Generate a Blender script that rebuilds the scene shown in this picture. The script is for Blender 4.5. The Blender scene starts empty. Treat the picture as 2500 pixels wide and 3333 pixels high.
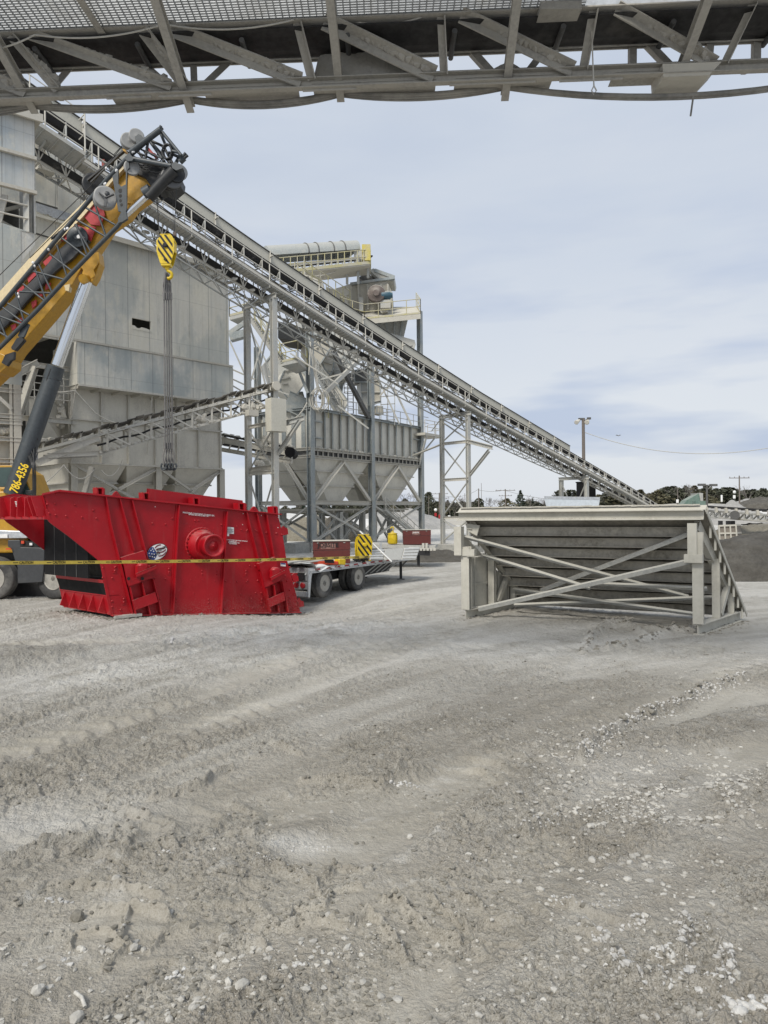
import bpy, math, random
import numpy as np
from mathutils import Vector as V, Matrix
random.seed(7)
S = bpy.context.scene
COL = S.collection
R = math.radians
# ---------------------------------------------------------------- camera
CAMZ = 2.8
FP = 2336.0                       # focal length in photograph pixels (2500 x 3333)
ROLL = R(0.6)
cam = bpy.data.cameras.new('camera')
camo = bpy.data.objects.new('camera', cam); COL.objects.link(camo)
cam.sensor_fit = 'VERTICAL'; cam.sensor_height = 36; cam.lens = 36*FP/3333
cam.clip_start = .1; cam.clip_end = 6000
camo.location = (0, 0, CAMZ)
camo.rotation_mode = 'XYZ'
camo.rotation_euler = (Matrix.Rotation(ROLL, 3, 'Y') @ Matrix.Rotation(R(90), 3, 'X')).to_euler()
S.camera = camo
# ---------------------------------------------------------------- light
SUN_EL, SUN_AZ = R(46), R(210)
w = bpy.data.worlds.new('World'); S.world = w; w.use_nodes = True
nt = w.node_tree; N = nt.nodes; L = nt.links; N.clear()
out = N.new('ShaderNodeOutputWorld'); bg = N.new('ShaderNodeBackground'); bg.inputs[1].default_value = .1
sky = N.new('ShaderNodeTexSky'); sky.sky_type = 'NISHITA'; sky.sun_disc = False
sky.sun_elevation = SUN_EL; sky.sun_rotation = SUN_AZ; sky.air_density = 1.3; sky.dust_density = 1.5
tc = N.new('ShaderNodeTexCoord')
mp = N.new('ShaderNodeMapping'); mp.inputs['Scale'].default_value = (1, 1, 2.6)
L.new(tc.outputs['Generated'], mp.inputs[0])
n1 = N.new('ShaderNodeTexNoise'); n1.inputs['Scale'].default_value = 1.9; n1.inputs['Detail'].default_value = 5
n1.inputs['Roughness'].default_value = .52; n1.inputs['Distortion'].default_value = .25
L.new(mp.outputs[0], n1.inputs['Vector'])
n2 = N.new('ShaderNodeTexNoise'); n2.inputs['Scale'].default_value = 3.1; n2.inputs['Detail'].default_value = 4
mp2 = N.new('ShaderNodeMapping'); mp2.inputs['Location'].default_value = (3.1, 1.7, .4); mp2.inputs['Scale'].default_value = (1, 1, 5)
L.new(tc.outputs['Generated'], mp2.inputs[0]); L.new(mp2.outputs[0], n2.inputs['Vector'])
def ramp(nodes, stops):
    r = nodes.new('ShaderNodeValToRGB'); e = r.color_ramp.elements
    while len(e) < len(stops): e.new(.5)
    for i, (p, c) in enumerate(stops): e[i].position = p; e[i].color = (c, c, c, 1) if not hasattr(c, '__len__') else (*c[:3], 1)
    return r
rc = ramp(N, [(.28, (.485, .555, .68)), (.46, (.565, .63, .735)), (.60, (.615, .665, .75)), (.76, (.69, .72, .78))])
L.new(n1.outputs[0], rc.inputs[0])
# paler band low over the horizon, with darker streaks of cloud in it
sp = N.new('ShaderNodeSeparateXYZ'); L.new(tc.outputs['Generated'], sp.inputs[0])
hz = ramp(N, [(.0, .85), (.12, .8), (.34, .25), (.75, .1)]); L.new(sp.outputs[2], hz.inputs[0])
mh = N.new('ShaderNodeMix'); mh.data_type = 'RGBA'; mh.inputs['B'].default_value = (.74, .77, .815, 1)
L.new(hz.outputs[0], mh.inputs[0]); L.new(rc.outputs[0], mh.inputs['A'])
dk = ramp(N, [(.47, 0.), (.64, .8)]); L.new(n2.outputs[0], dk.inputs[0])
band = ramp(N, [(.0, .9), (.18, .75), (.4, .12)]); L.new(sp.outputs[2], band.inputs[0])
mm = N.new('ShaderNodeMath'); mm.operation = 'MULTIPLY'; L.new(dk.outputs[0], mm.inputs[0]); L.new(band.outputs[0], mm.inputs[1])
md = N.new('ShaderNodeMix'); md.data_type = 'RGBA'; md.inputs['B'].default_value = (.37, .46, .66, 1)
L.new(mm.outputs[0], md.inputs[0]); L.new(mh.outputs[2], md.inputs['A'])
k10 = N.new('ShaderNodeVectorMath'); k10.operation = 'SCALE'; k10.inputs['Scale'].default_value = 8.0
L.new(md.outputs[2], k10.inputs[0])
mx = N.new('ShaderNodeMix'); mx.data_type = 'RGBA'; mx.inputs[0].default_value = .93
L.new(sky.outputs[0], mx.inputs['A']); L.new(k10.outputs[0], mx.inputs['B'])
L.new(mx.outputs[2], bg.inputs[0]); L.new(bg.outputs[0], out.inputs[0])
sl = bpy.data.lights.new('sun', 'SUN'); sl.energy = 2.5; sl.angle = R(17); sl.color = (1, .945, .85)
so = bpy.data.objects.new('sun', sl); COL.objects.link(so)
so.rotation_euler = (R(90)-SUN_EL, 0, math.pi-SUN_AZ)
S.view_settings.view_transform = 'Standard'; S.view_settings.look = 'None'; S.view_settings.gamma = 1
S.view_settings.exposure = .38
S.cycles.max_bounces = 6; S.cycles.use_denoising = True

# ---------------------------------------------------------------- helpers
cR, sR = math.cos(ROLL), math.sin(ROLL)
def ray(px, py):
    dx = (px-1250)/FP; dz = (1666.5-py)/FP
    return V((dx*cR + dz*sR, 1, -dx*sR + dz*cR))
def P(px, py, Y):
    r = ray(px, py); return V((r.x*Y, Y, CAMZ + r.z*Y))
def D(x, y): return (x*1.507, y*1.507)
def PD(x, y, Y): return P(x*1.507, y*1.507, Y)
def zm(x0, y0, s): return lambda x, y: (x0+x*s, y0+y*s)
class Pl:                        # vertical plane through plan points a, b
    def __init__(s, a, b):
        s.a = V((a[0], a[1], 0)); s.b = V((b[0], b[1], 0)); s.d = (s.b-s.a).normalized(); s.n = V((-s.d.y, s.d.x, 0)); s.L = (s.b-s.a).length
        if s.n.y < 0: s.n = -s.n
    def at(s, px, py=None, off=0):
        if py is None: px, py = px
        r = ray(px, py); t = (s.n.dot(s.a)+off)/(s.n.x*r.x+s.n.y*r.y)
        return V((r.x*t, t, CAMZ+r.z*t))
    def uz(s, px, py=None, off=0):
        p = s.at(px, py, off); return ((p-s.a).dot(s.d), p.z)
    def pt(s, u, z, off=0): return V((s.a.x+s.d.x*u+s.n.x*off, s.a.y+s.d.y*u+s.n.y*off, z))

class MB:
    def __init__(s): s.v = []; s.f = []; s.sm = []
    def add(s, vs, fs, smooth=False):
        o = len(s.v); s.v += [tuple(x) for x in vs]; s.f += [tuple(i+o for i in f) for f in fs]; s.sm += [smooth]*len(fs); return s
    def hexa(s, b, t):
        n = len(b); fs = [tuple(range(n))[::-1], tuple(range(n, 2*n))] + [(i, (i+1) % n, n+(i+1) % n, n+i) for i in range(n)]
        return s.add(list(b)+list(t), fs)
    def box(s, c, sz, rz=0, M=None):
        x, y, z = [k/2 for k in sz]; m = M or Matrix.Rotation(rz, 3, 'Z'); c = V(c)
        q = [c+m@V(p) for p in ((-x,-y,-z),(x,-y,-z),(x,y,-z),(-x,y,-z),(-x,-y,z),(x,-y,z),(x,y,z),(-x,y,z))]
        return s.hexa(q[:4], q[4:])
    def frame(s, p, q, up=None):
        t = (V(q)-V(p)).normalized(); up = V(up) if up else V((0, 0, 1))
        if abs(t.dot(up)) > .95: up = V((0, 1, 0)) if abs(t.y) < .9 else V((1, 0, 0))
        a = t.cross(up).normalized(); b = a.cross(t).normalized(); return t, a, b
    def prof(s, p, q, poly, up=None):          # sweep closed polygon (a,b) p->q ; a = side, b = up
        p, q = V(p), V(q); t, a, b = s.frame(p, q, up)
        return s.hexa([p+a*x+b*y for x, y in poly], [q+a*x+b*y for x, y in poly])
    def beam(s, p, q, w, h=None, up=None):
        h = h or w; x, y = w/2, h/2
        return s.prof(p, q, [(-x,-y),(x,-y),(x,y),(-x,y)], up)
    def ibeam(s, p, q, w, h, up=None, t=None):
        t = t or w*.1; x, y, k = w/2, h/2, t/2
        return s.prof(p, q, [(-x,-y),(x,-y),(x,-y+t),(k,-y+t),(k,y-t),(x,y-t),(x,y),(-x,y),(-x,y-t),(-k,y-t),(-k,-y+t),(-x,-y+t)], up)
    def angle(s, p, q, w, up=None, t=None, fx=1, fy=1):
        t = t or w*.14
        pl = [(0,0),(w*fx,0),(w*fx,t*fy),(t*fx,t*fy),(t*fx,w*fy),(0,w*fy)]
        return s.prof(p, q, [(x-w*fx*.3, y-w*fy*.3) for x, y in pl], up)
    def chan(s, p, q, w, h, up=None, t=None, fx=1):
        t = t or h*.08
        pl = [(0,-h/2),(w*fx,-h/2),(w*fx,-h/2+t),(t*fx,-h/2+t),(t*fx,h/2-t),(w*fx,h/2-t),(w*fx,h/2),(0,h/2)]
        return s.prof(p, q, pl, up)
    def tube(s, p, q, r, n=8, r2=None, cap=True):
        p, q = V(p), V(q); r2 = r if r2 is None else r2; t, a, b = s.frame(p, q)
        cs = [(math.cos(2*math.pi*i/n), math.sin(2*math.pi*i/n)) for i in range(n)]
        vs = [p+a*c*r+b*d*r for c, d in cs]+[q+a*c*r2+b*d*r2 for c, d in cs]
        s.add(vs, [(i, (i+1) % n, n+(i+1) % n, n+i) for i in range(n)], True)
        if cap: s.add(vs, [tuple(range(n))[::-1], tuple(range(n, 2*n))])
        return s
    def path(s, pts, r, n=6):
        pts = [V(p) for p in pts]
        if len(pts) < 2: return s
        up = V((.13, .21, .97)); rings = []
        for i, p in enumerate(pts):
            t = (pts[min(i+1, len(pts)-1)]-pts[max(i-1, 0)]).normalized()
            if abs(t.dot(up)) > .97: up2 = V((1, 0, 0))
            else: up2 = up
            a = t.cross(up2).normalized(); b = a.cross(t)
            rings += [p+a*math.cos(2*math.pi*k/n)*r+b*math.sin(2*math.pi*k/n)*r for k in range(n)]
        fs = [(i*n+k, i*n+(k+1) % n, (i+1)*n+(k+1) % n, (i+1)*n+k) for i in range(len(pts)-1) for k in range(n)]
        s.add(rings, fs, True); m = (len(pts)-1)*n
        return s.add(rings, [tuple(range(n))[::-1], tuple(range(m, m+n))])
    def plate(s, poly, th):                    # flat polygon of 3-D points, th = thickness vector
        return s.hexa([V(p) for p in poly], [V(p)+V(th) for p in poly])
    def lathe(s, c, ax, prof, n=24, up=None):  # prof = [(dist along ax, radius)]
        c = V(c); t, a, b = s.frame(c, c+V(ax), up); vs = []
        for d, r in prof: vs += [c+t*d+a*math.cos(2*math.pi*k/n)*r+b*math.sin(2*math.pi*k/n)*r for k in range(n)]
        m = len(prof)
        s.add(vs, [(i*n+k, i*n+(k+1) % n, (i+1)*n+(k+1) % n, (i+1)*n+k) for i in range(m-1) for k in range(n)], True)
        return s.add(vs, [tuple(range(n))[::-1], tuple(range((m-1)*n, m*n))])
    def blob(s, c, r, seed=0, sq=(1, 1, 1), n=1, j=.25, flat=False):
        key = n
        if key not in ICO:
            import bmesh
            bm = bmesh.new(); bmesh.ops.create_icosphere(bm, subdivisions=n, radius=1)
            ICO[key] = ([tuple(v.co) for v in bm.verts], [tuple(v.index for v in f.verts) for f in bm.faces]); bm.free()
        vs, fs = ICO[key]; rr = random.Random(seed); az = rr.random()*6.3; ca, sa = math.cos(az), math.sin(az); o = []
        for x, y, z in vs:
            k = r*(1+(rr.random()-.5)*2*j); x, y, z = x*sq[0]*k, y*sq[1]*k, z*sq[2]*k
            o.append((c[0]+x*ca-y*sa, c[1]+x*sa+y*ca, c[2]+z))
        return s.add(o, fs, n > 1 and not flat)
    def obj(s, name, m, parent=None, bev=0):
        if not s.v: s.add([(0,0,0),(0,0,.001),(0,.001,0)], [(0,1,2)])
        me = bpy.data.meshes.new(name); off = WL(parent) if parent else V((0, 0, 0))
        me.from_pydata([(x-off.x, y-off.y, z-off.z) for x, y, z in s.v], [], s.f)
        me.polygons.foreach_set('use_smooth', s.sm); me.materials.append(m); me.update()
        import bmesh
        bm = bmesh.new(); bm.from_mesh(me); bmesh.ops.recalc_face_normals(bm, faces=bm.faces); bm.to_mesh(me); bm.free()
        o = bpy.data.objects.new(name, me); COL.objects.link(o)
        if parent: o.parent = parent
        if bev:
            b = o.modifiers.new('bevel', 'BEVEL'); b.width = bev; b.segments = 2; b.limit_method = 'ANGLE'; b.angle_limit = R(40)
        return o
ICO = {}
def WL(o):
    p = V((0, 0, 0))
    while o: p = p+o.location; o = o.parent
    return p
def thing(name, label, cat, loc=(0, 0, 0), group=None):
    o = bpy.data.objects.new(name, None); COL.objects.link(o); o.location = loc; o.empty_display_size = .2
    return tag(o, label, cat, group)
def tag(o, label, cat, group=None):
    o['label'] = label; o['category'] = cat
    if group: o['group'] = group
    return o
def struct(o): o['kind'] = 'structure'; return o
def stuff(o, label=None, cat=None):
    o['kind'] = 'stuff'
    if label: o['label'] = label; o['category'] = cat
    return o
def dup(root, loc, label=None, group=None, scale=1, rz=0):
    r = root.copy(); COL.objects.link(r); r.location = loc; r.scale = (scale,)*3; r.rotation_euler = (0, 0, rz)
    if label: r['label'] = label
    if group: r['group'] = group
    for ch in list(root.children):
        c = ch.copy(); COL.objects.link(c); c.parent = r
        for g in list(ch.children):
            d = g.copy(); COL.objects.link(d); d.parent = c
    return r
def lerp(a, b, t): return a+(b-a)*t
def sag(p, q, d, n=14, ):
    p, q = V(p), V(q); return [p.lerp(q, i/n)-V((0, 0, d*4*(i/n)*(1-i/n))) for i in range(n+1)]
def text(s, size, p, xdir, up, m, name='lettering', parent=None, th=.004, align='CENTER', bold=False, sx=1):
    cu = bpy.data.curves.new(name, 'FONT'); cu.body = s; cu.size = size; cu.extrude = th; cu.align_x = align; cu.align_y = 'CENTER'
    cu.resolution_u = 2
    if bold: cu.offset = size*.018
    t = bpy.data.objects.new(name, cu); COL.objects.link(t)
    dg = bpy.context.evaluated_depsgraph_get(); me = bpy.data.meshes.new_from_object(t.evaluated_get(dg)); bpy.data.objects.remove(t)
    x = V(xdir).normalized(); u = V(up); u = (u-x*u.dot(x)).normalized(); n = x.cross(u)
    M = Matrix((x*sx, u, n)).transposed(); off = WL(parent) if parent else V((0, 0, 0)); p = V(p)
    for v in me.vertices: v.co = M@v.co+p-off
    me.materials.clear(); me.materials.append(m)
    o = bpy.data.objects.new(name, me); COL.objects.link(o)
    if parent: o.parent = parent
    return o
# ---------------------------------------------------------------- materials
def nd(nt, t, **k):
    n = nt.nodes.new('ShaderNode'+t)
    for a, b in k.items(): setattr(n, a, b)
    return n
def base(name):
    m = bpy.data.materials.new(name); m.use_nodes = True; nt = m.node_tree; b = nt.nodes['Principled BSDF']; return m, nt, b
def setc(nt, b, sock, val):
    if hasattr(val, 'is_linked'): nt.links.new(val, b.inputs[sock])
    else: b.inputs[sock].default_value = val
def noise(nt, scale, detail=5, rough=.6, vscale=(1, 1, 1), loc=(0, 0, 0), dist=0, src='Object'):
    tc = nd(nt, 'TexCoord'); mp = nd(nt, 'Mapping'); mp.inputs['Scale'].default_value = vscale; mp.inputs['Location'].default_value = loc
    if src == 'Pos':
        g = nd(nt, 'NewGeometry'); nt.links.new(g.outputs['Position'], mp.inputs[0])
    else: nt.links.new(tc.outputs[src], mp.inputs[0])
    n = nd(nt, 'TexNoise'); n.inputs['Scale'].default_value = scale; n.inputs['Detail'].default_value = detail
    n.inputs['Roughness'].default_value = rough; n.inputs['Distortion'].default_value = dist; nt.links.new(mp.outputs[0], n.inputs['Vector']); return n.outputs[0]
def rmp(nt, v, a, b, lo=0., hi=1.):
    r = nd(nt, 'MapRange'); r.inputs[1].default_value = a; r.inputs[2].default_value = b; r.inputs[3].default_value = lo; r.inputs[4].default_value = hi
    nt.links.new(v, r.inputs[0]); return r.outputs[0]
def mixc(nt, f, a, b):
    m = nd(nt, 'Mix', data_type='RGBA')
    for i, v in ((0, f), ('A', a), ('B', b)):
        if hasattr(v, 'is_linked'): nt.links.new(v, m.inputs[i])
        elif hasattr(v, '__len__'): m.inputs[i].default_value = (*v[:3], 1)
        else: m.inputs[i].default_value = v
    return m.outputs[2]
def mul(nt, a, b, op='MULTIPLY'):
    m = nd(nt, 'Math', operation=op)
    for i, v in enumerate((a, b)):
        if hasattr(v, 'is_linked'): nt.links.new(v, m.inputs[i])
        else: m.inputs[i].default_value = v
    return m.outputs[0]
def bump(nt, b, h, dist=.01, strength=.6):
    n = nd(nt, 'Bump'); n.inputs['Distance'].default_value = dist; n.inputs['Strength'].default_value = strength
    nt.links.new(h, n.inputs['Height']); nt.links.new(n.outputs[0], b.inputs['Normal'])
DUST = (.47, .45, .40)
def dusty(name, col, rough=.6, metal=0., dust=.4, dustcol=DUST, var=.18, bmp=.004, scale=1.3, topd=.85, streak=0.):
    """painted or galvanised steel carrying pale quarry dust, thick where it can lie"""
    m, nt, b = base(name)
    n = noise(nt, scale, 8, .65, src='Pos'); n3 = noise(nt, scale*9, 5, .6, loc=(5, 2, 1), src='Pos')
    dark = tuple(c*(1-var) for c in col); lite = tuple(min(1, c*(1+var)) for c in col)
    c = mixc(nt, rmp(nt, n3, .3, .7), dark, lite)
    if streak:
        st = noise(nt, 1.5, 5, .6, (4, 4, .35), (1, 7, 2), src='Pos'); c = mixc(nt, rmp(nt, st, .45, .7, 0, streak), c, tuple(k*.55 for k in col))
    f = rmp(nt, n, .62-.45*dust, .72-.2*dust, 0, min(1., dust*1.5))
    g = nd(nt, 'NewGeometry'); s = nd(nt, 'SeparateXYZ'); nt.links.new(g.outputs['Normal'], s.inputs[0])
    up = rmp(nt, s.outputs[2], .35, .85, 0, topd); f = mul(nt, f, up, 'MAXIMUM')
    c = mixc(nt, f, c, dustcol)
    setc(nt, b, 'Base Color', c); setc(nt, b, 'Roughness', rmp(nt, f, 0, 1, rough, .95)); setc(nt, b, 'Metallic', rmp(nt, f, 0, .7, metal, 0))
    if bmp: bump(nt, b, mul(nt, n3, n, 'ADD'), bmp)
    return m
def plain(name, col, rough=.5, metal=0., var=.1, sc=6, bmp=0, spec=.5):
    m, nt, b = base(name); n = noise(nt, sc, 5)
    setc(nt, b, 'Base Color', mixc(nt, rmp(nt, n, .3, .7), tuple(c*(1-var) for c in col), tuple(min(1, c*(1+var)) for c in col)))
    setc(nt, b, 'Roughness', rmp(nt, n, .3, .7, rough*.85, min(1, rough*1.15))); b.inputs['Metallic'].default_value = metal
    b.inputs['Specular IOR Level'].default_value = spec
    if bmp: bump(nt, b, n, bmp)
    return m
M = {}
M['steel'] = dusty('dusty_grey_steel', (.40, .41, .395), .6, .12, .5)
M['galv'] = dusty('galvanised_steel', (.29, .32, .325), .5, .25, .34, streak=.3)
M['beige'] = dusty('dust_caked_steel', (.46, .44, .385), .85, 0, .6, (.50, .48, .42), topd=.95)
M['beige2'] = dusty('dust_caked_plate', (.44, .42, .36), .9, 0, .5, (.48, .45, .385), var=.1, streak=.25)
M['gantry'] = dusty('dusty_gantry_steel', (.36, .345, .31), .85, 0, .55, (.42, .40, .35), var=.22, scale=2.5)
M['rail'] = dusty('dusty_pale_rail', (.50, .485, .44), .8, 0, .5, (.56, .54, .48))
M['yrail'] = dusty('faded_yellow_rail', (.46, .42, .20), .8, 0, .55)
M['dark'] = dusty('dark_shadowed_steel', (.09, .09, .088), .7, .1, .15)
M['belt'] = dusty('black_rubber_belt', (.022, .022, .024), .75, 0, .12, var=.3, topd=.35)
M['underbelt'] = dusty('belt_underside', (.03, .029, .029), .7, 0, .06, var=.5, topd=0, streak=.5)
M['dustheap'] = dusty('spilled_stone_dust', (.50, .48, .42), .98, 0, .6, var=.2, bmp=.02)
M['black'] = plain('black_rubber', (.007, .007, .008), .7, var=.3, spec=.2)
M['rubber'] = dusty('dusty_tyre_rubber', (.045, .045, .045), .8, 0, .42, (.24, .23, .21), var=.3, topd=.3)
M['conc'] = dusty('stained_concrete', (.30, .30, .28), .95, 0, .35, var=.25, bmp=.01)
# ---------------------------------------------------------------- ground
def hsh(ix, iy, s):
    ix = ix.astype(np.int64); iy = iy.astype(np.int64)
    h = (ix*374761393 + iy*668265263 + s*2246822519) & 0xffffffff
    h = ((h ^ (h >> 13))*1274126177) & 0xffffffff
    return ((h ^ (h >> 16)) & 0xffff)/65535.
def vn(x, y, s=0):
    xi = np.floor(x); yi = np.floor(y); fx = x-xi; fy = y-yi; fx = fx*fx*(3-2*fx); fy = fy*fy*(3-2*fy)
    a = hsh(xi, yi, s); b = hsh(xi+1, yi, s); c = hsh(xi, yi+1, s); d = hsh(xi+1, yi+1, s)
    return (a*(1-fx)+b*fx)*(1-fy)+(c*(1-fx)+d*fx)*fy
def fbm(x, y, o, s=0, g=.5):
    r = 0; a = 1; t = 0
    for k in range(o): r = r+a*vn(x*2**k+17.3*k, y*2**k+9.1*k, s+k); t += a; a *= g
    return r/t
def sst(a, b, x): t = np.clip((x-a)/(b-a), 0, 1); return t*t*(3-2*t)
def gp(px, py):                                   # photograph pixel -> flat ground
    r = ray(px, py); t = -CAMZ/r.z; return (r.x*t, t)
zL, zR = zm(0, 2000, .7535), zm(1250, 2000, .7535)
def pl_(z, pts): return [gp(*z(*p)) for p in pts]
# lug prints and mud ridges left by the tyres
ridges = [(pl_(zL, p), w, h) for p, w, h in [
 ([(80,1250),(200,1185),(330,1175),(450,1190),(520,1180),(620,1200),(700,1230)], .035, .035),
 ([(300,1460),(330,1395),(420,1385),(490,1395),(520,1430),(560,1440)], .02, .028), ([(540,1440),(440,1520)], .02, .025),
 ([(400,1290),(550,1275),(640,1290),(730,1310)], .035, .045), ([(550,1290),(540,1380),(510,1430)], .02, .03), ([(640,1450),(700,1390),(770,1360),(850,1350)], .02, .025),
 ([(1240,1330),(1260,1265),(1400,1270),(1420,1190),(1560,1200)], .022, .03), ([(1100,1090),(1200,1080),(1290,1100),(1360,1140),(1380,1200)], .02, .028),
 ([(1400,1130),(1450,1080),(1530,1090),(1600,1110)], .02, .028), ([(1120,1340),(1220,1360),(1370,1340),(1500,1370),(1600,1320),(1650,1340)], .03, .05),
 ([(560,860),(640,880)], .04, .05), ([(660,800),(740,780),(880,745),(910,700),(1000,670)], .04, .06), ([(430,1050),(520,1060),(640,1010),(760,1020)], .045, .05),
 ([(0,1070),(150,1020),(400,970)], .05, .055), ([(980,960),(1100,970)], .04, .04), ([(0,1500),(120,1440),(300,1380)], .03, .03), ([(1300,730),(1500,720),(1650,740)], .045, .05),
 ([(960,1440),(1060,1430),(1140,1440)], .035, .05), ([(1180,560),(1300,600)], .05, .05), ([(500,930),(620,900),(760,930)], .04, .03)]]
ridges += [(pl_(zR, p), w, h) for p, w, h in [
 ([(0,1250),(60,1240),(110,1290),(180,1360),(250,1400),(320,1415)], .028, .05), ([(200,1230),(260,1280),(300,1300),(360,1350),(430,1320),(600,1325)], .025, .04),
 ([(320,1210),(380,1220),(430,1260)], .02, .03), ([(0,1365),(50,1400),(90,1460)], .025, .04), ([(300,1480),(400,1420),(580,1430)], .022, .025),
 ([(850,630),(900,560),(1000,490),(1100,440),(1250,390),(1400,330),(1560,290)], .10, .085), ([(0,720),(60,690),(120,670)], .04, .06), ([(600,940),(760,885)], .05, .045),
 ([(860,1370),(960,1430),(1010,1520),(1040,1580),(1150,1610),(1300,1620),(1460,1640),(1500,1570),(1460,1470)], .05, .05),
 ([(1290,1330),(1320,1400),(1280,1470),(1200,1500),(1130,1490)], .04, .04), ([(720,1250),(850,1280),(970,1330),(1030,1350),(1140,1330)], .04, .035),
 ([(880,110),(960,60),(1040,45),(1120,90)], .13, .08), ([(960,150),(1100,120),(1250,70),(1370,60)], .12, .06), ([(860,170),(900,120)], .12, .06), ([(1130,60),(1290,75)], .12, .05)]]
# long wheel ruts: centre line, half width, depth, shoulder
ruts = [([(-9,2),(-4.5,8.4),(-1.6,14.2),(.5,18.8),(4,25),(12,38)], .45, .045), ([(-6.9,2),(-2.5,9.4),(-.6,12.9),(1.2,16.2),(5.4,23.5),(13.6,36)], .42, .05),
        ([(-14,5),(-9,9.6),(-5.5,13.6),(-2,18),(2.5,25.5),(8,34)], .5, .05), ([(-3,2),(1.0,7.8),(3.4,9.6),(7.4,11.4),(14,13.6)], .42, .05), ([(-1.3,2.4),(2.2,6.9),(4.4,8.3),(8.2,9.9),(15,12)], .4, .045),
        ([(-5,5.2),(-2,6.4),(1,7.6),(4,10),(7.6,14),(12,18)], .4, .035), ([(-1,15),(5,14.2),(10,15),(16,17)], .5, .03), ([(-16,12),(-9,14.6),(-3,16.6),(4,24),(10,30)], .5, .04)]
def dseg(x, y, pts):
    best = np.full(x.shape, 1e9); al = np.zeros(x.shape); run = 0.
    for (ax, ay), (bx, by) in zip(pts[:-1], pts[1:]):
        dx, dy = bx-ax, by-ay; L2 = dx*dx+dy*dy; t = np.clip(((x-ax)*dx+(y-ay)*dy)/L2, 0, 1)
        d = np.hypot(x-ax-t*dx, y-ay-t*dy); k = d < best; best[k] = d[k]; al[k] = (run+t*math.sqrt(L2))[k]; run += math.sqrt(L2)
    return best, al
def smooth_line(pts, n=6):
    o = []; P_ = [pts[0]]+list(pts)+[pts[-1]]
    for i in range(1, len(P_)-2):
        a, b, c, d = [np.array(P_[i+k]) for k in (-1, 0, 1, 2)]
        for k in range(n):
            t = k/n; o.append(tuple(.5*((2*b)+(-a+c)*t+(2*a-5*b+4*c-d)*t*t+(-a+3*b-3*c+d)*t**3)))
    return o+[pts[-1]]
ruts = [(smooth_line(p), w, d) for p, w, d in ruts]
def gauss(x, y, cx, cy, rx, ry, a=0): 
    c, s = math.cos(a), math.sin(a); u = (x-cx)*c+(y-cy)*s; v = -(x-cx)*s+(y-cy)*c; return np.exp(-(u/rx)**2-(v/ry)**2)
def gbase(x, y):
    z = .14*gauss(x, y, -8.2, 18.6, 3.2, 3.5) - .34*gauss(x, y, -2.6, 22.6, 3, 2.8) + .05*gauss(x, y, 3.5, 19.5, 2, 2)
    far = sst(30, 60, y); z = z+(fbm(x*.12, y*.12, 3, 5)-.5)*.10*(1-far)*sst(2, 10, y)
    z = z+(fbm(x*.01+3, y*.01, 3, 6)-.5)*3.*sst(75, 200, y)
    return z
def flow(x, y):
    xc = np.clip(x, -12, 18); return (y+8.46*np.exp(-.13*xc))*.7
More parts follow.
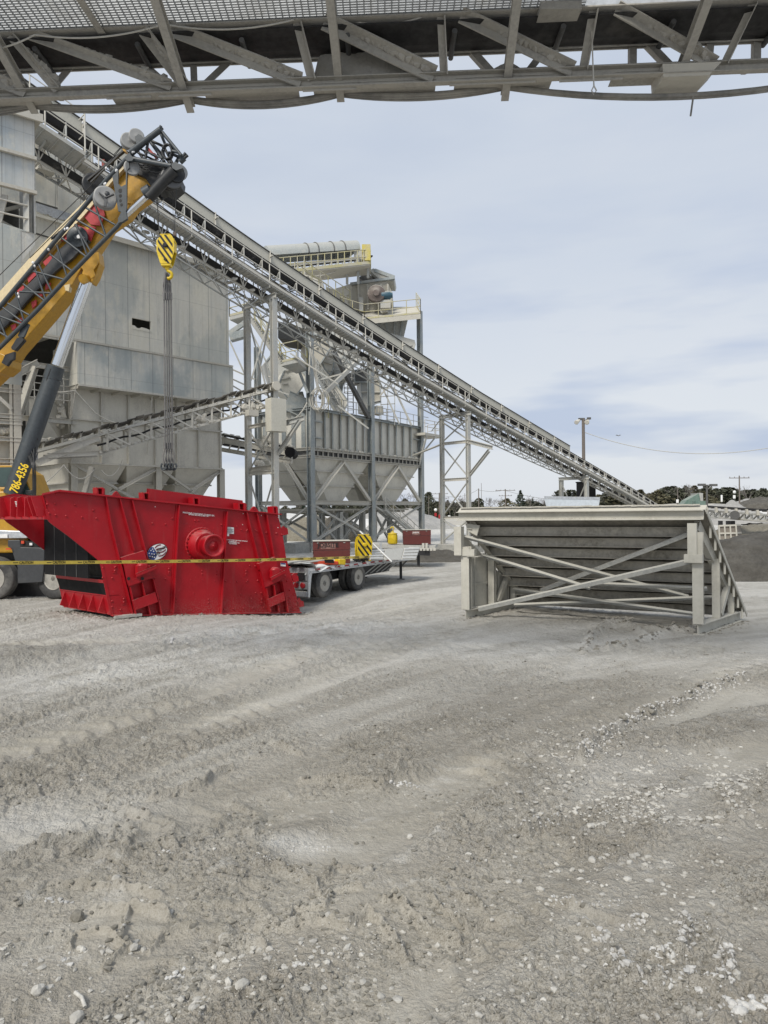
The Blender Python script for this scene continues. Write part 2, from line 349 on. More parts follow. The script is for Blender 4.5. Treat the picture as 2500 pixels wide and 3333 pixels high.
def ground_h(x, y):
    z = gbase(x, y); near = 1-sst(14, 45, y); wx = x+.12*(fbm(x*3, y*3, 3, 40)-.5); wy = y+.12*(fbm(x*3, y*3, 3, 41)-.5)
    sm = np.zeros(x.shape); trd = np.zeros(x.shape)
    tex = (fbm(x*5.5, y*5.5, 6, 1, .68)-.5)*.075
    rgh = sst(.42, .58, .5*fbm(x*1.5, y*1.5, 5, 61)+.5*fbm(flow(x, y)*2.2, x*.5, 4, 62)); nearf = 1-sst(9, 20, y)
    fine = (.5-np.abs(fbm(x*11, y*11, 5, 63, .62)-.5)*2)*.085*(.3+.7*rgh)*nearf+(fbm(x*30, y*30, 3, 64)-.5)*.035*rgh*nearf
    st = (fbm(flow(x, y)*3.5, x*.22, 4, 65)-.5)*.022*near
    clod = np.clip(fbm(x*9, y*9, 4, 3)-.52, 0, 1)*.16*sst(.42, .62, fbm(x*.8, y*.8, 3, 8))
    for pts, w_, d_ in ruts:
        d, al = dseg(wx, wy, pts); k = np.exp(-(d/w_)**4); z = z-d_*.75*k*near
        z = z+d_*.55*np.exp(-((d-w_*1.25)/(w_*.28))**2)*near*(.4+1.2*vn(al*2.3, d*0, 11))
        tr = np.maximum(0, np.sin(al*17+d*11))**1.5*sst(.36, .52, fbm(x*.5, y*.5, 2, 12)); z = z+.038*k*near*tr; trd = np.maximum(trd, tr*k); sm = np.maximum(sm, k*(1-sst(.35, .62, fbm(x*.45, y*.45, 3, 31))))
    for pts, w_, h_ in ridges:
        ax = np.array(pts); m = (x > ax[:, 0].min()-.8) & (x < ax[:, 0].max()+.8) & (y > ax[:, 1].min()-.8) & (y < ax[:, 1].max()+.8)
        if not m.any(): continue
        xx, yy = x[m], y[m]; d, al = dseg(xx+.05*(fbm(xx*7, yy*7, 3, 50)-.5), yy+.05*(fbm(xx*7, yy*7, 3, 51)-.5), pts)
        r = np.exp(-(d/(w_*.75))**2)*(.45+1.1*fbm(xx*14, yy*14, 3, 9)); z[m] += h_*r*1.5; sm[m] *= 1-np.exp(-(d/(w_*2))**2)
    # flat squeezed mud in the foreground between lug ridges
    fl = np.maximum(gauss(x, y, -1.9, 4.9, .9, .8), gauss(x, y, -.1, 5.0, 1.3, .7)); fl = np.maximum(fl, gauss(x, y, -1.3, 7.2, 1.6, 1.3)*.6)
    flat = np.clip(np.maximum(sm, fl), 0, 1)
    z = z+(tex*.6+clod+fine)*(1-.78*flat)*(.35+.65*near)+st
    # churned dark mud at the left, and the kicked-up heap before the frame
    g = gauss(x, y, -7.4, 14.0, 2.3, 1.3, .25); z = z+g*(.12+.3*(fbm(x*2.3, y*2.3, 5, 20, .6)-.35))
    g = gauss(x, y, 4.9, 17.0, 1.2, .45, .1); z = z+g*(.03+.16*(fbm(x*3, y*3, 4, 21)-.4))
    G_T[0] = trd
    return z, flat
G_T = [0]
def rough_mask(x, y): return sst(.42, .58, .5*fbm(x*1.5, y*1.5, 5, 61)+.5*fbm(flow(x, y)*2.2, x*.5, 4, 62))
rows = [-60, -25, -10, -4, -1, .6, 1.6, 2.4, 2.9]
v0, v1 = 2.8*718/3.25, 2.8*718/42; k = 720
rows += [2.8*718/(v0+(v1-v0)*i/(k-1)) for i in range(k)]
y_ = 43.5
while y_ < 4000: rows.append(y_); y_ *= 1.03
cols = [-8, -5, -3.4, -2.4, -1.8, -1.45, -1.25, -1.12]+list(np.linspace(-1.04, 1.04, 940))+[1.12, 1.25, 1.45, 1.8, 2.4, 3.4, 5, 8]
rows = np.array(rows); cols = np.array(cols)
GY = np.repeat(rows[:, None], len(cols), 1); GX = cols[None, :]*(np.maximum(GY, 1.5)*.57+.4)
shp = GX.shape
gz, gflat = ground_h(GX.ravel(), GY.ravel()); gtread = np.clip(G_T[0], 0, 1)*(1-sst(16, 30, GY.ravel())); gz[GY.ravel() < 2] = 0
gv = np.stack([GX.ravel(), GY.ravel(), gz], 1).astype(np.float32)
nr, nc = shp; idx = np.arange(nr*nc).reshape(nr, nc)
q = np.stack([idx[:-1, :-1], idx[:-1, 1:], idx[1:, 1:], idx[1:, :-1]], -1).reshape(-1, 4)
me = bpy.data.meshes.new('ground'); me.vertices.add(len(gv)); me.vertices.foreach_set('co', gv.ravel())
me.loops.add(q.size); me.loops.foreach_set('vertex_index', q.ravel().astype(np.int32)); me.polygons.add(len(q))
me.polygons.foreach_set('loop_start', np.arange(0, q.size, 4, dtype=np.int32)); me.polygons.foreach_set('loop_total', np.full(len(q), 4, np.int32))
me.polygons.foreach_set('use_smooth', np.ones(len(q), bool)); me.update(calc_edges=True)
X_, Y_ = gv[:, 0].astype(float), gv[:, 1].astype(float)
# dry pale crust, darker damp gravel, smooth slurry
pale = .8*gauss(X_, Y_, *gp(*zL(1270, 1000)), .55, .18)+.55*gauss(X_, Y_, -5.5, 12.0, 3.4, 1.3, .6)+.5*gauss(X_, Y_, *gp(*zR(1150, 1500)), .8, .6)*0+.55*gauss(X_, Y_, -1.5, 17.4, 3.2, 1.0, .2)+.4*gauss(X_, Y_, 2.4, 14, 1.6, 1.2)+.6*gauss(X_, Y_, 8.5, 24, 3, 2)
pale += .35*gauss(X_, Y_, *gp(*zR(1150, 700)), 1.2, 1.0)+.55*gauss(X_, Y_, *gp(*zL(100, 900)), 1.3, .5)
pale += .5*sst(9, 17, Y_)*(.4+.6*fbm(X_*.25, Y_*.25, 3, 70)); pale += sst(45, 75, Y_)*.95
darkm = .9*gauss(X_, Y_, -7.4, 14.0, 2.3, 1.3, .25)+.55*gauss(X_, Y_, 1.6, 11.3, 1.5, 1.8, .3)+.6*gauss(X_, Y_, 4.5, 17.6, 2.4, 1.0, .1)+.45*gauss(X_, Y_, 5, 9.6, 2.2, 1.2, .4)+.8*gauss(X_, Y_, 11, 40, 6, 6)+.5*gauss(X_, Y_, 12, 17, 4, 5)
streak = fbm(flow(X_, Y_)*1.7+.3, X_*.2, 5, 65)*.6+fbm(flow(X_, Y_)*5, X_*.5, 4, 66)*.4
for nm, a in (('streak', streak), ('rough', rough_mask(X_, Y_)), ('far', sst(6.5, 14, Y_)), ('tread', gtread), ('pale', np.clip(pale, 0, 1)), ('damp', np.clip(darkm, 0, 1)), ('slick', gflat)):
    at_ = me.attributes.new(nm, 'FLOAT', 'POINT'); at_.data.foreach_set('value', a.astype(np.float32))
m, nt, b = base('quarry_mud')
def attr(n): a = nd(nt, 'Attribute'); a.attribute_name = n; return a.outputs['Fac']
nA = noise(nt, .5, 9, .62, src='Pos'); nB = noise(nt, 5, 8, .65, loc=(3, 1, 0), src='Pos'); nC = noise(nt, 38, 5, .7, src='Pos'); nD = noise(nt, 1.6, 7, .7, loc=(9, 4, 0), src='Pos')
sk = attr('streak'); rg = attr('rough')
c = mixc(nt, rmp(nt, nA, .38, .62), (.315, .290, .246), (.375, .350, .305))
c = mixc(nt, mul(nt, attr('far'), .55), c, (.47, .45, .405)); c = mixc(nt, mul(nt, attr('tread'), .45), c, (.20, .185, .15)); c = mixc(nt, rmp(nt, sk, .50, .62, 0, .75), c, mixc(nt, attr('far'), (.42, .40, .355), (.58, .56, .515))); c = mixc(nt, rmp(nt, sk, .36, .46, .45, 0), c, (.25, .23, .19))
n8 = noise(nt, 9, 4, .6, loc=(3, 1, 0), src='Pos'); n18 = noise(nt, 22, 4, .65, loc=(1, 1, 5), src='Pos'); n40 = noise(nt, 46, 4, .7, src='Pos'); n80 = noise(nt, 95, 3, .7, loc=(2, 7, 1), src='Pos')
c = mixc(nt, rmp(nt, n8, .5, .68, 0, .45), c, (.43, .41, .36))
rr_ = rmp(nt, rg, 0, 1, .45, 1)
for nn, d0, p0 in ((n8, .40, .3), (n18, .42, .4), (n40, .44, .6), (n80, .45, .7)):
    c = mixc(nt, mul(nt, rr_, rmp(nt, nn, d0, d0-.07, 0, p0)), c, (.12, .108, .083)); c = mixc(nt, mul(nt, rr_, rmp(nt, nn, .58, .66, 0, p0*.6)), c, (.58, .565, .52))  # dark specks sit in bump hollows: wet mud and crevice shade painted together
pf = mul(nt, attr('pale'), rmp(nt, nD, .36, .58, .15, 1.1)); pf = mul(nt, pf, rmp(nt, nB, .25, .6, .55, 1))
c = mixc(nt, mul(nt, pf, .9, 'MINIMUM'), c, (.66, .65, .615))
pf2 = mul(nt, rmp(nt, noise(nt, 2.3, 9, .8, loc=(1, 8, 0), src='Pos'), .56, .66), .6); c = mixc(nt, pf2, c, (.55, .54, .51))
df = mul(nt, attr('damp'), rmp(nt, nB, .3, .7, .45, 1.)); c = mixc(nt, mul(nt, df, .8), c, (.13, .12, .10))
c = mixc(nt, mul(nt, attr('slick'), .35), c, (.33, .308, .255))
vo = nd(nt, 'TexVoronoi'); vo.inputs['Scale'].default_value = 34; g_ = nd(nt, 'NewGeometry'); nt.links.new(g_.outputs['Position'], vo.inputs['Vector'])
peb = mul(nt, rmp(nt, vo.outputs['Distance'], .2, .32, 1, 0), rmp(nt, noise(nt, 1.1, 5, .6, loc=(4, 4, 4), src='Pos'), .5, .62)); peb = mul(nt, peb, rmp(nt, vo.outputs['Color'], .5, .6))
c = mixc(nt, mul(nt, peb, .75), c, (.52, .505, .47))
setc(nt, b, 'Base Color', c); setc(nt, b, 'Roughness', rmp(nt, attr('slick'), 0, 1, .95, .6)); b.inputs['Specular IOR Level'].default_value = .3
hh = mul(nt, mul(nt, n8, .10), mul(nt, n18, .05), 'ADD'); hh = mul(nt, hh, mul(nt, mul(nt, n40, .028), mul(nt, n80, .014), 'ADD'), 'ADD'); hh = mul(nt, hh, rmp(nt, attr('slick'), 0, 1, 1, .35)); hh = mul(nt, hh, mul(nt, peb, .012), 'ADD')
bump(nt, b, hh, 1., .85)
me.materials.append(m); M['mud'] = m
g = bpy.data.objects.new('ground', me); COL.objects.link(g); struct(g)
def gh(x, y):
    z, _ = ground_h(np.array([float(x)]), np.array([float(y)])); return float(z[0])
def gb(x, y): return float(gbase(np.array([float(x)]), np.array([float(y)]))[0])

# ---------------------------------------------------------------- loose stones and clods
def scatter(name, pts, mat_, label, cat, sq=(1, .8, .55), j=.28):
    mb = MB(); xs = np.array([p[0] for p in pts]); ys = np.array([p[1] for p in pts]); zs, _ = ground_h(xs, ys)
    for i, (x, y, r) in enumerate(pts):
        mb.blob((x, y, zs[i]+r*.05), r, i, (sq[0], sq[1]*random.uniform(.75, 1.15), sq[2]*random.uniform(.7, 1.3)), 1, j)
    o = mb.obj(name, mat_); return stuff(o, label, cat)
def stone_mat(name, a, b_, sc=30):
    m, nt, b = base(name); n = noise(nt, sc, 6, .7, src='Pos'); n2 = noise(nt, 3.7, 3, .5, src='Pos')
    c = mixc(nt, rmp(nt, n, .3, .7), a, b_); c = mixc(nt, rmp(nt, n2, .4, .6, 0, .5), c, tuple(k*.7 for k in a))
    setc(nt, b, 'Base Color', c); b.inputs['Roughness'].default_value = .9; bump(nt, b, n, .01, .5); return m
M['stone'] = stone_mat('limestone_pebble', (.36, .345, .31), (.60, .585, .54)); M['clod'] = stone_mat('mud_clod', (.17, .158, .132), (.31, .295, .255), 40)
M['crust'] = stone_mat('dry_pale_crust', (.40, .39, .37), (.66, .655, .63), 50)
def rnd_pts(n, fx, fy, r0, r1, f=None):
    o = []
    while len(o) < n:
        px, py = fx(), fy(); x, y = gp(px, py)
        if f is None or random.random() < f(px, py, x, y): o.append((x, y, r0+(r1-r0)*random.random()**3.2))
    return o
U = random.uniform; G_ = random.gauss
def clus(k, t=.56): return lambda px, py, x, y: vn(np.array(x*k), np.array(y*k), 90)*.6+vn(np.array(x*k*3), np.array(y*k*3), 91)*.4 > t
pts = rnd_pts(420, lambda: G_(2070, 210), lambda: G_(2690, 100), .008, .042, clus(1.3, .45))
pts += rnd_pts(620, lambda: G_(2260, 190), lambda: G_(2560, 60), .010, .038, clus(1.3, .42))
pts += rnd_pts(240, lambda: G_(1850, 130), lambda: G_(2440, 60), .010, .034)
pts += rnd_pts(420, lambda: U(0, 2500), lambda: U(2250, 3333), .007, .028, clus(1.1))
pts += rnd_pts(300, lambda: U(0, 1300), lambda: U(3050, 3333), .007, .036, clus(1.6, .5))
pts += rnd_pts(200, lambda: U(1500, 2500), lambda: U(2850, 3333), .007, .028, clus(1.4, .5))
pts += rnd_pts(260, lambda: U(0, 2500), lambda: U(2050, 2400), .012, .035)
scatter('pebbles', pts, M['stone'], 'pale rounded pebbles strewn over the muddy yard', 'pebbles')
pts = rnd_pts(7500, lambda: U(-40, 2540), lambda: U(2120, 3333)**1, .004, .026, lambda px, py, x, y: random.random() < .02+.98*float(rough_mask(np.array([x]), np.array([y]))[0])**2)
for p, w_, h_ in ridges:
    for (ax, ay), (bx, by) in zip(p[:-1], p[1:]):
        for k in range(int(math.hypot(bx-ax, by-ay)/.05)+1):
            t = random.random(); r_ = U(.006, .03) if ay < 9 else U(.015, .06)
            if random.random() < .6: pts.append((ax+(bx-ax)*t+G_(0, w_*.7), ay+(by-ay)*t+G_(0, w_*.7), r_))
scatter('mud_clods', pts, M['clod'], 'small crumbled clods of grey mud churned up by tyres', 'mud clods', j=.4)
pts = []
for z_, line, sp_, r_ in [(zR, [(860,1370),(960,1430),(1010,1520),(1040,1580),(1150,1610),(1300,1620),(1460,1640),(1500,1570),(1460,1470)], .07, .035), (zR, [(1290,1330),(1320,1400),(1280,1470),(1200,1500),(1130,1490)], .06, .035),
    (zR, [(720,1250),(850,1280),(1010,1250)], .04, .02), (zR, [(1020,1360),(1140,1330)], .04, .03), (zR, [(1290,1330),(1420,1370)], .03, .02), (zR, [(600,940),(760,885)], .06, .025), (zR, [(850,630),(1000,490),(1250,390),(1560,290)], .12, .035),
    (zR, [(1430,1740),(1560,1700),(1650,1720)], .09, .045), (zL, [(1170,990),(1280,1000),(1440,1000)], .08, .018), (zL, [(740,1560),(800,1520)], .05, .03), (zL, [(210,1230),(300,1250)], .03, .028), (zL, [(680,1050),(740,1045)], .03, .025), (zL, [(1270,1540),(1330,1540)], .02, .03),
    (zR, [(30,730),(150,720)], .04, .03), (zL, [(480,1380),(530,1390)], .03, .028), (zL, [(260,1500),(290,1520)], .03, .03), (zR, [(930,840),(1060,870),(1200,900)], .12, .022), (zL, [(1100,1060),(1290,1085)], .04, .014)]:
    l = [gp(*z_(*p)) for p in line]
    for (ax, ay), (bx, by) in zip(l[:-1], l[1:]):
        for k in range(int(math.hypot(bx-ax, by-ay)/.006)+4):
            t = random.random(); pts.append((ax+(bx-ax)*t+G_(0, sp_*.5), ay+(by-ay)*t+G_(0, sp_*.5), r_*.75*U(.15, 1.)**1.6))
scatter('dry_crust', pts, M['crust'], 'dry whitish crumbled mud crust lying in ridges', 'mud crust', (1, .8, .7), .42)
def rock(x, y, r, lab, name='rock', m='stone', seed=0, sq=(1, .8, .65)):
    gx, gy = gp(x, y); mb = MB(); mb.blob((gx, gy, gh(gx, gy)+r*.1), r*.62, seed, sq, 2, .14, True); tag(mb.obj(name, M[m]), lab, 'rock')
rock(*zL(502,1146), .065, 'pale squarish stone alone in the mud, left foreground above the broken lug prints', seed=1)
rock(*zL(335,1320), .085, 'rough grey lump of stone in the left foreground with jagged top', m='clod', seed=2, sq=(1, .7, .95))
rock(*zL(165,1640), .07, 'smooth white stone at the far lower left corner of the yard', seed=3)
rock(*zL(330,1745), .075, 'rounded grey stone at the bottom edge, lower left', seed=4)
rock(*zL(1045,1640), .075, 'mottled grey cobble in the bottom centre of the yard', seed=5)
rock(*zR(112,950), .06, 'single white stone in the middle of the open mud right of centre', seed=6)
rock(*zR(1300,785), .085, 'flat pale stone in the damp gravel at right', seed=7, sq=(1.3, .8, .5))
rock(*zR(900,1058), .07, 'largest pale pebble of the group at lower right', seed=8)
rock(*zR(1522,1600), .06, 'upright pale oval stone beside the dry crust ring at lower right', seed=9, sq=(.7, .7, 1))
rock(*zR(1540,1745), .075, 'white crusty boulder at the bottom right corner', m='crust', seed=10)
rock(*zL(972,1425), .075, 'grey triangular stone half sunk in mud, bottom centre', seed=11)
# scrap lying about
mb = MB(); a = V((*gp(*zL(738,132)), 0)); c_ = V((*gp(*zL(745,108)), 0)); a.z = gh(a.x, a.y)+.03; c_.z = gh(c_.x, c_.y)+.05; mb.beam(a, c_, .05, .02)
tag(mb.obj('wooden_stick', M['crust']), 'short white strip of wood lying on the mud in front of the red machine', 'stick')
mb = MB(); a = V((*gp(*zL(325,1640)), 0)); c_ = V((*gp(*zL(368,1690)), 0)); a.z = gh(a.x, a.y)+.03; c_.z = gh(c_.x, c_.y)+.02; mb.path([a, (a+c_)/2+V((.01, 0, .012)), c_], .012)
tag(mb.obj('twig', M['stone']), 'short pale twig lying among stones at lower left', 'stick')
# ---------------------------------------------------------------- overhead gantry (conveyor bridge above the camera)
def gantry():
    H1, H0 = 6.2+CAMZ, 5.5+CAMZ                   # walkway / top chord level, bottom chord level
    def yy(x): return -.048*x                      # whole bridge is a little skewed
    def top(px, py=0, Y=9.0): r = ray(px, py); x = r.x*Y/(1+.048*r.x); return x
    def pt(x, y, z): return V((x, y+yy(x), z))
    root = thing('overhead_conveyor', 'dusty grey lattice conveyor bridge crossing overhead with a black belt seen from below', 'conveyor', pt(0, 9.3, H0))
    mb = MB()
    for y, z, w_ in ((9.0, H1, .12), (9.62, H1, .12)): mb.angle(pt(-9, y, z), pt(9, y, z), w_)
    mb.obj('top_chord', M['gantry'], root)
    mb = MB(); mb.chan(pt(-9, 9.32, H0+.07), pt(9, 9.32, H0+.07), .09, .13); mb.chan(pt(-9, 9.5, H0+.20), pt(9, 9.5, H0+.20), .07, .13)
    for x in np.arange(-8.8, 8.8, .9): mb.beam(pt(x, 9.36, H0+.08), pt(x, 9.5, H0+.13), .06, .05)
    for x0, x1, k in ((-3.6, -3.0, .02), (-2.9, -2.2, .03), (-1.0, -.3, .02), (.9, 2.0, .02), (2.3, 3.1, .03)): mb.beam(pt(x0, 9.29, H0+.02-k*.5), pt(x1, 9.29, H0+.02-k*.5), .02, .06)
    mb.obj('bottom_chord', M['gantry'], root)
    k = 1250/1659
    def near(a, b, w_, n='diagonal', mt='gantry'):
        (ax, ay), (bx, by) = a, b; ax *= k; bx *= k
        mb = MB(); p, q = pt(top(ax), 8.97, H1-.03), pt(top(bx, 0, 9.3), 9.27, H0+.12)
        mb.angle(p, q, w_, up=(0, -1, .3)); mb.obj(n, M[mt], root); return p, q
    def far(a, b):
        (ax, ay), (bx, by) = a, b; mb = MB(); mb.angle(pt(top(ax*k, 0, 9.62), 9.6, H1-.05), pt(top(bx*k, 0, 9.5), 9.5, H0+.2), .09, up=(0, 1, 0)); mb.obj('far_diagonal', M['gantry'], root)
    o = 1659
    dd = [((-420,0),(110,0),.12), ((50,150),(250,360),.09), ((130,145),(740,330),.10), ((620,100),(800,330),.12), ((730,105),(1300,320),.13), ((1290,90),(1350,320),.10), ((1400,100),(o+215,300),.15),
          ((o+250,60),(o+260,300),.09), ((o+330,55),(o+810,275),.13), ((o+910,30),(o+862,275),.10), ((o+1000,20),(o+1420,260),.12), ((o+1600,10),(o+1470,260),.09), ((o+1700,10),(o+2100,260),.12)]
    ends = [near(*d) for d in dd]
    for a, b in [((310,255),(200,320)), ((600,240),(730,330)), ((830,230),(832,310)), ((1000,225),(860,330)), ((o-60,200),(o-150,300)), ((o+360,190),(o+470,245)), ((o+700,190),(o+600,260)), ((o+1065,190),(o+1065,265)), ((o+1120,190),(o+1240,265)), ((o+1400,190),(o+1390,265)), ((o+1600,190),(o+1600,240)), ((40,255),(60,330)), ((-60,255),(-190,320))]: far(a, b)
    # outrigger brackets: H section arms under the walkway reaching down past the chord
    for i, x in enumerate((-4.78, -2.62, -.58, 1.6, 3.82, 5.9)):
        mb = MB(); mb.ibeam(pt(x-.02, 7.6, H1+.12), pt(x+.06, 9.62, H0+.06-(.07 if i in (1, 3) else 0)), .10, .13, t=.018); mb.obj('outrigger_bracket', M['gantry'], root)
    for px, py, e in ((262, 0, 380), (0, 175, 190)):
        pass
    mb = MB(); mb.angle(pt(-3.62, 7.8, H1), pt(-3.55, 9.0, H1-.04), .09); mb.obj('walkway_bearer', M['gantry'], root); mb = MB(); mb.angle(pt(-5.6, 8.0, H1), pt(-5.5, 9.0, H1-.04), .09); mb.obj('walkway_bearer', M['gantry'], root)
    # grating: fine bearing bars and cross rods, open to the sky
    mb = MB(); x1 = top(1900)
    for y in np.arange(7.5, 8.96, .045):
        mb.beam(pt(-8, y, H1+.02), pt(x1, y, H1+.02), .022, .03)
    for x in np.arange(-8, x1, .085): mb.beam(pt(x, 7.5, H1+.0), pt(x, 8.96, H1+.0), .016, .012)
    mb.obj('walkway_grating', M['rail2'], root)
    mb = MB(); mb.box(pt((x1+9)/2, 8.2, H1+.05), (9-x1, 1.5, .03)); mb.obj('walkway_plate', M['gantry'], root)
    mb = MB(); mb.beam(pt(-9, 8.99, H1+.06), pt(9, 8.99, H1+.06), .03, .13); mb.obj('toe_plate', M['rail2'], root)
    # belt with its returning underside
    mb = MB(); rp = [(8.97, .0), (9.15, -.02), (9.35, -.04), (9.5, -.02), (9.6, .0)]
    for (a, za), (b, zb) in zip(rp[:-1], rp[1:]): mb.hexa([pt(-9, a, H1-.1+za), pt(9, a, H1-.1+za), pt(9, b, H1-.1+zb), pt(-9, b, H1-.1+zb)], [pt(-9, a, H1-.08+za), pt(9, a, H1-.08+za), pt(9, b, H1-.08+zb), pt(-9, b, H1-.08+zb)])
    mb.obj('belt', M['underbelt'], root)
    for x in np.arange(-8.5, 9, 1.35): mb = MB(); mb.tube(pt(x, 9.05, H1-.17), pt(x, 9.6, H1-.17), .035, 10); mb.obj('return_roller', M['dark'], root)
    mb = MB(); mb.beam(pt(-9, 9.6, H1-.1), pt(9, 9.6, H1-.1), .02, .08); mb.tube(pt(-9, 9.5, H1-.15), pt(9, 9.51, H1-.15), .012); mb.obj('belt_skirt', M['gantry'], root)
    # dust heaps lying on chord and diagonals
    rr = random.Random(3); mb = MB()
    for run_ in ([(-40,.03),(20,.16),(60,.2),(110,.17),(170,.11),(215,.02)], [(480,.02),(560,.05),(650,.04),(735,.10),(800,.02)], [(880,.02),(960,.09),(1010,.11),(1080,.08),(1180,.06),(1290,.04)],
                 [(1350,.05),(1368,.46),(1400,.54),(1500,.56),(1660,.50),(1690,.42),(1740,.48),(1790,.30),(1850,.10),(1885,.03)], [(1960,.03),(2010,.09),(2060,.11),(2110,.22),(2150,.26),(2200,.30),(2240,.20),(2300,.10),(2390,.02)], [(2640,.02),(2700,.05),(2790,.06),(2860,.1),(2990,.12),(3060,.05)]):
        x0, x1 = [top(r_[0]*k, 0, 9.45) for r_ in (run_[0], run_[-1])]; xs_ = np.arange(x0, x1, .035)
        hs = [max(.012, float(np.interp(x, [top(r_[0]*k, 0, 9.45) for r_ in run_], [r_[1] for r_ in run_]))*.85+(float(vn(np.array(x*9.), np.array(1.), 4))-.5)*.05+(rr.random()-.5)*.016) for x in xs_]
        for (xa, ha), (xb, hb) in zip(zip(xs_[:-1], hs[:-1]), zip(xs_[1:], hs[1:])):
            z0 = H0+.08; mb.hexa([pt(xa, 9.30, z0), pt(xb, 9.30, z0), pt(xb, 9.62, z0), pt(xa, 9.62, z0)], [pt(xa, 9.42, z0+ha), pt(xb, 9.42, z0+hb), pt(xb, 9.5, z0+hb), pt(xa, 9.5, z0+ha)])
    for (p, q), s_ in zip(ends, range(99)):
        if abs((q-p).normalized().x) < .45: continue
        for t in np.arange(.35, .98, .045):
            c_ = p.lerp(q, t); mb.blob(c_+V((0, .02, .05)), .05+.06*t*rr.random(), s_*50+int(t*99), (1.2, .7, .8), 1, .15)
    stuff(mb.obj('dust_deposit', M['gantry'], root))
    # pull cord, chute box, hanging loop
    c = []
    for a, b, s_ in (((-100, 220), (150, 150), .05), ((150, 150), (690, 110), .09), ((690, 100), (1270, 85), .1), ((1480, 80), (o+200, 60), .1), ((o+400, 50), (o+900, 40), .07), ((o+900, 40), (o+1050, 38), .01), ((o+1050, 38), (o+1580, 10), .06)):
        mb = MB(); mb.path(sag(P(a[0]*k, a[1]*k, 9.05), P(b[0]*k, b[1]*k, 8.95), s_), .011); c.append(mb.obj('pull_cord', M['rail'], root))
    mb = MB(); xa, xb = top(2150, 0, 9.3), top(2335, 0, 9.3); zt, zb_ = H0+.10, H0-.03
    q = [(xa-.02, 9.2), (xb, 9.2), (xb, 9.6), (xa-.02, 9.6)]; mb.hexa([pt(x+(.03 if x < 3.9 else -.13), y+.06, zb_) for x, y in q], [pt(x, y, zt) for x, y in q]); mb.obj('chute_box', M['beige'], root)
    mb = MB(); mb.box(pt(top(1815, 0, 9.), 8.95, H1-.06), (.5, .25, .1)); mb.obj('junction_box', M['gantry'], root)
    # cables slung under the bridge
    for i, (a, b, s_, rr_) in enumerate([(-6.6, -4.74, .12, .022), (-4.74, -2.58, .11, .026), (-2.58, -.52, .14, .028), (-.52, 1.62, .10, .028), (1.62, 6.2, .30, .03)]):
        t = thing('sagging_cable', ['leftmost cable span slung low under the bridge, by the building roof', 'cable span sagging above the crane boom, left end of the bridge', 'cable span left of the middle, between the second and third brackets', 'cable span right of the middle bracket, nearly straight', 'longest sagging cable span at the right, with a cord end hanging from it'][i], 'cable', pt(a, 9.55, H0), 'cables slung under the overhead conveyor')
        for j in range(3 if i < 4 else 2):
            mb = MB(); mb.path(sag(pt(a, 9.55+.03*j, H0+.11-.01*j), pt(b, 9.55+.03*j, H0+.11-.01*j), s_*.72+.01*j), rr_*(1-.2*j)); mb.obj('strand', M['cable'], t)
    mb = MB(); x = 4.08; mb.path([pt(x, 9.55, H0-.10), pt(x, 9.55, H0-.18), pt(x-.03, 9.55, H0-.38)], .012); tag(mb.obj('cord_end', M['cable']), 'short dark cord dangling from the long cable at upper right', 'cord')
    mb = MB(); x = top(1925, 0, 9.1); mb.path([pt(x, 9.1, H1-.1), pt(x+.01, 9.1, H0+.1), pt(x+.02, 9.1, H0-.2), pt(x-.01, 9.1, H0-.26), pt(x+.02, 9.1, H0-.31), pt(x+.05, 9.1, H0-.26), pt(x+.02, 9.1, H0-.2)], .009); tag(mb.obj('wire_loop', M['rail']), 'thin white wire with a loop end hanging through the bridge truss', 'wire')
M['rail2'] = dusty('galvanised_grating', (.42, .44, .46), .5, .2, .2)
M['cable'] = dusty('dusty_cable', (.20, .195, .18), .8, 0, .4)
gantry()

# ---------------------------------------------------------------- long inclined conveyor
def YD(px): return 1/(.0333-(px/1.507-80)/1320*.01818)
_a = ray(306, 551); _b = ray(2077, 1630)
LC = Pl((_a.x*31.6, 31.6), (_b.x*64.7, 64.7))
toe = [(-260, 182), (306, 548), (580, 727), (850, 905), (1099, 1063), (1360, 1224), (1614, 1373), (1905, 1531), (2077, 1626), (2180, 1687)]
_uz = [LC.uz(*p) for p in toe]
_us, _zs = [a for a, b in _uz], [b for a, b in _uz]
U0, U1 = _us[0], _us[-1]
SC = [1.0, 1.0]; LAT = 1.
def LP(u, off=0, w=0):
    k = SC[0]+(SC[1]-SC[0])*(u-U0)/(U1-U0); return LC.pt(u, float(np.interp(u, _us, _zs))+w*k, off*k*LAT)
def upx(px, py=1200): return LC.uz(px, float(np.interp(px, [p[0] for p in toe], [p[1] for p in toe])))[0]
SC = [1.6, .8]; LAT = .72
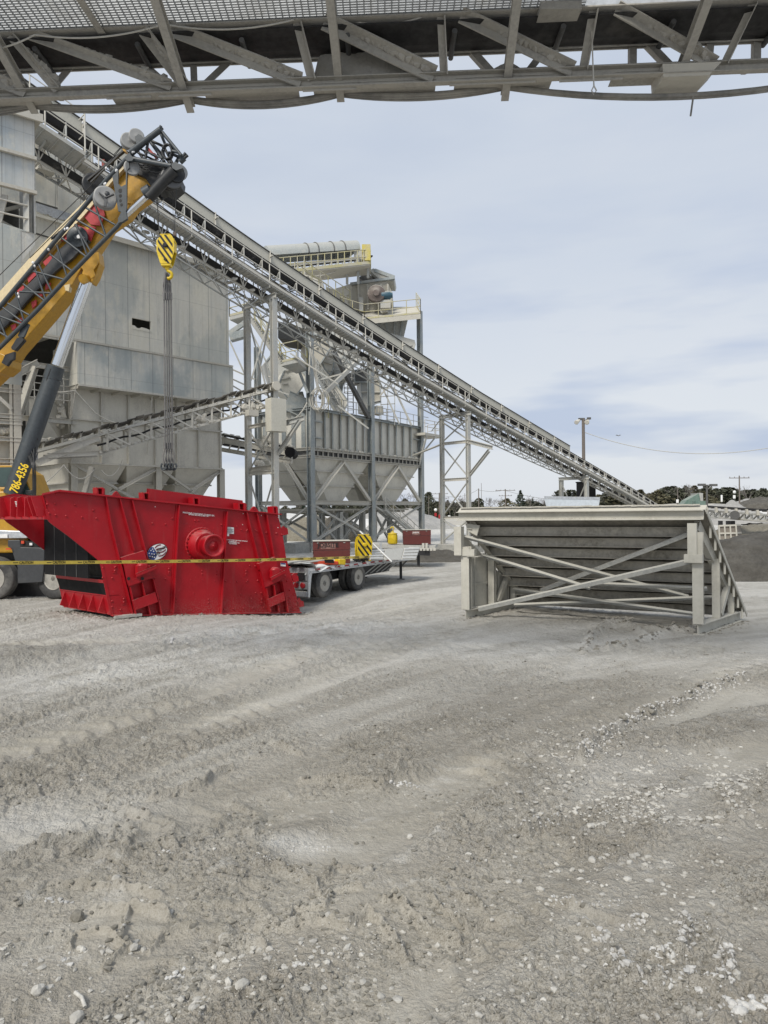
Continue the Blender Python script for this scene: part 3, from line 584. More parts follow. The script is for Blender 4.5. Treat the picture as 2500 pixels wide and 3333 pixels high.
def long_conveyor():
    root = thing('inclined_conveyor', 'very long pale inclined belt conveyor climbing from the right over the grey building', 'conveyor', LP(upx(1500), .9, 0))
    st = list(np.arange(U0, U1, 1.12)); kk = list(zip(st[:-1], st[1:]))
    def run(name, mt, off, w, a, b, kind='beam', u0=U0, u1=U1, **kw):
        mb = MB(); us = [u for u in np.arange(u0, u1, 2.24)]+[u1]
        for p, q in zip(us[:-1], us[1:]): getattr(mb, kind)(LP(p, off, w), LP(q, off, w), a, b, **kw)
        return mb.obj(name, M[mt], root)
    run('toe_plate', 'rail', 0, .05, .05, .13)
    mb = MB()
    for p, q in kk:
        mb.hexa([LP(p, .02, -.05), LP(q, .02, -.05), LP(q, .70, -.05), LP(p, .70, -.05)], [LP(p, .02, 0), LP(q, .02, 0), LP(q, .70, 0), LP(p, .70, 0)])
        for j in range(5): u = p+(q-p)*j/5; mb.beam(LP(u, .02, -.07), LP(u, .70, -.07), .03, .03)
    mb.obj('walkway', M['steel'], root)
    for u in st[::2]: mb = MB(); mb.chan(LP(u, -.03, -.1), LP(u, .75, -.14), .06, .11); mb.obj('walkway_bearer', M['steel'], root)
    for nm, off in (('near_handrail', .0), ('far_handrail', 1.75)):
        mb = MB(); u_a = U0 if off == 0 else upx(1900)
        us = [u for u in st[::2] if u >= u_a]
        for u in us: mb.beam(LP(u, off, 0), LP(u, off, .74), .05)
        for p, q in zip(us[:-1], us[1:]):
            for w_ in (.74, .4): mb.beam(LP(p, off, w_), LP(q, off, w_), .04)
        mb.obj('handrail', M['rail'], root)
    for off, tp in ((.75, 1), (1.55, 0)):
        mb = MB()
        for p, q in kk:
            for w_, s_ in ((.44, .1), (-.48, .12)): mb.chan(LP(p, off, w_), LP(q, off, w_), .06, s_)
        mb.obj('side_truss_chord', M['rail'] if tp else M['steel'], root)
        mb = MB()
        for i, (p, q) in enumerate(kk):
            mb.beam(LP(p, off, -.46), LP(p, off, .44), .055); m_ = (p+q)/2
            mb.beam(LP(p, off, -.46), LP(m_, off, .44), .045); mb.beam(LP(m_, off, .44), LP(q, off, -.46), .045)
        mb.obj('side_truss_lacing', M['rail'] if tp else M['steel'], root)
    mb = MB()
    for i, (p, q) in enumerate(kk):
        mb.beam(LP(p, .7, -.5), LP(p, 1.55, -.5), .06); mb.beam(LP(p, .7, -.5), LP((p+q)/2, 1.55, -.5), .045); mb.beam(LP((p+q)/2, 1.55, -.5), LP(q, .7, -.5), .045)
    mb.obj('bottom_lacing', M['beige'], root)
    # second, deeper pair of chords on the long free spans
    mb = MB(); ua, ub = upx(430), upx(1905); us = list(np.arange(ua, ub, 1.12))
    def dp(u): return -.62-.42*max(0, math.sin(math.pi*((u-ua)/(ub-ua))))**.4
    for p, q in zip(us[:-1], us[1:]):
        for off in (.75, 1.5):
            mb.beam(LP(p, off, dp(p)), LP(q, off, dp(q)), .06); mb.beam(LP(p, off, dp(p)), LP((p+q)/2, off, -.5), .035); mb.beam(LP((p+q)/2, off, -.5), LP(q, off, dp(q)), .035)
        mb.beam(LP(p, .75, dp(p)), LP(p, 1.5, dp(p)), .045); mb.beam(LP(p, .75, dp(p)), LP(q, 1.5, dp(q)), .03)
    mb.obj('lower_truss', M['steel'], root)
    mb = MB()
    for p, q in kk:
        for (o1, w1), (o2, w2) in (((.70, 1.12), (.90, .94)), ((.90, .94), (1.28, .94)), ((1.28, .94), (1.48, 1.12))):
            mb.hexa([LP(p, o1, w1), LP(q, o1, w1), LP(q, o2, w2), LP(p, o2, w2)], [LP(p, o1, w1+.02), LP(q, o1, w1+.02), LP(q, o2, w2+.02), LP(p, o2, w2+.02)])
    mb.obj('carrying_belt', M['belt'], root)
    mb = MB()
    for p, q in kk: mb.hexa([LP(p, .72, -.18), LP(q, .72, -.18), LP(q, 1.5, -.18), LP(p, 1.5, -.18)], [LP(p, .72, -.16), LP(q, .72, -.16), LP(q, 1.5, -.16), LP(p, 1.5, -.16)]); mb.hexa([LP(p, .74, .02), LP(q, .74, .02), LP(q, .76, .02), LP(p, .76, .02)], [LP(p, .74, .40), LP(q, .74, .40), LP(q, .76, .4), LP(p, .76, .4)])
    mb.obj('return_belt', M['belt'], root)
    for u in st:
        mb = MB(); mb.tube(LP(u, .88, .86), LP(u, 1.3, .86), .06, 7); mb.tube(LP(u, .70, 1.0), LP(u, .88, .86), .06, 7); mb.tube(LP(u, 1.3, .86), LP(u, 1.5, 1.0), .06, 7); mb.beam(LP(u, .67, .76), LP(u, 1.55, .76), .06); mb.beam(LP(u, .68, .44), LP(u, .68, 1.1), .05); mb.obj('troughing_idler', M['steel'], root)
    ug = upx(1908); mb = MB(); us = list(np.arange(U0, ug, 1.12))
    for p, q in zip(us[:-1], us[1:]):
        mb.hexa([LP(p, 1.62, 1.38), LP(q, 1.62, 1.38), LP(q, 1.65, 1.38), LP(p, 1.65, 1.38)], [LP(p, 1.62, 1.94), LP(q, 1.62, 1.94), LP(q, 1.65, 1.94), LP(p, 1.65, 1.94)])
    mb.obj('wind_guard', M['guard'], root)
    mb = MB()
    for p, q in zip(us[:-1], us[1:]): mb.beam(LP(p, 1.6, 1.96), LP(q, 1.6, 1.96), .1, .03)
    mb.obj('guard_cap', M['dark'], root)
    for u in us[::3]: mb = MB(); mb.beam(LP(u, 1.58, .4), LP(u, 1.58, 2.02), .07); mb.beam(LP(u, 1.58, 1.75), LP(u, 1.35, 1.8), .1, .06); mb.obj('guard_post', M['rail'], root)
    rr = random.Random(5)
    for k in range(4):
        mb = MB(); pts = []
        for u in np.arange(upx(330), upx(1700), .6): pts.append(LP(u, .63-.02*k, .34+.07*k+.06*math.sin(u*1.9+k*2)+.04*rr.random()))
        mb.path(pts, .022, 5); mb.obj('power_cable', M['cable'] if k % 2 else M['black'], root)
    # broader maintenance landing by the building
    mb = MB(); ue = upx(258)
    for p in np.arange(U0, ue, .6): q = min(ue, p+.6); mb.hexa([LP(p, -.62, -.07), LP(q, -.62, -.07), LP(q, .6, -.07), LP(p, .6, -.07)], [LP(p, -.62, -.02), LP(q, -.62, -.02), LP(q, .6, -.02), LP(p, .6, -.02)]); mb.beam(LP(p, -.62, -.1), LP(p, .6, -.1), .03, .04)
    mb.beam(LP(ue, -.64, -.12), LP(ue, .6, -.12), .07, .12); mb.beam(LP(U0, -.64, -.04), LP(ue, -.64, -.04), .05, .16)
    mb.obj('landing', M['steel'], root)
    mb = MB(); mb.beam(LP(ue, -.62, 0), LP(ue, -.62, 1.1), .05); mb.beam(LP(ue, -.62, 1.1), LP(U0, -.62, 1.1), .035); mb.beam(LP(ue, -.62, 1.1), LP(ue, .0, 1.1), .035); mb.beam(LP(ue, -.62, .55), LP(ue, .0, .55), .03)
    for u in (ue-2.2, ue-4.4): mb.beam(LP(u, -.62, 0), LP(u, -.62, 1.1), .04)
    mb.obj('handrail', M['rail'], root)
    mb = MB(); u = upx(345, 0); mb.box(LP(upx(360), .72, .65), (.12, .12, .35)); mb.obj('emergency_stop', M['red_dull'], root)
    mb = MB()
    for u in np.arange(ua, ub, 1.12):
        if rr.random() < .75: mb.blob(LP(u+rr.random(), .72, -.40), .09+.07*rr.random(), int(u*9), (1.8, .7, .8), 1, .3)
    for u in np.arange(ua, ub, .9):
        if rr.random() < .4: mb.blob(LP(u+rr.random(), 1.1, -.48), .16, int(u*7), (1.8, 1, .5), 1, .3)
    stuff(mb.obj('spilled_dust', M['dustheap'], root))
M['guard'] = dusty('pale_wind_guard', (.50, .485, .42), .85, 0, .35, (.54, .525, .46), var=.08)
M['red_dull'] = plain('dull_red_paint', (.26, .04, .03), .6)
long_conveyor()

def tower(uc, label, zb, zt_off=-.62, levels=(), wd=2.4, near=.1, leg=.26, col='steel', ped=False, zped=.45):
    """two-legged braced bent standing square under the conveyor"""
    a0 = LP(uc, near); b0 = LP(uc, near+wd)
    root = thing('support_tower', label, 'steel tower', (a0.x, a0.y, zb), 'support towers of the inclined conveyor')
    zt = a0.z+zt_off
    def A(z): return V((a0.x, a0.y, z))
    def B(z): return V((b0.x, b0.y, z))
    for f in (A, B):
        mb = MB(); mb.ibeam(f(zb), f(zt), leg, leg*.95, up=LC.n, t=leg*.09); mb.obj('leg', M[col], root)
    mb = MB(); mb.ibeam(A(zt+.12)-(B(0)-A(0)).normalized()*.25, B(zt+.12)+(B(0)-A(0)).normalized()*.25, .2, .26); mb.obj('cap_beam', M[col], root)
    lv = [zb+.15]+list(levels)+[zt-.1]
    for z in levels: mb = MB(); mb.ibeam(A(z), B(z), .16, .2); mb.obj('cross_beam', M['rail'], root)
    for z0, z1 in zip(lv[:-1], lv[1:]):
        for f, g_ in ((A, B), (B, A)): mb = MB(); mb.angle(f(z0+.1), g_(z1-.12), .11); mb.obj('brace', M[col], root)
    if ped:
        mb = MB()
        mb.box(((a0.x+b0.x)/2, (a0.y+b0.y)/2, zped/2), (wd+1.2, 1.6, zped+.1), rz=math.atan2(b0.y-a0.y, b0.x-a0.x)); mb.obj('footing', M['conc'], root)
    return root, A, B, zt
SC = [1.0, 1.0]; LAT = 1.
u1 = upx(1526); r1, A, B, zt = tower(u1, 'freestanding braced steel tower with a cantilever arm, in the middle of the conveyor', .45, levels=(2.35, 5.0, 7.55), ped=True)
d_ = (A(0)-B(0)).normalized()
p0 = A(7.55); p1 = LC.pt(u1, 7.55, .1)+V((.9, -.6, 0)).normalized()*2.3; mb = MB(); mb.ibeam(A(7.55), P(1603, 1457, A(0).y-2.2), .2, .26); mb.obj('cantilever_arm', M['steel'], r1)
mb = MB(); mb.ibeam(P(1592, 1466, A(0).y-2.0), P(1529, 1546, A(0).y), .16, .2); mb.obj('knee_brace', M['steel'], r1)
mb = MB(); mb.tube(B(7.55), P(1345, 1483, 62), .08, 8); mb.obj('tie_pipe', M['rail'], r1)
mb = MB(); mb.tube(B(9.4), P(1405, 1403, 60), .04, 8); mb.obj('tie_pipe', M['steel'], r1)
u2 = upx(893); r2, A, B, zt = tower(u2, 'support tower beside the grey building, rising behind the right end of the red machine', -.1, levels=(5.0, 7.6), wd=2.6, leg=.3)
mb = MB(); q = P(990, 1361, A(0).y-1.2); mb.ibeam(V((A(0).x, A(0).y, q.z-.25)), q, .2, .26); mb.ibeam(P(976, 1369, A(0).y-1.15), P(905, 1477, A(0).y), .16, .2); mb.obj('cantilever_arm', M['steel'], r2)
u3 = upx(1912); r3, A, B, zt = tower(u3, 'short braced support bent near the foot of the inclined conveyor', 0, levels=(), wd=2.4, leg=.3)
mb = MB(); c = P(1916, 1597, 62); mb.box((c.x+.2, c.y+1.5, 2.6), (1.15, 1.2, 5.2), rz=.4); mb.box((c.x+.2, c.y+1.5, 5.25), (1.25, 1.3, .1), rz=.4); tag(mb.obj('steel_tank', M['black']), 'tall black tank standing under the low end of the inclined conveyor', 'tank')
# ---------------------------------------------------------------- grey processing building
def siding(name, a, b_, patch=.5, seed=0., fine=False):
    m, nt, b = base(name)
    pa = noise(nt, .55, 5, .55, (1, 1, .8), (seed, 3, 1), src='Pos'); st = noise(nt, 1., 6, .6, (3.3, 3.3, .22), (seed, 1, 6), src='Pos'); fi = noise(nt, 7, 5, .6, src='Pos')
    c = mixc(nt, rmp(nt, pa, .5-.12*patch, .62, 0, 1), a, b_)
    c = mixc(nt, rmp(nt, st, .52, .72, 0, .42), c, (.27, .295, .30)); c = mixc(nt, rmp(nt, st, .3, .42, .45, 0), c, (.56, .54, .46)); c = mixc(nt, rmp(nt, fi, .4, .7, 0, .3), c, tuple(k*.75 for k in b_))
    pb = noise(nt, .33, 6, .62, (1, 1, .7), (seed+7, 2, 3), src='Pos'); c = mixc(nt, mul(nt, rmp(nt, pb, .50, .58), .25+.45*patch), c, (.33, .37, .375)); pc = noise(nt, .8, 7, .7, (1, 1, .6), (seed+3, 9, 3), src='Pos'); c = mixc(nt, rmp(nt, pc, .54, .62, 0, .5), c, (.64, .61, .52)); c = mixc(nt, rmp(nt, noise(nt, 2.2, 6, .7, (3, 3, .3), (seed, 4, 4), src='Pos'), .60, .68, 0, .4), c, (.24, .235, .20))
    # sheet joints
    g = nd(nt, 'NewGeometry'); s = nd(nt, 'SeparateXYZ'); nt.links.new(g.outputs['Position'], s.inputs[0])
    u = mul(nt, mul(nt, s.outputs[0], .68), mul(nt, s.outputs[1], .73), 'ADD')
    for per, wd, dk in ((1.22, .022, .55), (.30, .02, .18 if not fine else .5)):
        fr = mul(nt, mul(nt, u, 1/per), 1., 'FRACT') if False else None
        f = nd(nt, 'Math', operation='FRACT'); nt.links.new(mul(nt, u, 1/per), f.inputs[0])
        c = mixc(nt, mul(nt, rmp(nt, f.outputs[0], wd, wd*1.5, 1, 0), dk), c, (.13, .135, .13))
    h = nd(nt, 'Math', operation='FRACT'); nt.links.new(mul(nt, s.outputs[2], 1/2.44), h.inputs[0]); c = mixc(nt, mul(nt, rmp(nt, h.outputs[0], .008, .012, 1, 0), .3), c, (.15, .15, .145))
    setc(nt, b, 'Base Color', c); b.inputs['Roughness'].default_value = .75; b.inputs['Metallic'].default_value = .1; bump(nt, b, mul(nt, fi, st, 'ADD'), .02, .4); return m
M['wall'] = siding('dusty_wall_sheet', (.62, .61, .56), (.68, .66, .58)); M['skirt'] = siding('streaked_skirt_sheet', (.46, .49, .475), (.66, .645, .585), .9, 4.)
M['wallL'] = siding('weathered_zinc_sheet', (.42, .46, .475), (.57, .565, .53), .8, 9., True); M['binw'] = dusty('caked_bin_plate', (.59, .57, .51), .9, 0, .6, (.66, .64, .57), var=.15, streak=.3)
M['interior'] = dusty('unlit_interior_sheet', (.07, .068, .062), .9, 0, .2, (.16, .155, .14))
BW = Pl((-15.5, 35), (-9.0, 42))
def building():
    root = thing('processing_building', 'tall grey sheet clad processing building with tan hopper base, behind the crane at left', 'building', BW.pt(3, 0, 0))
    def U_(px, py=1200, off=0): return BW.uz(px, py, off)[0]
    def Z_(px, py, off=0): return BW.uz(px, py, off)[1]
    uR = U_(746); uL = -6.5; uS = U_(245, 1115)
    zs1, zs0 = Z_(245, 1115), Z_(753, 1313, -.25)
    z_top = Z_(600, 845); u38 = U_(380, 743)
    # main wall with an irregular opening cut out
    h0, h1, k0, k1 = U_(430, 1050), U_(491, 1050), Z_(460, 1070), Z_(460, 1040)
    mb = MB(); th = BW.n*.12
    def q(u0, u1, za, zb): mb.plate([BW.pt(u0, za), BW.pt(u1, za), BW.pt(u1, zb), BW.pt(u0, zb)], th)
    q(uL, h0, zs1, z_top); q(h1, uR, zs1, z_top); q(h0, h1, k1, z_top); q(h0, h1, zs1, k0); q(uL, u38-1.2, z_top, z_top+4)
    mb.obj('wall', M['wall'], root)
    rr = random.Random(2); mb = MB(); pts = [BW.pt(h0-.05, k0-.1, -.02)]+[BW.pt(h0+(h1-h0)*t, k0+rr.uniform(-.01, .1), -.02) for t in np.linspace(0, 1, 9)]+[BW.pt(h1+.05, k0-.1, -.02)]
    mb.plate(pts, BW.n*.015); mb.obj('torn_sheet_edge', M['wall'], root)
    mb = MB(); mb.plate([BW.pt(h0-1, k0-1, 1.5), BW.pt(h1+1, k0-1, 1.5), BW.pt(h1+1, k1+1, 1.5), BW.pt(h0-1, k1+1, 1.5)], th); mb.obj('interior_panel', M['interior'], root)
    mb = MB(); mb.plate([BW.pt(uR-.12, zs0, .12), BW.pt(uR-.12, zs0, 9), BW.pt(uR-.12, z_top, 9), BW.pt(uR-.12, z_top, .12)], BW.d*.12); mb.obj('side_wall', M['wall'], root)
    mb = MB(); mb.plate([BW.pt(uL, z_top, -.2), BW.pt(uR+.2, z_top, -.2), BW.pt(uR+.2, z_top+.5, 9), BW.pt(uL, z_top+.5, 9)], V((0, 0, .12))); mb.obj('roof', M['wall'], root)
    mb = MB(); mb.beam(BW.pt(u38-1, z_top+.0, -.22), BW.pt(uR+.2, z_top, -.22), .05, .26); mb.beam(BW.pt(uL, zs1+.06, -.3), BW.pt(uR+.03, zs1+.06, -.3), .12, .1); mb.obj('eaves_trim', M['beige'], root)
    # loose flashing and dark slots at the left
    mb = MB(); a, c = BW.at(118, 660, -.1), BW.at(260, 705, -.1); 
    for i in range(14):
        t0, t1 = i/14, (i+1)/14; p, q_ = a.lerp(c, t0), a.lerp(c, t1); dz = V((0, 0, -.42+rr.uniform(-.05, .05))); mb.plate([p, q_, q_+dz, p+V((0, 0, -.42+rr.uniform(-.05, .05)))], BW.n*.03)
    mb.obj('bent_flashing', M['rail2'], root)
    mb = MB(); mb.plate([BW.at(117, 654, -.03), BW.at(188, 676, -.03), BW.at(188, 680, -.03), BW.at(117, 662, -.03)], BW.n*.02); mb.plate([BW.at(117, 757, -.03), BW.at(165, 772, -.03), BW.at(165, 776, -.03), BW.at(117, 762, -.03)], BW.n*.02); mb.obj('wall_gap', M['interior'], root)
    # skirt
    mb = MB(); mb.plate([BW.pt(uS, zs0, -.28), BW.pt(uR+.08, zs0, -.28), BW.pt(uR+.08, zs1, -.28), BW.pt(uS, zs1, -.28)], BW.n*.26); mb.obj('skirt', M['skirt'], root)
    mb = MB(); mb.plate([BW.pt(uS, zs0, -.275), BW.pt(uS, zs1, -.275), BW.pt(uS, zs1, 2.5), BW.pt(uS, zs0, 2.5)], -BW.d*.05); mb.obj('skirt_end', M['wall'], root)
    mb = MB(); mb.plate([BW.pt(uS, zs0-.06, -.3), BW.pt(uR+.1, zs0-.06, -.3), BW.pt(uR+.1, zs0-.06, 3), BW.pt(uS, zs0-.06, 3)], V((0, 0, .05)))
    for u in np.arange(uS, uR, 1.1): mb.chan(BW.pt(u, zs0-.12, -.25), BW.pt(u, zs0-.12, 1.1), .06, .12)
    mb.obj('skirt_soffit', M['beige'], root)
    mb = MB(); mb.beam(BW.pt(uS, zs0-.02, -.32), BW.pt(uR+.1, zs0-.02, -.32), .08, .1); mb.obj('drip_edge', M['rail'], root)
    # tan hopper bins below, one metre behind the skirt face
    of = .75; ub0 = U_(232, 1400, of); ub1 = U_(716, 1500, of); z0, z1 = Z_(700, 1526, of), zs0
    mb = MB(); mb.plate([BW.pt(ub0, z0, of), BW.pt(ub1, z0, of), BW.pt(ub1, z1, of), BW.pt(ub0, z1, of)], th)
    mb.plate([BW.pt(ub0, z0, of+.02), BW.pt(ub0, z1, of+.02), BW.pt(ub0-.1, z1, 6), BW.pt(ub0-.1, z0, 6)], -BW.d*.1); mb.plate([BW.pt(ub1, z0, of+.02), BW.pt(ub1, z1, of+.02), BW.pt(ub1, z1, 6), BW.pt(ub1, z0, 6)], -BW.d*.1)
    mb.obj('bin_wall', M['binw'], root)
    zf = Z_(235, 1363, of)
    for z, w_ in ((zf, .13), (z0, .16), (z1-.05, .1)): mb = MB(); mb.beam(BW.pt(ub0-.1, z, of-.08), BW.pt(ub1+.1, z, of-.08), .16, w_*.6); mb.obj('bin_flange', M['rail'], root)
    for i, px in enumerate((232, 330, 418, 505, 575, 645, 716)):
        u = U_(px, 1400, of-.06); mb = MB(); mb.beam(BW.pt(u, z0, of-.08), BW.pt(u, z1, of-.08), .09, .16, up=BW.n); mb.obj('bin_stiffener', M['rail'], root)
    # pyramid hoppers
    n = 3; w_ = (ub1-ub0)/n
    for i in range(n):
        a, b_ = ub0+w_*i, ub0+w_*(i+1); m_ = (a+b_)/2; zb = z0-2.9
        mb = MB(); mb.hexa([BW.pt(m_-.5, zb, of+1.9), BW.pt(m_+.5, zb, of+1.9), BW.pt(m_+.5, zb, of+2.9), BW.pt(m_-.5, zb, of+2.9)], [BW.pt(a, z0, of), BW.pt(b_, z0, of), BW.pt(b_, z0, of+5), BW.pt(a, z0, of+5)]); hp = mb.obj('hopper', M['binw'], root)
        mb = MB()
        for t in (.33, .62, .85):
            c0 = [BW.pt(a, z0, of).lerp(BW.pt(m_-.5, zb, of+1.9), t), BW.pt(b_, z0, of).lerp(BW.pt(m_+.5, zb, of+1.9), t), BW.pt(b_, z0, of+5).lerp(BW.pt(m_+.5, zb, of+2.9), t), BW.pt(a, z0, of+5).lerp(BW.pt(m_-.5, zb, of+2.9), t)]
            for p, q_ in zip(c0, c0[1:]+c0[:1]): mb.beam(p, q_, .3, .08)
        mb.obj('hopper_rib', M['rail'], hp)
    for px in (235, 510, 716):
        u = U_(px+6, 1550, of); mb = MB(); mb.ibeam(BW.pt(u, 0, of+.1), BW.pt(u, z0, of+.1), .34, .34, up=BW.n); mb.obj('column', M['beige'], root)
    us_ = [U_(241, 1550, of), U_(516, 1550, of), U_(722, 1550, of)]
    for a, b_ in zip(us_[:-1], us_[1:]):
        for s_, t_ in ((.1, 2.6), (2.6, .1)): mb = MB(); mb.angle(BW.pt(a, z0-s_, of), BW.pt(b_, z0-t_, of), .16); mb.obj('brace', M['rail'], root)
    mb = MB(); mb.beam(BW.pt(ub0, z0-2.9, of), BW.pt(ub1, z0-2.9, of), .3, .2); mb.obj('tie_beam', M['rail'], root)
    for px, py, py2 in ((250, 1237, 1357), (495, 1290, 1480)): mb = MB(); mb.tube(BW.at(px, py, -.2), BW.at(px-16, py2, .6), .03); mb.obj('hanger_rod', M['rail'], root)
    mb = MB(); mb.path([BW.at(*p, -.35) for p in ((178, 1277), (210, 1276), (243, 1271), (270, 1300), (310, 1345), (350, 1368), (400, 1384), (470, 1384), (520, 1380))], .03); mb.obj('conduit', M['rail'], root)
    # dark bay between the two blocks, with floors and stair clutter
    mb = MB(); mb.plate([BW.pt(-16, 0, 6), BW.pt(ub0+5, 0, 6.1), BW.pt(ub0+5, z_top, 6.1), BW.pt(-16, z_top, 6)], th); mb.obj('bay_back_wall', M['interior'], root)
    zc = Z_(205, 1085, 1.); 
    mb = MB(); mb.plate([BW.pt(-5, zc, .3), BW.pt(uS, zc, .3), BW.pt(uS, zc+.2, 6), BW.pt(-5, zc+.2, 6)], V((0, 0, .15)))
    for u in np.arange(-5, uS, 1.2): mb.ibeam(BW.pt(u, zc-.15, .3), BW.pt(u, zc, 6), .12, .25)
    mb.obj('bay_floor', M['beige'], root)
    for z in (Z_(130, 1190, .6), Z_(130, 1190, .6)-2.6): mb = MB(); mb.ibeam(BW.pt(-5, z, .6), BW.pt(uS+.3, z, .6), .2, .24); mb.obj('bay_beam', M['rail'], root)
    mb = MB(); z = Z_(130, 1190, .6)
    for k_ in range(4): mb.beam(BW.pt(-4+.0*k_, z-.5-.35*k_, .6), BW.pt(uS, z-.5-.35*k_, .6), .04)
    for u in np.arange(-4, uS, .7): mb.beam(BW.pt(u, z-1.7, .6), BW.pt(u, z-.1, .6), .04)
    mb.obj('bay_handrail', M['rail'], root)
    mb = MB(); mb.ibeam(BW.at(60, 1215, -.2), BW.at(125, 1180, -.2), .25, .32); mb.ibeam(BW.at(112, 1195, -.2), BW.at(62, 1350, -.2), .25, .35); mb.obj('knee_bracket', M['beige'], root)
    # chute feeding the small conveyor
    mb = MB(); mb.hexa([BW.at(95, 1300, .3), BW.at(110, 1300, .3), BW.at(200, 1440, .2), BW.at(95, 1470, .2)], [BW.at(95, 1300, 2.3), BW.at(110, 1300, 2.3), BW.at(200, 1440, 1.6), BW.at(95, 1470, 1.6)]); mb.obj('transfer_chute', M['beige2'], root)
    mb = MB()
    for i in range(26): p = BW.at(130+i*8+rr.uniform(-4, 4), 1432+.14*i*2+rr.uniform(-4, 6), -.1); mb.blob(p, rr.uniform(.12, .3), i, (1, 1, .7), 1, .25)
    for i in range(12): p = BW.at(196+rr.uniform(-10, 14), 1300+i*7, .9); mb.blob(p, rr.uniform(.1, .28), i+60, (.8, .8, 1.2), 1, .3)
    stuff(mb.obj('spilled_dust', M['dustheap'], root))
    mb = MB(); mb.chan(BW.at(118, 470, -.5), BW.at(160, 560, -.5), .25, .3); mb.box(BW.at(146, 545, -.6), (.8, .6, .5), rz=.8); mb.tube(BW.at(186, 540, -.5), BW.at(186, 668, -.5), .02); mb.obj('roof_bracket', M['beige'], root)
building()
# left block standing forward of the conveyor
LBK = Pl((-15.5, 25), (-12.35, 27.6))
def left_block():
    root = thing('clad_tower_block', 'zinc clad tower block at the left edge with an open railed gap in its wall', 'building', LBK.pt(2, 0, 0))
    def at(px, py, o=0): return LBK.at(px, py, o)
    u1 = LBK.uz(112, 600)[0]; u0 = -5; ul = LBK.uz(72, 1200)[0]
    def z(px, py): return LBK.uz(px, py)[1]
    def band(name, mt, za, zb, u1=u1, off=0, th=.1): mb = MB(); mb.plate([LBK.pt(u0, za, off), LBK.pt(u1, za, off), LBK.pt(u1, zb, off), LBK.pt(u0, zb, off)], LBK.n*th); return mb.obj(name, M[mt], root)
    zr = z(108, 392); b1 = z(110, 520); b2 = z(110, 632); b3 = z(104, 758); bot = z(68, 1254)
    band('upper_cladding', 'wallL', b1, zr+.0, off=-.04); band('middle_cladding', 'wallL', b2, b1)
    mb = MB(); mb.plate([LBK.pt(u0, b3-.0), LBK.pt(u1, b3), LBK.pt(u0, b3+.9)], LBK.n*.1)
    mb.plate([LBK.pt(u0, bot), LBK.pt(ul, bot), LBK.pt(ul, z(72, 1000)), LBK.pt(u1, b3+3.5*0-1.0), LBK.pt(u1, b3), LBK.pt(u0, b3)], LBK.n*.1) if False else mb.plate([LBK.pt(u0, bot), LBK.pt(ul, bot), LBK.pt(ul, b3), LBK.pt(u0, b3)], LBK.n*.1)
    mb.obj('lower_cladding', M['skirt'], root)
    mb = MB(); mb.plate([LBK.pt(ul, b3-1.2, .02), LBK.pt(u1, b3-.4, .02), LBK.pt(u1, b3, .02), LBK.pt(ul, b3, .02)], LBK.n*.08); mb.obj('corner_sheet', M['wallL'], root)
    mb = MB(); mb.plate([LBK.pt(u1-.02, b3, .02), LBK.pt(u1-.02, zr, .02), LBK.pt(u1-.02, zr, 2.2), LBK.pt(u1-.02, b3, 2.2)], LBK.d*.06); mb.obj('corner_trim', M['steel'], root)
    for zz in (b1, b2+.02): mb = MB(); mb.beam(LBK.pt(u0, zz, -.12), LBK.pt(u1+.05, zz, -.12), .14, .12); mb.obj('wall_flashing', M['beige'], root)
    mb = MB(); mb.plate([LBK.pt(u0, zr, -.3), LBK.pt(u1+.25, zr, -.3), LBK.pt(u1+.25, zr+.1, 3), LBK.pt(u0, zr+.1, 3)], V((0, 0, .1))); mb.beam(LBK.pt(u0, zr+.02, -.3), LBK.pt(u1+.25, zr+.02, -.3), .1, .3); mb.obj('roof', M['beige'], root)
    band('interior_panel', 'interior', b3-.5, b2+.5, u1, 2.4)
    mb = MB(); mb.ibeam(LBK.pt(u1-.22, b3, .1), LBK.pt(u1-.22, b2, .1), .22, .25); mb.obj('gap_post', M['steel'], root); mb = MB(); mb.ibeam(LBK.pt(u1-2.2, b3, .8), LBK.pt(u1-2.2, b2, .8), .3, .3); mb.obj('gap_post', M['steel'], root)
    mb = MB()
    for t in (.33, .66): mb.tube(LBK.pt(u0, b3+(b2-b3)*t, -.03), LBK.pt(u1-.25, b3+(b2-b3)*t, -.03), .035)
    mb.tube(LBK.pt(u1-2.1, b3, -.03), LBK.pt(u1-2.1, b3+1.3, -.03), .04); mb.obj('guard_rail', M['rail'], root)
    mb = MB(); mb.beam(LBK.pt(u1-1.25, b3-.1, .3), LBK.pt(u1-.95, b3+1.3, .3), .25, .05); mb.beam(LBK.pt(u1-2.6, b2-.3, 1.2), LBK.pt(u1-.3, b3+.4, 1.2), .12); mb.beam(LBK.pt(u1-2.2, b2-1.2, 1), LBK.pt(u1-.3, b2-.2, 1.), .12); mb.obj('brace', M['rail'], root)
    # frame and bin panels below the cladding
    zt = bot; mb = MB(); mb.plate([LBK.pt(u0, 0, .35), LBK.pt(ul-.3, 0, .35), LBK.pt(ul-.3, zt, .35), LBK.pt(u0, zt, .35)], LBK.n*.1); mb.obj('bin_wall', M['binw'], root)
    for px in (57, 36, -60): mb = MB(); mb.ibeam(LBK.pt(LBK.uz(px, 1400)[0], 0, .1), LBK.pt(LBK.uz(px, 1400)[0], zt, .1), .26 if px != 36 else .1, .26, up=LBK.n); mb.obj('column', M['beige'], root)
    for py in (1272, 1355, 1375, 1430, 1500): zz = z(40, py); mb = MB(); mb.ibeam(LBK.pt(u0, zz, .05), LBK.pt(ul, zz, .05), .2, .16); mb.obj('girt', M['rail'], root)
    mb = MB(); mb.beam(at(-30, 1270), at(38, 1332), .12); mb.obj('brace', M['rail'], root)
    mb = MB()
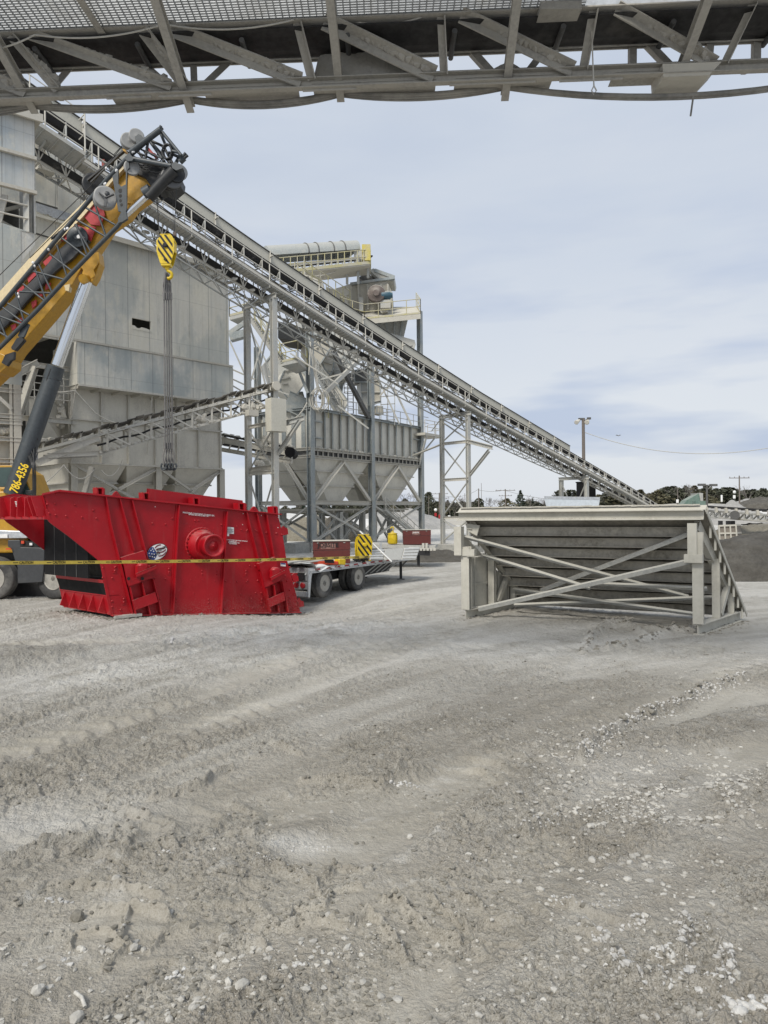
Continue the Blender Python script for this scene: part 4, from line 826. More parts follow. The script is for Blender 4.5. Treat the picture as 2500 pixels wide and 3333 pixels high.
    for i in range(16): mb.blob(at(-10+i*3.2, 1402+random.uniform(-4, 3), .2), random.uniform(.08, .2), i, (1, 1, .8), 1, .2)
    stuff(mb.obj('settled_dust', M['dustheap'], root))
left_block()

M['belt2'] = dusty('dust_strewn_belt', (.07, .066, .06), .85, 0, .45, (.36, .34, .3), var=.3, topd=.8)
# ---------------------------------------------------------------- small loading conveyor in front of the building
SCn = Pl((P(130, 1500, 31.5).x, 31.5), (P(880, 1310, 37.6).x, 37.6))
def small_conveyor():
    a = SCn.uz(330, 1475); b_ = SCn.uz(900, 1318)
    sl = (b_[1]-a[1])/(b_[0]-a[0]); u0 = SCn.uz(118, 1540)[0]; u1 = SCn.uz(905, 1318)[0]
    def Q(u, off=0, w=0): return SCn.pt(u, a[1]+sl*(u-a[0])+w, off)
    root = thing('loading_conveyor', 'short dust covered lattice conveyor rising from left to right before the tan bins', 'conveyor', Q((u0+u1)/2, .6, 0))
    st = list(np.arange(u0, u1, 1.0)); ul = SCn.uz(325, 1500)[0]
    # bottom chord (reference w=0), top chord w=.85
    for off in (0, 1.1):
        mb = MB()
        for p, q in zip(st[:-1], st[1:]):
            mb.angle(Q(p, off, .85), Q(q, off, .85), .13)
            if p > ul-.5: mb.angle(Q(p, off, 0), Q(q, off, 0), .12)
        mb.chan(Q(u0, off, .35), Q(ul, off, .78), .08, .3); mb.chan(Q(ul-2.2, off, .55), Q(ul+.1, off, .0), .08, .22)
        mb.obj('chord', M['rail'], root); mb = MB()
        for i, p in enumerate(st[:-1]):
            if p < ul-.2: continue
            q = p+1; mb.beam(Q(p, off, 0), Q(p, off, .85), .09, .06)
            (mb.beam(Q(p, off, .82), Q(q, off, .02), .07) if i % 2 or True else None)
        mb.obj('lacing', M['rail'], root)
    mb = MB()
    for p in st: mb.beam(Q(p, 0, .82), Q(p, 1.1, .82), .07); mb.beam(Q(p, 0, .0), Q(p+1, 1.1, .0), .05) if p > ul else None
    mb.obj('cross_member', M['rail'], root)
    for k, p in enumerate(np.arange(u0+.3, u1, .78)):
        mb = MB(); mb.beam(Q(p, .05, .85), Q(p, .12, 1.18), .05, .07); mb.tube(Q(p, .12, 1.16), Q(p, .42, 1.0), .075, 8); mb.tube(Q(p, .42, 1.0), Q(p, .72, 1.0), .075, 8); mb.tube(Q(p, .72, 1.0), Q(p, 1.0, 1.16), .075, 8); mb.beam(Q(p, 1.05, .85), Q(p, 1.0, 1.18), .05, .07)
        mb.obj('idler', M['beige'], root)
    mb = MB()
    for k, p in enumerate(np.arange(u0, u1, .39)):
        q = p+.39; d0, d1 = [.05*math.sin(math.pi*((x-u0)/.78)) for x in (p, q)]
        for (o1, w1), (o2, w2) in (((.0, 1.20-d0), (.3, 1.06-d0)), ((.3, 1.06-d0), (.8, 1.06-d0)), ((.8, 1.06-d0), (1.1, 1.20-d0))): mb.hexa([Q(p, o1, w1-d0*0), Q(q, o1, w1), Q(q, o2, w2), Q(p, o2, w2)], [Q(p, o1, w1+.03), Q(q, o1, w1+.03), Q(q, o2, w2+.03), Q(p, o2, w2+.03)])
    mb.obj('belt', M['belt2'], root)
    mb = MB(); mb.path([Q(u, .5, .45+.05*math.sin(u*4)) for u in np.arange(ul, u1, .4)], .05); mb.obj('return_belt', M['belt'], root)
    rr = random.Random(8); mb = MB()
    for u in np.arange(ul, u1, .16):
        if rr.random() < .75: mb.blob(Q(u, .02, .05), rr.uniform(.05, .12), int(u*50), (1.5, .8, .8), 1, .3)
        if rr.random() < .6: mb.blob(Q(u, .04, .92), rr.uniform(.04, .08), int(u*51), (1.5, .8, .7), 1, .3)
        if rr.random() < .5: mb.blob(Q(u, .8, .9), rr.uniform(.08, .16), int(u*52), (1.5, .8, .8), 1, .3)
    for u in (SCn.uz(650, 1400)[0], SCn.uz(835, 1340)[0], SCn.uz(810, 1340)[0]):
        for i in range(10): mb.blob(Q(u+rr.uniform(-.3, .3), .1, .12+rr.uniform(0, .35)), rr.uniform(.08, .2), i+int(u*9), (1, 1, 1.1), 1, .3)
    stuff(mb.obj('spilled_dust', M['dustheap'], root))
    for f0, f1 in (((118, 1570), (205, 1690)), ((300, 1520), (255, 1680))): mb = MB(); mb.ibeam(SCn.at(*f0, .2), SCn.at(*f1, .2), .2, .26); mb.obj('leg', M['beige'], root)
    # head drum, motor box
    e = Q(u1-.2, .5, 1.0); mb = MB(); mb.tube(Q(u1-.1, -.1, 1.0), Q(u1-.1, 1.2, 1.0), .24, 16); mb.obj('head_drum', M['beige'], root)
    mb = MB(); mb.box(P(898, 1352, 37.2), (.9, .6, 1.7), rz=.7); mb.obj('discharge_hood', M['guard'], root)
    mb = MB(); mb.box(P(820, 1345, 36.6), (.55, .4, .3), rz=.7); mb.obj('gearbox', M['beige'], root)
    mb = MB(); mb.path(sag(SCn.at(118, 1590), SCn.at(208, 1513), .1)+sag(SCn.at(208, 1513), SCn.at(305, 1530), .5), .025); mb.path(sag(SCn.at(330, 1530), SCn.at(400, 1495), .5), .02); mb.obj('hose', M['rail'], root)
small_conveyor()
# ---------------------------------------------------------------- storage bins with screening tower
BP = Pl((-5.28, 52), (3.3, 65.))
def bins():
    at = BP.at; z = lambda px, py: BP.uz(px, py)[1]; u = lambda px, py=1450, o=0: BP.uz(px, py, o)[0]
    root = thing('storage_bin_tower', 'open steel tower carrying ribbed storage bins with pyramid hoppers, right of the building', 'bin tower', BP.pt(7, 0, 2.5))
    uA, uM, uB = u(1013), u(1209), u(1370); zt, zb = 10.4, 7.45; Wd = 5.2; zh = 6.9
    mb = MB(); mb.plate([BP.pt(uA, zb, .25), BP.pt(uB, zb, .25), BP.pt(uB, zt, .25), BP.pt(uA, zt, .25)], BP.n*.08)
    mb.plate([BP.pt(uA+.2, zb, .25), BP.pt(uA+.2, zt, .25), BP.pt(uA+.2, zt, Wd), BP.pt(uA+.2, zb, Wd)], BP.d*.08); mb.plate([BP.pt(uB-.1, zb, .25), BP.pt(uB-.1, zt, .25), BP.pt(uB-.1, zt, Wd), BP.pt(uB-.1, zb, Wd)], BP.d*.08)
    mb.plate([BP.pt(uA, zb, Wd), BP.pt(uB, zb, Wd), BP.pt(uB, zt, Wd), BP.pt(uA, zt, Wd)], BP.n*.08); mb.obj('bin_wall', M['binw'], root)
    for px in (1030, 1062, 1087, 1114, 1140, 1165, 1190, 1222, 1246, 1270, 1294, 1318, 1342):
        uu = u(px); mb = MB(); mb.beam(BP.pt(uu, zb, .1), BP.pt(uu, zt, .1), .09, .3); mb.obj('bin_rib', M['galv'], root)
    for k in range(5): mb = MB(); mb.beam(BP.pt(uA+.1, zb, .8+k*.95), BP.pt(uA+.1, zt, .8+k*.95), .3, .09); mb.obj('bin_rib', M['galv'], root)
    for zz in (8.3, 9.5):
        for q0, q1 in ((BP.pt(uA+.2, zz, .05), BP.pt(u(1050), zz, .05)), (BP.pt(u(1352), zz-.2, .05), BP.pt(uB, zz-.2, .05))): mb = MB(); mb.beam(q0, q1, .25, .08); mb.obj('rung_plate', M['galv'], root)
    for zz, h_, mt in ((zt, .2, 'galv'), (zb, .22, 'rail'), (zh, .2, 'rail')):
        mb = MB(); mb.ibeam(BP.pt(uA-.2, zz, .05), BP.pt(uB+.2, zz, .05), .3, h_); mb.ibeam(BP.pt(uA, zz, 0), BP.pt(uA, zz, Wd), .3, h_); mb.obj('ring_beam', M[mt], root)
    mb = MB(); mb.plate([BP.pt(uA, zh, .12), BP.pt(uB, zh, .12), BP.pt(uB, zb, .12), BP.pt(uA, zb, .12)], BP.n*.06); mb.plate([BP.pt(uA+.05, zh, .12), BP.pt(uA+.05, zh, Wd), BP.pt(uA+.05, zb, Wd), BP.pt(uA+.05, zb, .12)], BP.d*.06); mb.obj('collar_plate', M['dark'], root)
    for uu in np.arange(uA+.8, uB, .62): mb = MB(); mb.beam(BP.pt(uu, zh, .04), BP.pt(uu, zb, .04), .08, .16); mb.obj('collar_stiffener', M['rail'], root)
    rr = random.Random(4); mb = MB()
    for k in range(60):
        uu = uA+.4+(uB-uA-.6)*rr.random(); mb.blob(BP.pt(uu, zb+.12, .12), rr.uniform(.06, .2), k, (1.1, .8, .9), 1, .25)
    stuff(mb.obj('settled_dust', M['dustheap'], root))
    # hoppers: two in front, two behind
    for i, (a, b_) in enumerate(((uA, uM), (uM, uB))):
        for o0, o1 in ((.15, Wd/2), (Wd/2, Wd)):
            m_ = (a+b_)/2; om = (o0+o1)/2; zq = zh-3.35; e = .85
            T = [BP.pt(a+.1, zh, o0), BP.pt(b_-.1, zh, o0), BP.pt(b_-.1, zh, o1), BP.pt(a+.1, zh, o1)]; B_ = [BP.pt(m_-e, zq, om-.5), BP.pt(m_+e, zq, om-.5), BP.pt(m_+e, zq, om+.5), BP.pt(m_-e, zq, om+.5)]
            mb = MB(); mb.hexa(B_, T); hp = mb.obj('hopper', M['binw'], root); mb = MB()
            for t in (.3, .62, .97):
                c = [p.lerp(q_, t) for p, q_ in zip(T, B_)]
                for p, q_ in zip(c, c[1:]+c[:1]): d = (q_-p).normalized()*.12; mb.beam(p-d, q_+d, .34, .08)
            mb.obj('hopper_rib', M['rail'], hp)
    # columns
    def column(uu, o, z0, z1, w_=.42, mt='galv'): mb = MB(); mb.ibeam(BP.pt(uu, z0, o), BP.pt(uu, z1, o), w_, w_*.95, up=BP.n, t=.05); return mb.obj('column', M[mt], root)
    column(uA-.05, 0, .6, 16.9, .44); column(uM, 0, .4, 15.7, .44); column(uB, 0, .4, 21., .42)
    for uu, o in ((uA, Wd), (uM, Wd), (uB, Wd)): column(uu, o, 0, 10.4 if uu != uA else 15.5, .4)
    for a, b_ in ((uA, uM), (uM, uB)):
        m_ = (a+b_)/2
        for p, q_ in ((a, m_), (b_, m_)): mb = MB(); mb.angle(BP.pt(p+(.3 if p < m_ else -.3), 3.7, 0), BP.pt(m_, zh-.2, 0), .24); mb.obj('chevron_brace', M['rail'], root)
        for p, q_ in ((a, b_), (b_, a)): mb = MB(); mb.angle(BP.pt(p, .6, 0), BP.pt(q_, 3.4, 0), .16); mb.obj('cross_brace', M['steel'], root)
        for p, q_ in ((a, b_), (b_, a)): mb = MB(); mb.angle(BP.pt(p, .6, Wd), BP.pt(q_, 3.4, Wd), .16); mb.obj('cross_brace', M['steel'], root)
    mb = MB(); mb.angle(BP.pt(uA, zh-.2, 2.6), BP.pt(uA, 3.7, .3), .22); mb.obj('chevron_brace', M['rail'], root)
    for p, q_ in ((0, Wd), (Wd, 0)): mb = MB(); mb.angle(BP.pt(uA, .5, p), BP.pt(uA, 3.4, q_), .18); mb.obj('cross_brace', M['rail'], root)
    for o in (0, Wd): mb = MB(); mb.ibeam(BP.pt(uA, 3.55, o), BP.pt(uB+.1, 3.55, o), .26, .3); mb.obj('tie_beam', M['rail'], root)
    mb = MB(); mb.ibeam(BP.pt(uA, 3.55, 0), BP.pt(uA, 3.55, Wd), .26, .3); mb.obj('tie_beam', M['rail'], root)
    # discharge platform under the hoppers with short columns
    mb = MB(); mb.plate([BP.pt(uA+1, 2.95, 1), BP.pt(uB-.6, 2.95, 1), BP.pt(uB-.6, 2.95, 4.2), BP.pt(uA+1, 2.95, 4.2)], V((0, 0, .14)))
    for uu in np.arange(uA+1.2, uB-.8, 1.3): mb.beam(BP.pt(uu, 2.86, .9), BP.pt(uu, 2.86, 4.3), .12, .16)
    mb.obj('discharge_platform', M['beige'], root)
    for uu in (uA+1.5, uA+4.8, uM+.2, uM+1.9, uM+4.3):
        for o in (1.1, 4.1): mb = MB(); mb.ibeam(BP.pt(uu, 0, o), BP.pt(uu, 2.85, o), .4 if uu < uM else .3, .4, up=BP.n); mb.obj('short_column', M['steel'], root)
    for k, (uu, l_) in enumerate(((uA+1.5, 3.3), (uA+4.8, 3.0), (uM+1.9, 2.4))): mb = MB(); mb.angle(BP.pt(uu, .2, 1.1), BP.pt(uu+l_, 2.8, 1.1), .16); mb.angle(BP.pt(uu+l_, .2, 1.1), BP.pt(uu, 2.8, 1.1), .16); mb.obj('cross_brace', M['steel'], root)
    # stair from platform to ground
    mb = MB(); s0, s1 = BP.pt(uM+1.6, 3.0, .6), BP.pt(uM+6.6, .25, .2)
    for o in (0, -.9):
        dv = BP.n*o; mb.chan(s0+dv, s1+dv, .07, .25); 
        for w_ in (.5, 1.0): mb.tube(s0+dv+V((0, 0, w_)), s1+dv+V((0, 0, w_)), .035, 6)
        for t in np.linspace(0, 1, 6): p = s0.lerp(s1, t)+dv; mb.tube(p, p+V((0, 0, 1)), .035, 6)
    for t in np.linspace(.03, .97, 15): p = s0.lerp(s1, t); mb.box(p-BP.n*.45, (.26, .9, .04), rz=math.atan2(BP.d.y, BP.d.x))
    mb.obj('lower_staircase', M['steel'], root)
    # handrails round the bin tops
    mb = MB()
    us_ = np.arange(uA+.3, uB, 1.1)
    for uu in us_: mb.tube(BP.pt(uu, zt, .1), BP.pt(uu, zt+1.1, .1), .03, 6)
    for w_ in (.55, 1.1): mb.tube(BP.pt(uA+.3, zt+w_, .1), BP.pt(uB+1.6, zt+w_, .1), .03, 6)
    mb.obj('handrail', M['steel'], root)
    for px in (1069, 1112): mb = MB(); uu = u(px, 1330); mb.beam(BP.pt(uu, zt-.5, .0), BP.pt(uu, zt+1.1, .0), .09); mb.obj('toe_gate_post', M['yrail'], root)
    # side platform at the right with rails
    pz = BP.uz(1369, 1400)[1]-.55; X0 = BP.pt(uB-.8, pz, -.9); X1 = BP.pt(uB+2.8, pz, -.9); mb = MB(); mb.hexa([X0, X1, X1+BP.n*1.8, X0+BP.n*1.8], [p+V((0, 0, .22)) for p in (X0, X1, X1+BP.n*1.8, X0+BP.n*1.8)]); mb.obj('side_platform', M['beige'], root)
    mb = MB(); pts = [X0, X1, X1+BP.n*1.8]
    for a, b_ in zip(pts[:-1], pts[1:]):
        for t in (0, .5, 1): p = a.lerp(b_, t); mb.tube(p, p+V((0, 0, 1.35)), .035, 6)
        for w_ in (.75, 1.35): mb.tube(a+V((0, 0, w_)), b_+V((0, 0, w_)), .035, 6)
    mb.obj('handrail', M['rail'], root); mb = MB(); mb.beam(X1-BP.d*1.6, BP.pt(uB, pz-1.7, 0), .12); mb.beam(X0+BP.d*.3, BP.pt(uB-.3, pz-2.6, 0), .14); mb.obj('platform_strut', M['steel'], root)
    # beams and braces of the upper frame
    Y = 54.
    def PB(name, a, b_, w_, h_=None, mt='steel', Ya=Y, Yb=None): mb = MB(); mb.beam(P(*a, Ya), P(*b_, Yb or Ya), w_, h_); mb.obj(name, M[mt], root)
    PB('upper_brace', (1083, 1140), (1200, 1360), .3, mt='dark', Ya=55, Yb=58); PB('upper_brace', (1190, 1150), (1042, 1295), .28, mt='steel', Ya=57, Yb=53.5)
    PB('upper_brace', (985, 1195), (1005, 1270), .26, mt='galv'); PB('upper_brace', (965, 1185), (1002, 1280), .2, mt='galv', Ya=51.8)
    PB('upper_brace', (1282, 1262), (1340, 1385), .16, mt='steel', Ya=62); PB('upper_brace', (1350, 1120), (1290, 1250), .14, mt='steel', Ya=62)
    # chutes between screen and bins: plated trunks
    def trunk(pts, wd, dp, mt='binw', nm='chute'):        # pts = centre line in px with Y
        mb = MB(); c = [P(x, y, Yy) for x, y, Yy in pts]
        for p, q_ in zip(c[:-1], c[1:]): mb.beam(p, q_, wd, dp, up=(0, 1, 0))
        o = mb.obj(nm, M[mt], root); mb = MB()
        for p, q_ in zip(c[:-1], c[1:]):
            L_ = (q_-p).length; n_ = max(1, int(L_/1.6))
            for k in range(n_+1): a = p.lerp(q_, k/n_); mb.beam(a-(q_-p).normalized()*.025, a+(q_-p).normalized()*.025, wd+.12, dp+.1, up=(0, 1, 0))
        mb.obj('chute_flange', M['galv'], o)
    z7 = zm(850, 900, .2411)
    def chute(pts, Yc, dp, mt='binw', ribs=(), nm='chute'):
        mb = MB(); c = [P(*z7(*p), Yc) for p in pts]; mb.hexa(c, [p+V((-.35*dp, .9*dp, 0)) for p in c]); o = mb.obj(nm, M[mt], root)
        for a, b_ in list(zip(pts, pts[1:]+pts[:1])): 
            if abs(a[0]-b_[0])+abs(a[1]-b_[1]) > 90: mb = MB(); mb.beam(P(*z7(*a), Yc-.03), P(*z7(*b_), Yc-.03), .07, .10); mb.obj('chute_edge', M['galv'], o)
        for a, b_ in ribs: mb = MB(); mb.beam(P(*z7(*a), Yc-.08), P(*z7(*b_), Yc-.08), .14, .09); mb.obj('chute_rib', M['rail'], o)
    chute([(560,560),(1190,800),(1330,1180),(1180,1230),(1000,1050),(830,800),(560,760)], 59, 2.5, 'steel')
    chute([(640,880),(830,800),(940,960),(790,1190),(690,1060),(640,1000)], 55.5, 2.4, 'beige2', (((700,1000),(660,1000)), ((770,950),(740,960))))
    chute([(935,960),(1000,1050),(970,1250),(930,1330),(860,1250),(820,1150)], 56.5, 2, 'binw', (((880,1060),(990,1080)), ((850,1150),(960,1180)), ((900,1260),(960,1270))))
    chute([(960,1180),(1060,1130),(1110,1080),(1200,1180),(1130,1400),(1000,1450),(900,1360)], 57.5, 2, 'steel')
    chute([(940,1440),(1010,1450),(1160,1660),(1160,1730),(1100,1850),(1040,1760),(930,1570),(890,1480)], 57, 1.6, 'binw', (((930,1500),(1000,1470)),))
    chute([(310,1280),(440,1230),(520,1250),(600,1330),(600,1430),(480,1600),(360,1640),(240,1500),(250,1430)], 53.5, 1.8, 'binw', (((330,1275),(430,1245)), ((280,1385),(390,1355)), ((285,1450),(360,1445))))
    chute([(70,1150),(150,1040),(300,1060),(370,1200),(350,1260),(240,1440),(160,1420)], 55, 2, 'steel', (((90,1230),(180,1250)), ((100,1350),(170,1360))))
    chute([(390,1730),(470,1570),(560,1560),(600,1700),(560,1800),(400,1800)], 54.5, 1.6, 'binw', (((420,1660),(480,1650)),))
    chute([(1250,1270),(1490,1230),(1490,1425),(1270,1425)], 61, 2, 'dark'); chute([(1350,1420),(1440,1420),(1450,1850),(1370,1830)], 61.2, 1.2, 'steel', (((1350,1560),(1440,1555)),))
    chute([(1510,1250),(1560,1230),(1600,1400),(1610,1700),(1510,1720)], 61, 1.4, 'beige2', (((1510,1400),(1600,1400)), ((1510,1560),(1605,1560)), ((1510,1690),(1610,1670))))
    chute([(1060,1310),(1120,1400),(1100,1500),(1090,1600),(1060,1500)], 60, 1, 'steel'); chute([(1560,1740),(1640,1750),(1650,1860),(1560,1840)], 61, 1.2, 'beige2')
    trunk([(975, 1290, 53.5), (950, 1345, 53.5)], 1.3, 1.2, 'galv')
    mb = MB(); mb.hexa([P(905, 1045, 53), P(1010, 1075, 57), P(1010, 1120, 57), P(905, 1100, 53)], [p+V((.2, 3, 0)) for p in (P(905, 1045, 53), P(1010, 1075, 57), P(1010, 1120, 57), P(905, 1100, 53))]); mb.obj('dark_bay', M['interior'], root)
    # upper staircase, landing with yellow rails
    def stair(a, b_, Ya, Yb, rails=True, mt='steel', n=16, nm='staircase', wd=.9, rmt='yrail'):
        p, q_ = P(*a, Ya), P(*b_, Yb); off = V((.25, 1, 0)).normalized()*wd; mb = MB()
        for o in (V((0, 0, 0)), off): mb.chan(p+o, q_+o, .08, .32)
        for t in np.linspace(.02, .98, n): c = p.lerp(q_, t)+off/2; mb.beam(c-off/2, c+off/2, .3, .05)
        so_ = mb.obj(nm, M[mt], root)
        if rails:
            mb = MB()
            for o in (V((0, 0, 0)), off):
                for w_ in (.55, 1.05): mb.tube(p+o+V((0, 0, w_)), q_+o+V((0, 0, w_)), .035, 6)
                for t in np.linspace(0, 1, 6): c = p.lerp(q_, t)+o; mb.tube(c, c+V((0, 0, 1.05)), .035, 6)
            mb.obj('stair_rail', M[rmt], so_)
    stair((810, 1030), (915, 1183), 50, 50.5, n=24); stair((1018, 1205), (1108, 1345), 54, 55, n=20, rmt='steel'); 
    def deck(name, pts, Y_s, th=.25, rails=1.1, mt='steel', rmt='yrail', skip=(), n_=4):
        c = [P(x, y, Yy) for (x, y), Yy in zip(pts, Y_s)]; z0 = sum(p.z for p in c)/len(c); c = [V((p.x, p.y, p.z)) for p in c]
        mb = MB(); mb.hexa([p-V((0, 0, th)) for p in c], c); o = mb.obj(name, M[mt], root); mb = MB()
        for i, (a, b_) in enumerate(zip(c, c[1:]+c[:1])):
            if i in skip: continue
            k = max(1, int((b_-a).length/1.1))
            for t in range(k+1): p = a.lerp(b_, t/k); mb.tube(p, p+V((0, 0, rails)), .035, 6)
            for w_ in (rails*.5, rails): mb.tube(a+V((0, 0, w_)), b_+V((0, 0, w_)), .035, 6)
            mb.beam(a+V((0, 0, .08)), b_+V((0, 0, .08)), .03, .15)
        mb.obj('handrail', M[rmt], o); return c
    deck('landing', [(915, 1180), (970, 1168), (1000, 1195), (965, 1205)], [50.5, 50.5, 52, 51.5], skip=(2,), rails=1.3)
    deck('landing', [(747, 1030), (795, 1018), (812, 1034), (790, 1052)], [50, 50, 51, 51], rails=1.2, n_=3)
    mb = MB(); mb.beam(P(750, 1100, 50), P(812, 1083, 50), .7, .5); mb.beam(P(748, 1085, 50), P(798, 1050, 50), .3, .3); mb.obj('landing_beam', M['galv'], root)
    deck('screen_platform', [(1109, 1017), (1186, 1039), (1369, 1021), (1355, 998), (1150, 1000)], [62, 63, 63, 67, 67], th=.45, rails=1.3, mt='beige', skip=(3,))
    deck('catwalk', [(960, 920), (1109, 1017), (1140, 1005), (990, 912)], [56, 62, 64, 58], th=.3, rails=1.6, mt='beige', skip=(1, 3))
    # discharge hopper beneath the screen
    t0 = [P(1180, 1040, 65), P(1330, 1030, 65), P(1330, 1030, 69), P(1190, 1036, 69)]; t1 = [P(1225, 1105, 65.5), P(1308, 1125, 65.5), P(1308, 1120, 67), P(1225, 1105, 67)]
    mb = MB(); mb.hexa(t1, t0); h_ = mb.obj('underscreen_hopper', M['steel'], root); mb = MB()
    for t in (.12, .3, .5, .7, .88): mb.beam(t0[0].lerp(t0[1], t)-V((0, .1, 0)), t1[0].lerp(t1[1], t)-V((0, .1, 0)), .12, .2)
    mb.obj('hopper_rib', M['galv'], h_)
    for a, b_ in (((1175, 1065), (1348, 1115)), ((1190, 1078), (1350, 1130)), ((1290, 1130), (1350, 1118))): PB('raking_beam', a, b_, .35, .35, 'steel', 64, 64.5)
    # caged ladder
    mb = MB(); c = P(1136, 1278, 58); t_ = P(1136, 1202, 58)
    for zz in np.linspace(c.z, t_.z, 6): mb.path([V((c.x+.42*math.cos(a), c.y+.42*math.sin(a), zz)) for a in np.linspace(0, 2*math.pi, 13)], .03, 5)
    for a in np.linspace(0, 2*math.pi, 8)[:-1]: mb.tube((c.x+.42*math.cos(a), c.y+.42*math.sin(a), c.z), (c.x+.42*math.cos(a), c.y+.42*math.sin(a), t_.z), .025, 5)
    mb.obj('ladder_cage', M['steel'], root); mb = MB(); b0 = P(1141, 1345, 58)
    for s_ in (-.22, .22): mb.tube((b0.x+s_, b0.y+.3, b0.z), (b0.x+s_, b0.y+.3, t_.z+.3), .04, 6)
    for zz in np.arange(b0.z, t_.z, .3): mb.tube((b0.x-.22, b0.y+.3, zz), (b0.x+.22, b0.y+.3, zz), .02, 5)
    mb.obj('ladder', M['dark'], root)
    # coiled hose hanging from the column
    mb = MB(); c = P(1040, 1300, 51.6)
    for k in range(7):
        rx = rr.uniform(.3, .55); rz_ = rr.uniform(.6, .95); ox = rr.uniform(-.2, .2)
        mb.path([V((c.x+ox+rx*math.sin(a), c.y+.05*k, c.z+rz_*math.cos(a))) for a in np.linspace(0, 2*math.pi, 20)], .035, 5)
    for k in range(3): mb.path(sag(P(1008+k*8, 1100+k*30, 51.4), P(1034+4*k, 1270, 51.6), .4), .035, 5)
    mb.obj('coiled_hose', M['rail'], root)
    for a, b_, s_, Yy in (((945, 1365), (1000, 1310), .3, 50), ((1012, 1110), (1005, 1220), .1, 51)): mb = MB(); mb.path(sag(P(*a, Yy), P(*b_, Yy), s_), .05, 6); mb.obj('hose', M['rail'], root)
    # upper cross framing behind the tower bent (rods and small members)
    for a, b_ in (((748, 1110), (800, 1225)), ((748, 1230), (900, 1300)), ((750, 1200), (830, 1235)), ((820, 1230), (760, 1350)), ((870, 1060), (820, 1230)), ((808, 1060), (890, 1225)), ((748, 1250), (815, 1290)), ((870, 1260), (940, 1285)), ((1230, 1230), (1300, 1380)), ((1235, 1290), (1280, 1240)), ((945, 1150), (1100, 1250)), ((1045, 1235), (1120, 1215)), ((1100, 1320), (1200, 1395)), ((700, 950), (790, 1000)), ((745, 960), (800, 930))):
        PB('light_member', a, b_, .1, mt='steel', Ya=50+random.uniform(-.5, .5))
    deck('stair_landing', [(1085, 1230), (1120, 1222), (1130, 1232), (1095, 1242)], [57, 57, 58, 58], mt='beige', rmt='steel', n_=2)
    mb = MB()
    for k in range(5): a, b_ = P(1275-4*k, 1275+26*k, 61), P(1275, 1275+26*k, 61); mb.beam(P(1240, 1265+26*k, 61), P(1285, 1262+26*k, 61), .07)
    for px in (1240, 1262, 1285): mb.beam(P(px, 1250, 61), P(px, 1385, 61), .07)
    mb.obj('rail_tower', M['steel'], root)
    mb = MB(); mb.box(BP.pt(uA, .25, 0), (2.2, 1.6, .9), rz=math.atan2(BP.d.y, BP.d.x)); mb.box(BP.pt(uA-1.6, .25, 0), (2.2, 1.4, .9), rz=math.atan2(BP.d.y, BP.d.x)); mb.obj('footing', M['conc'], root)
bins()

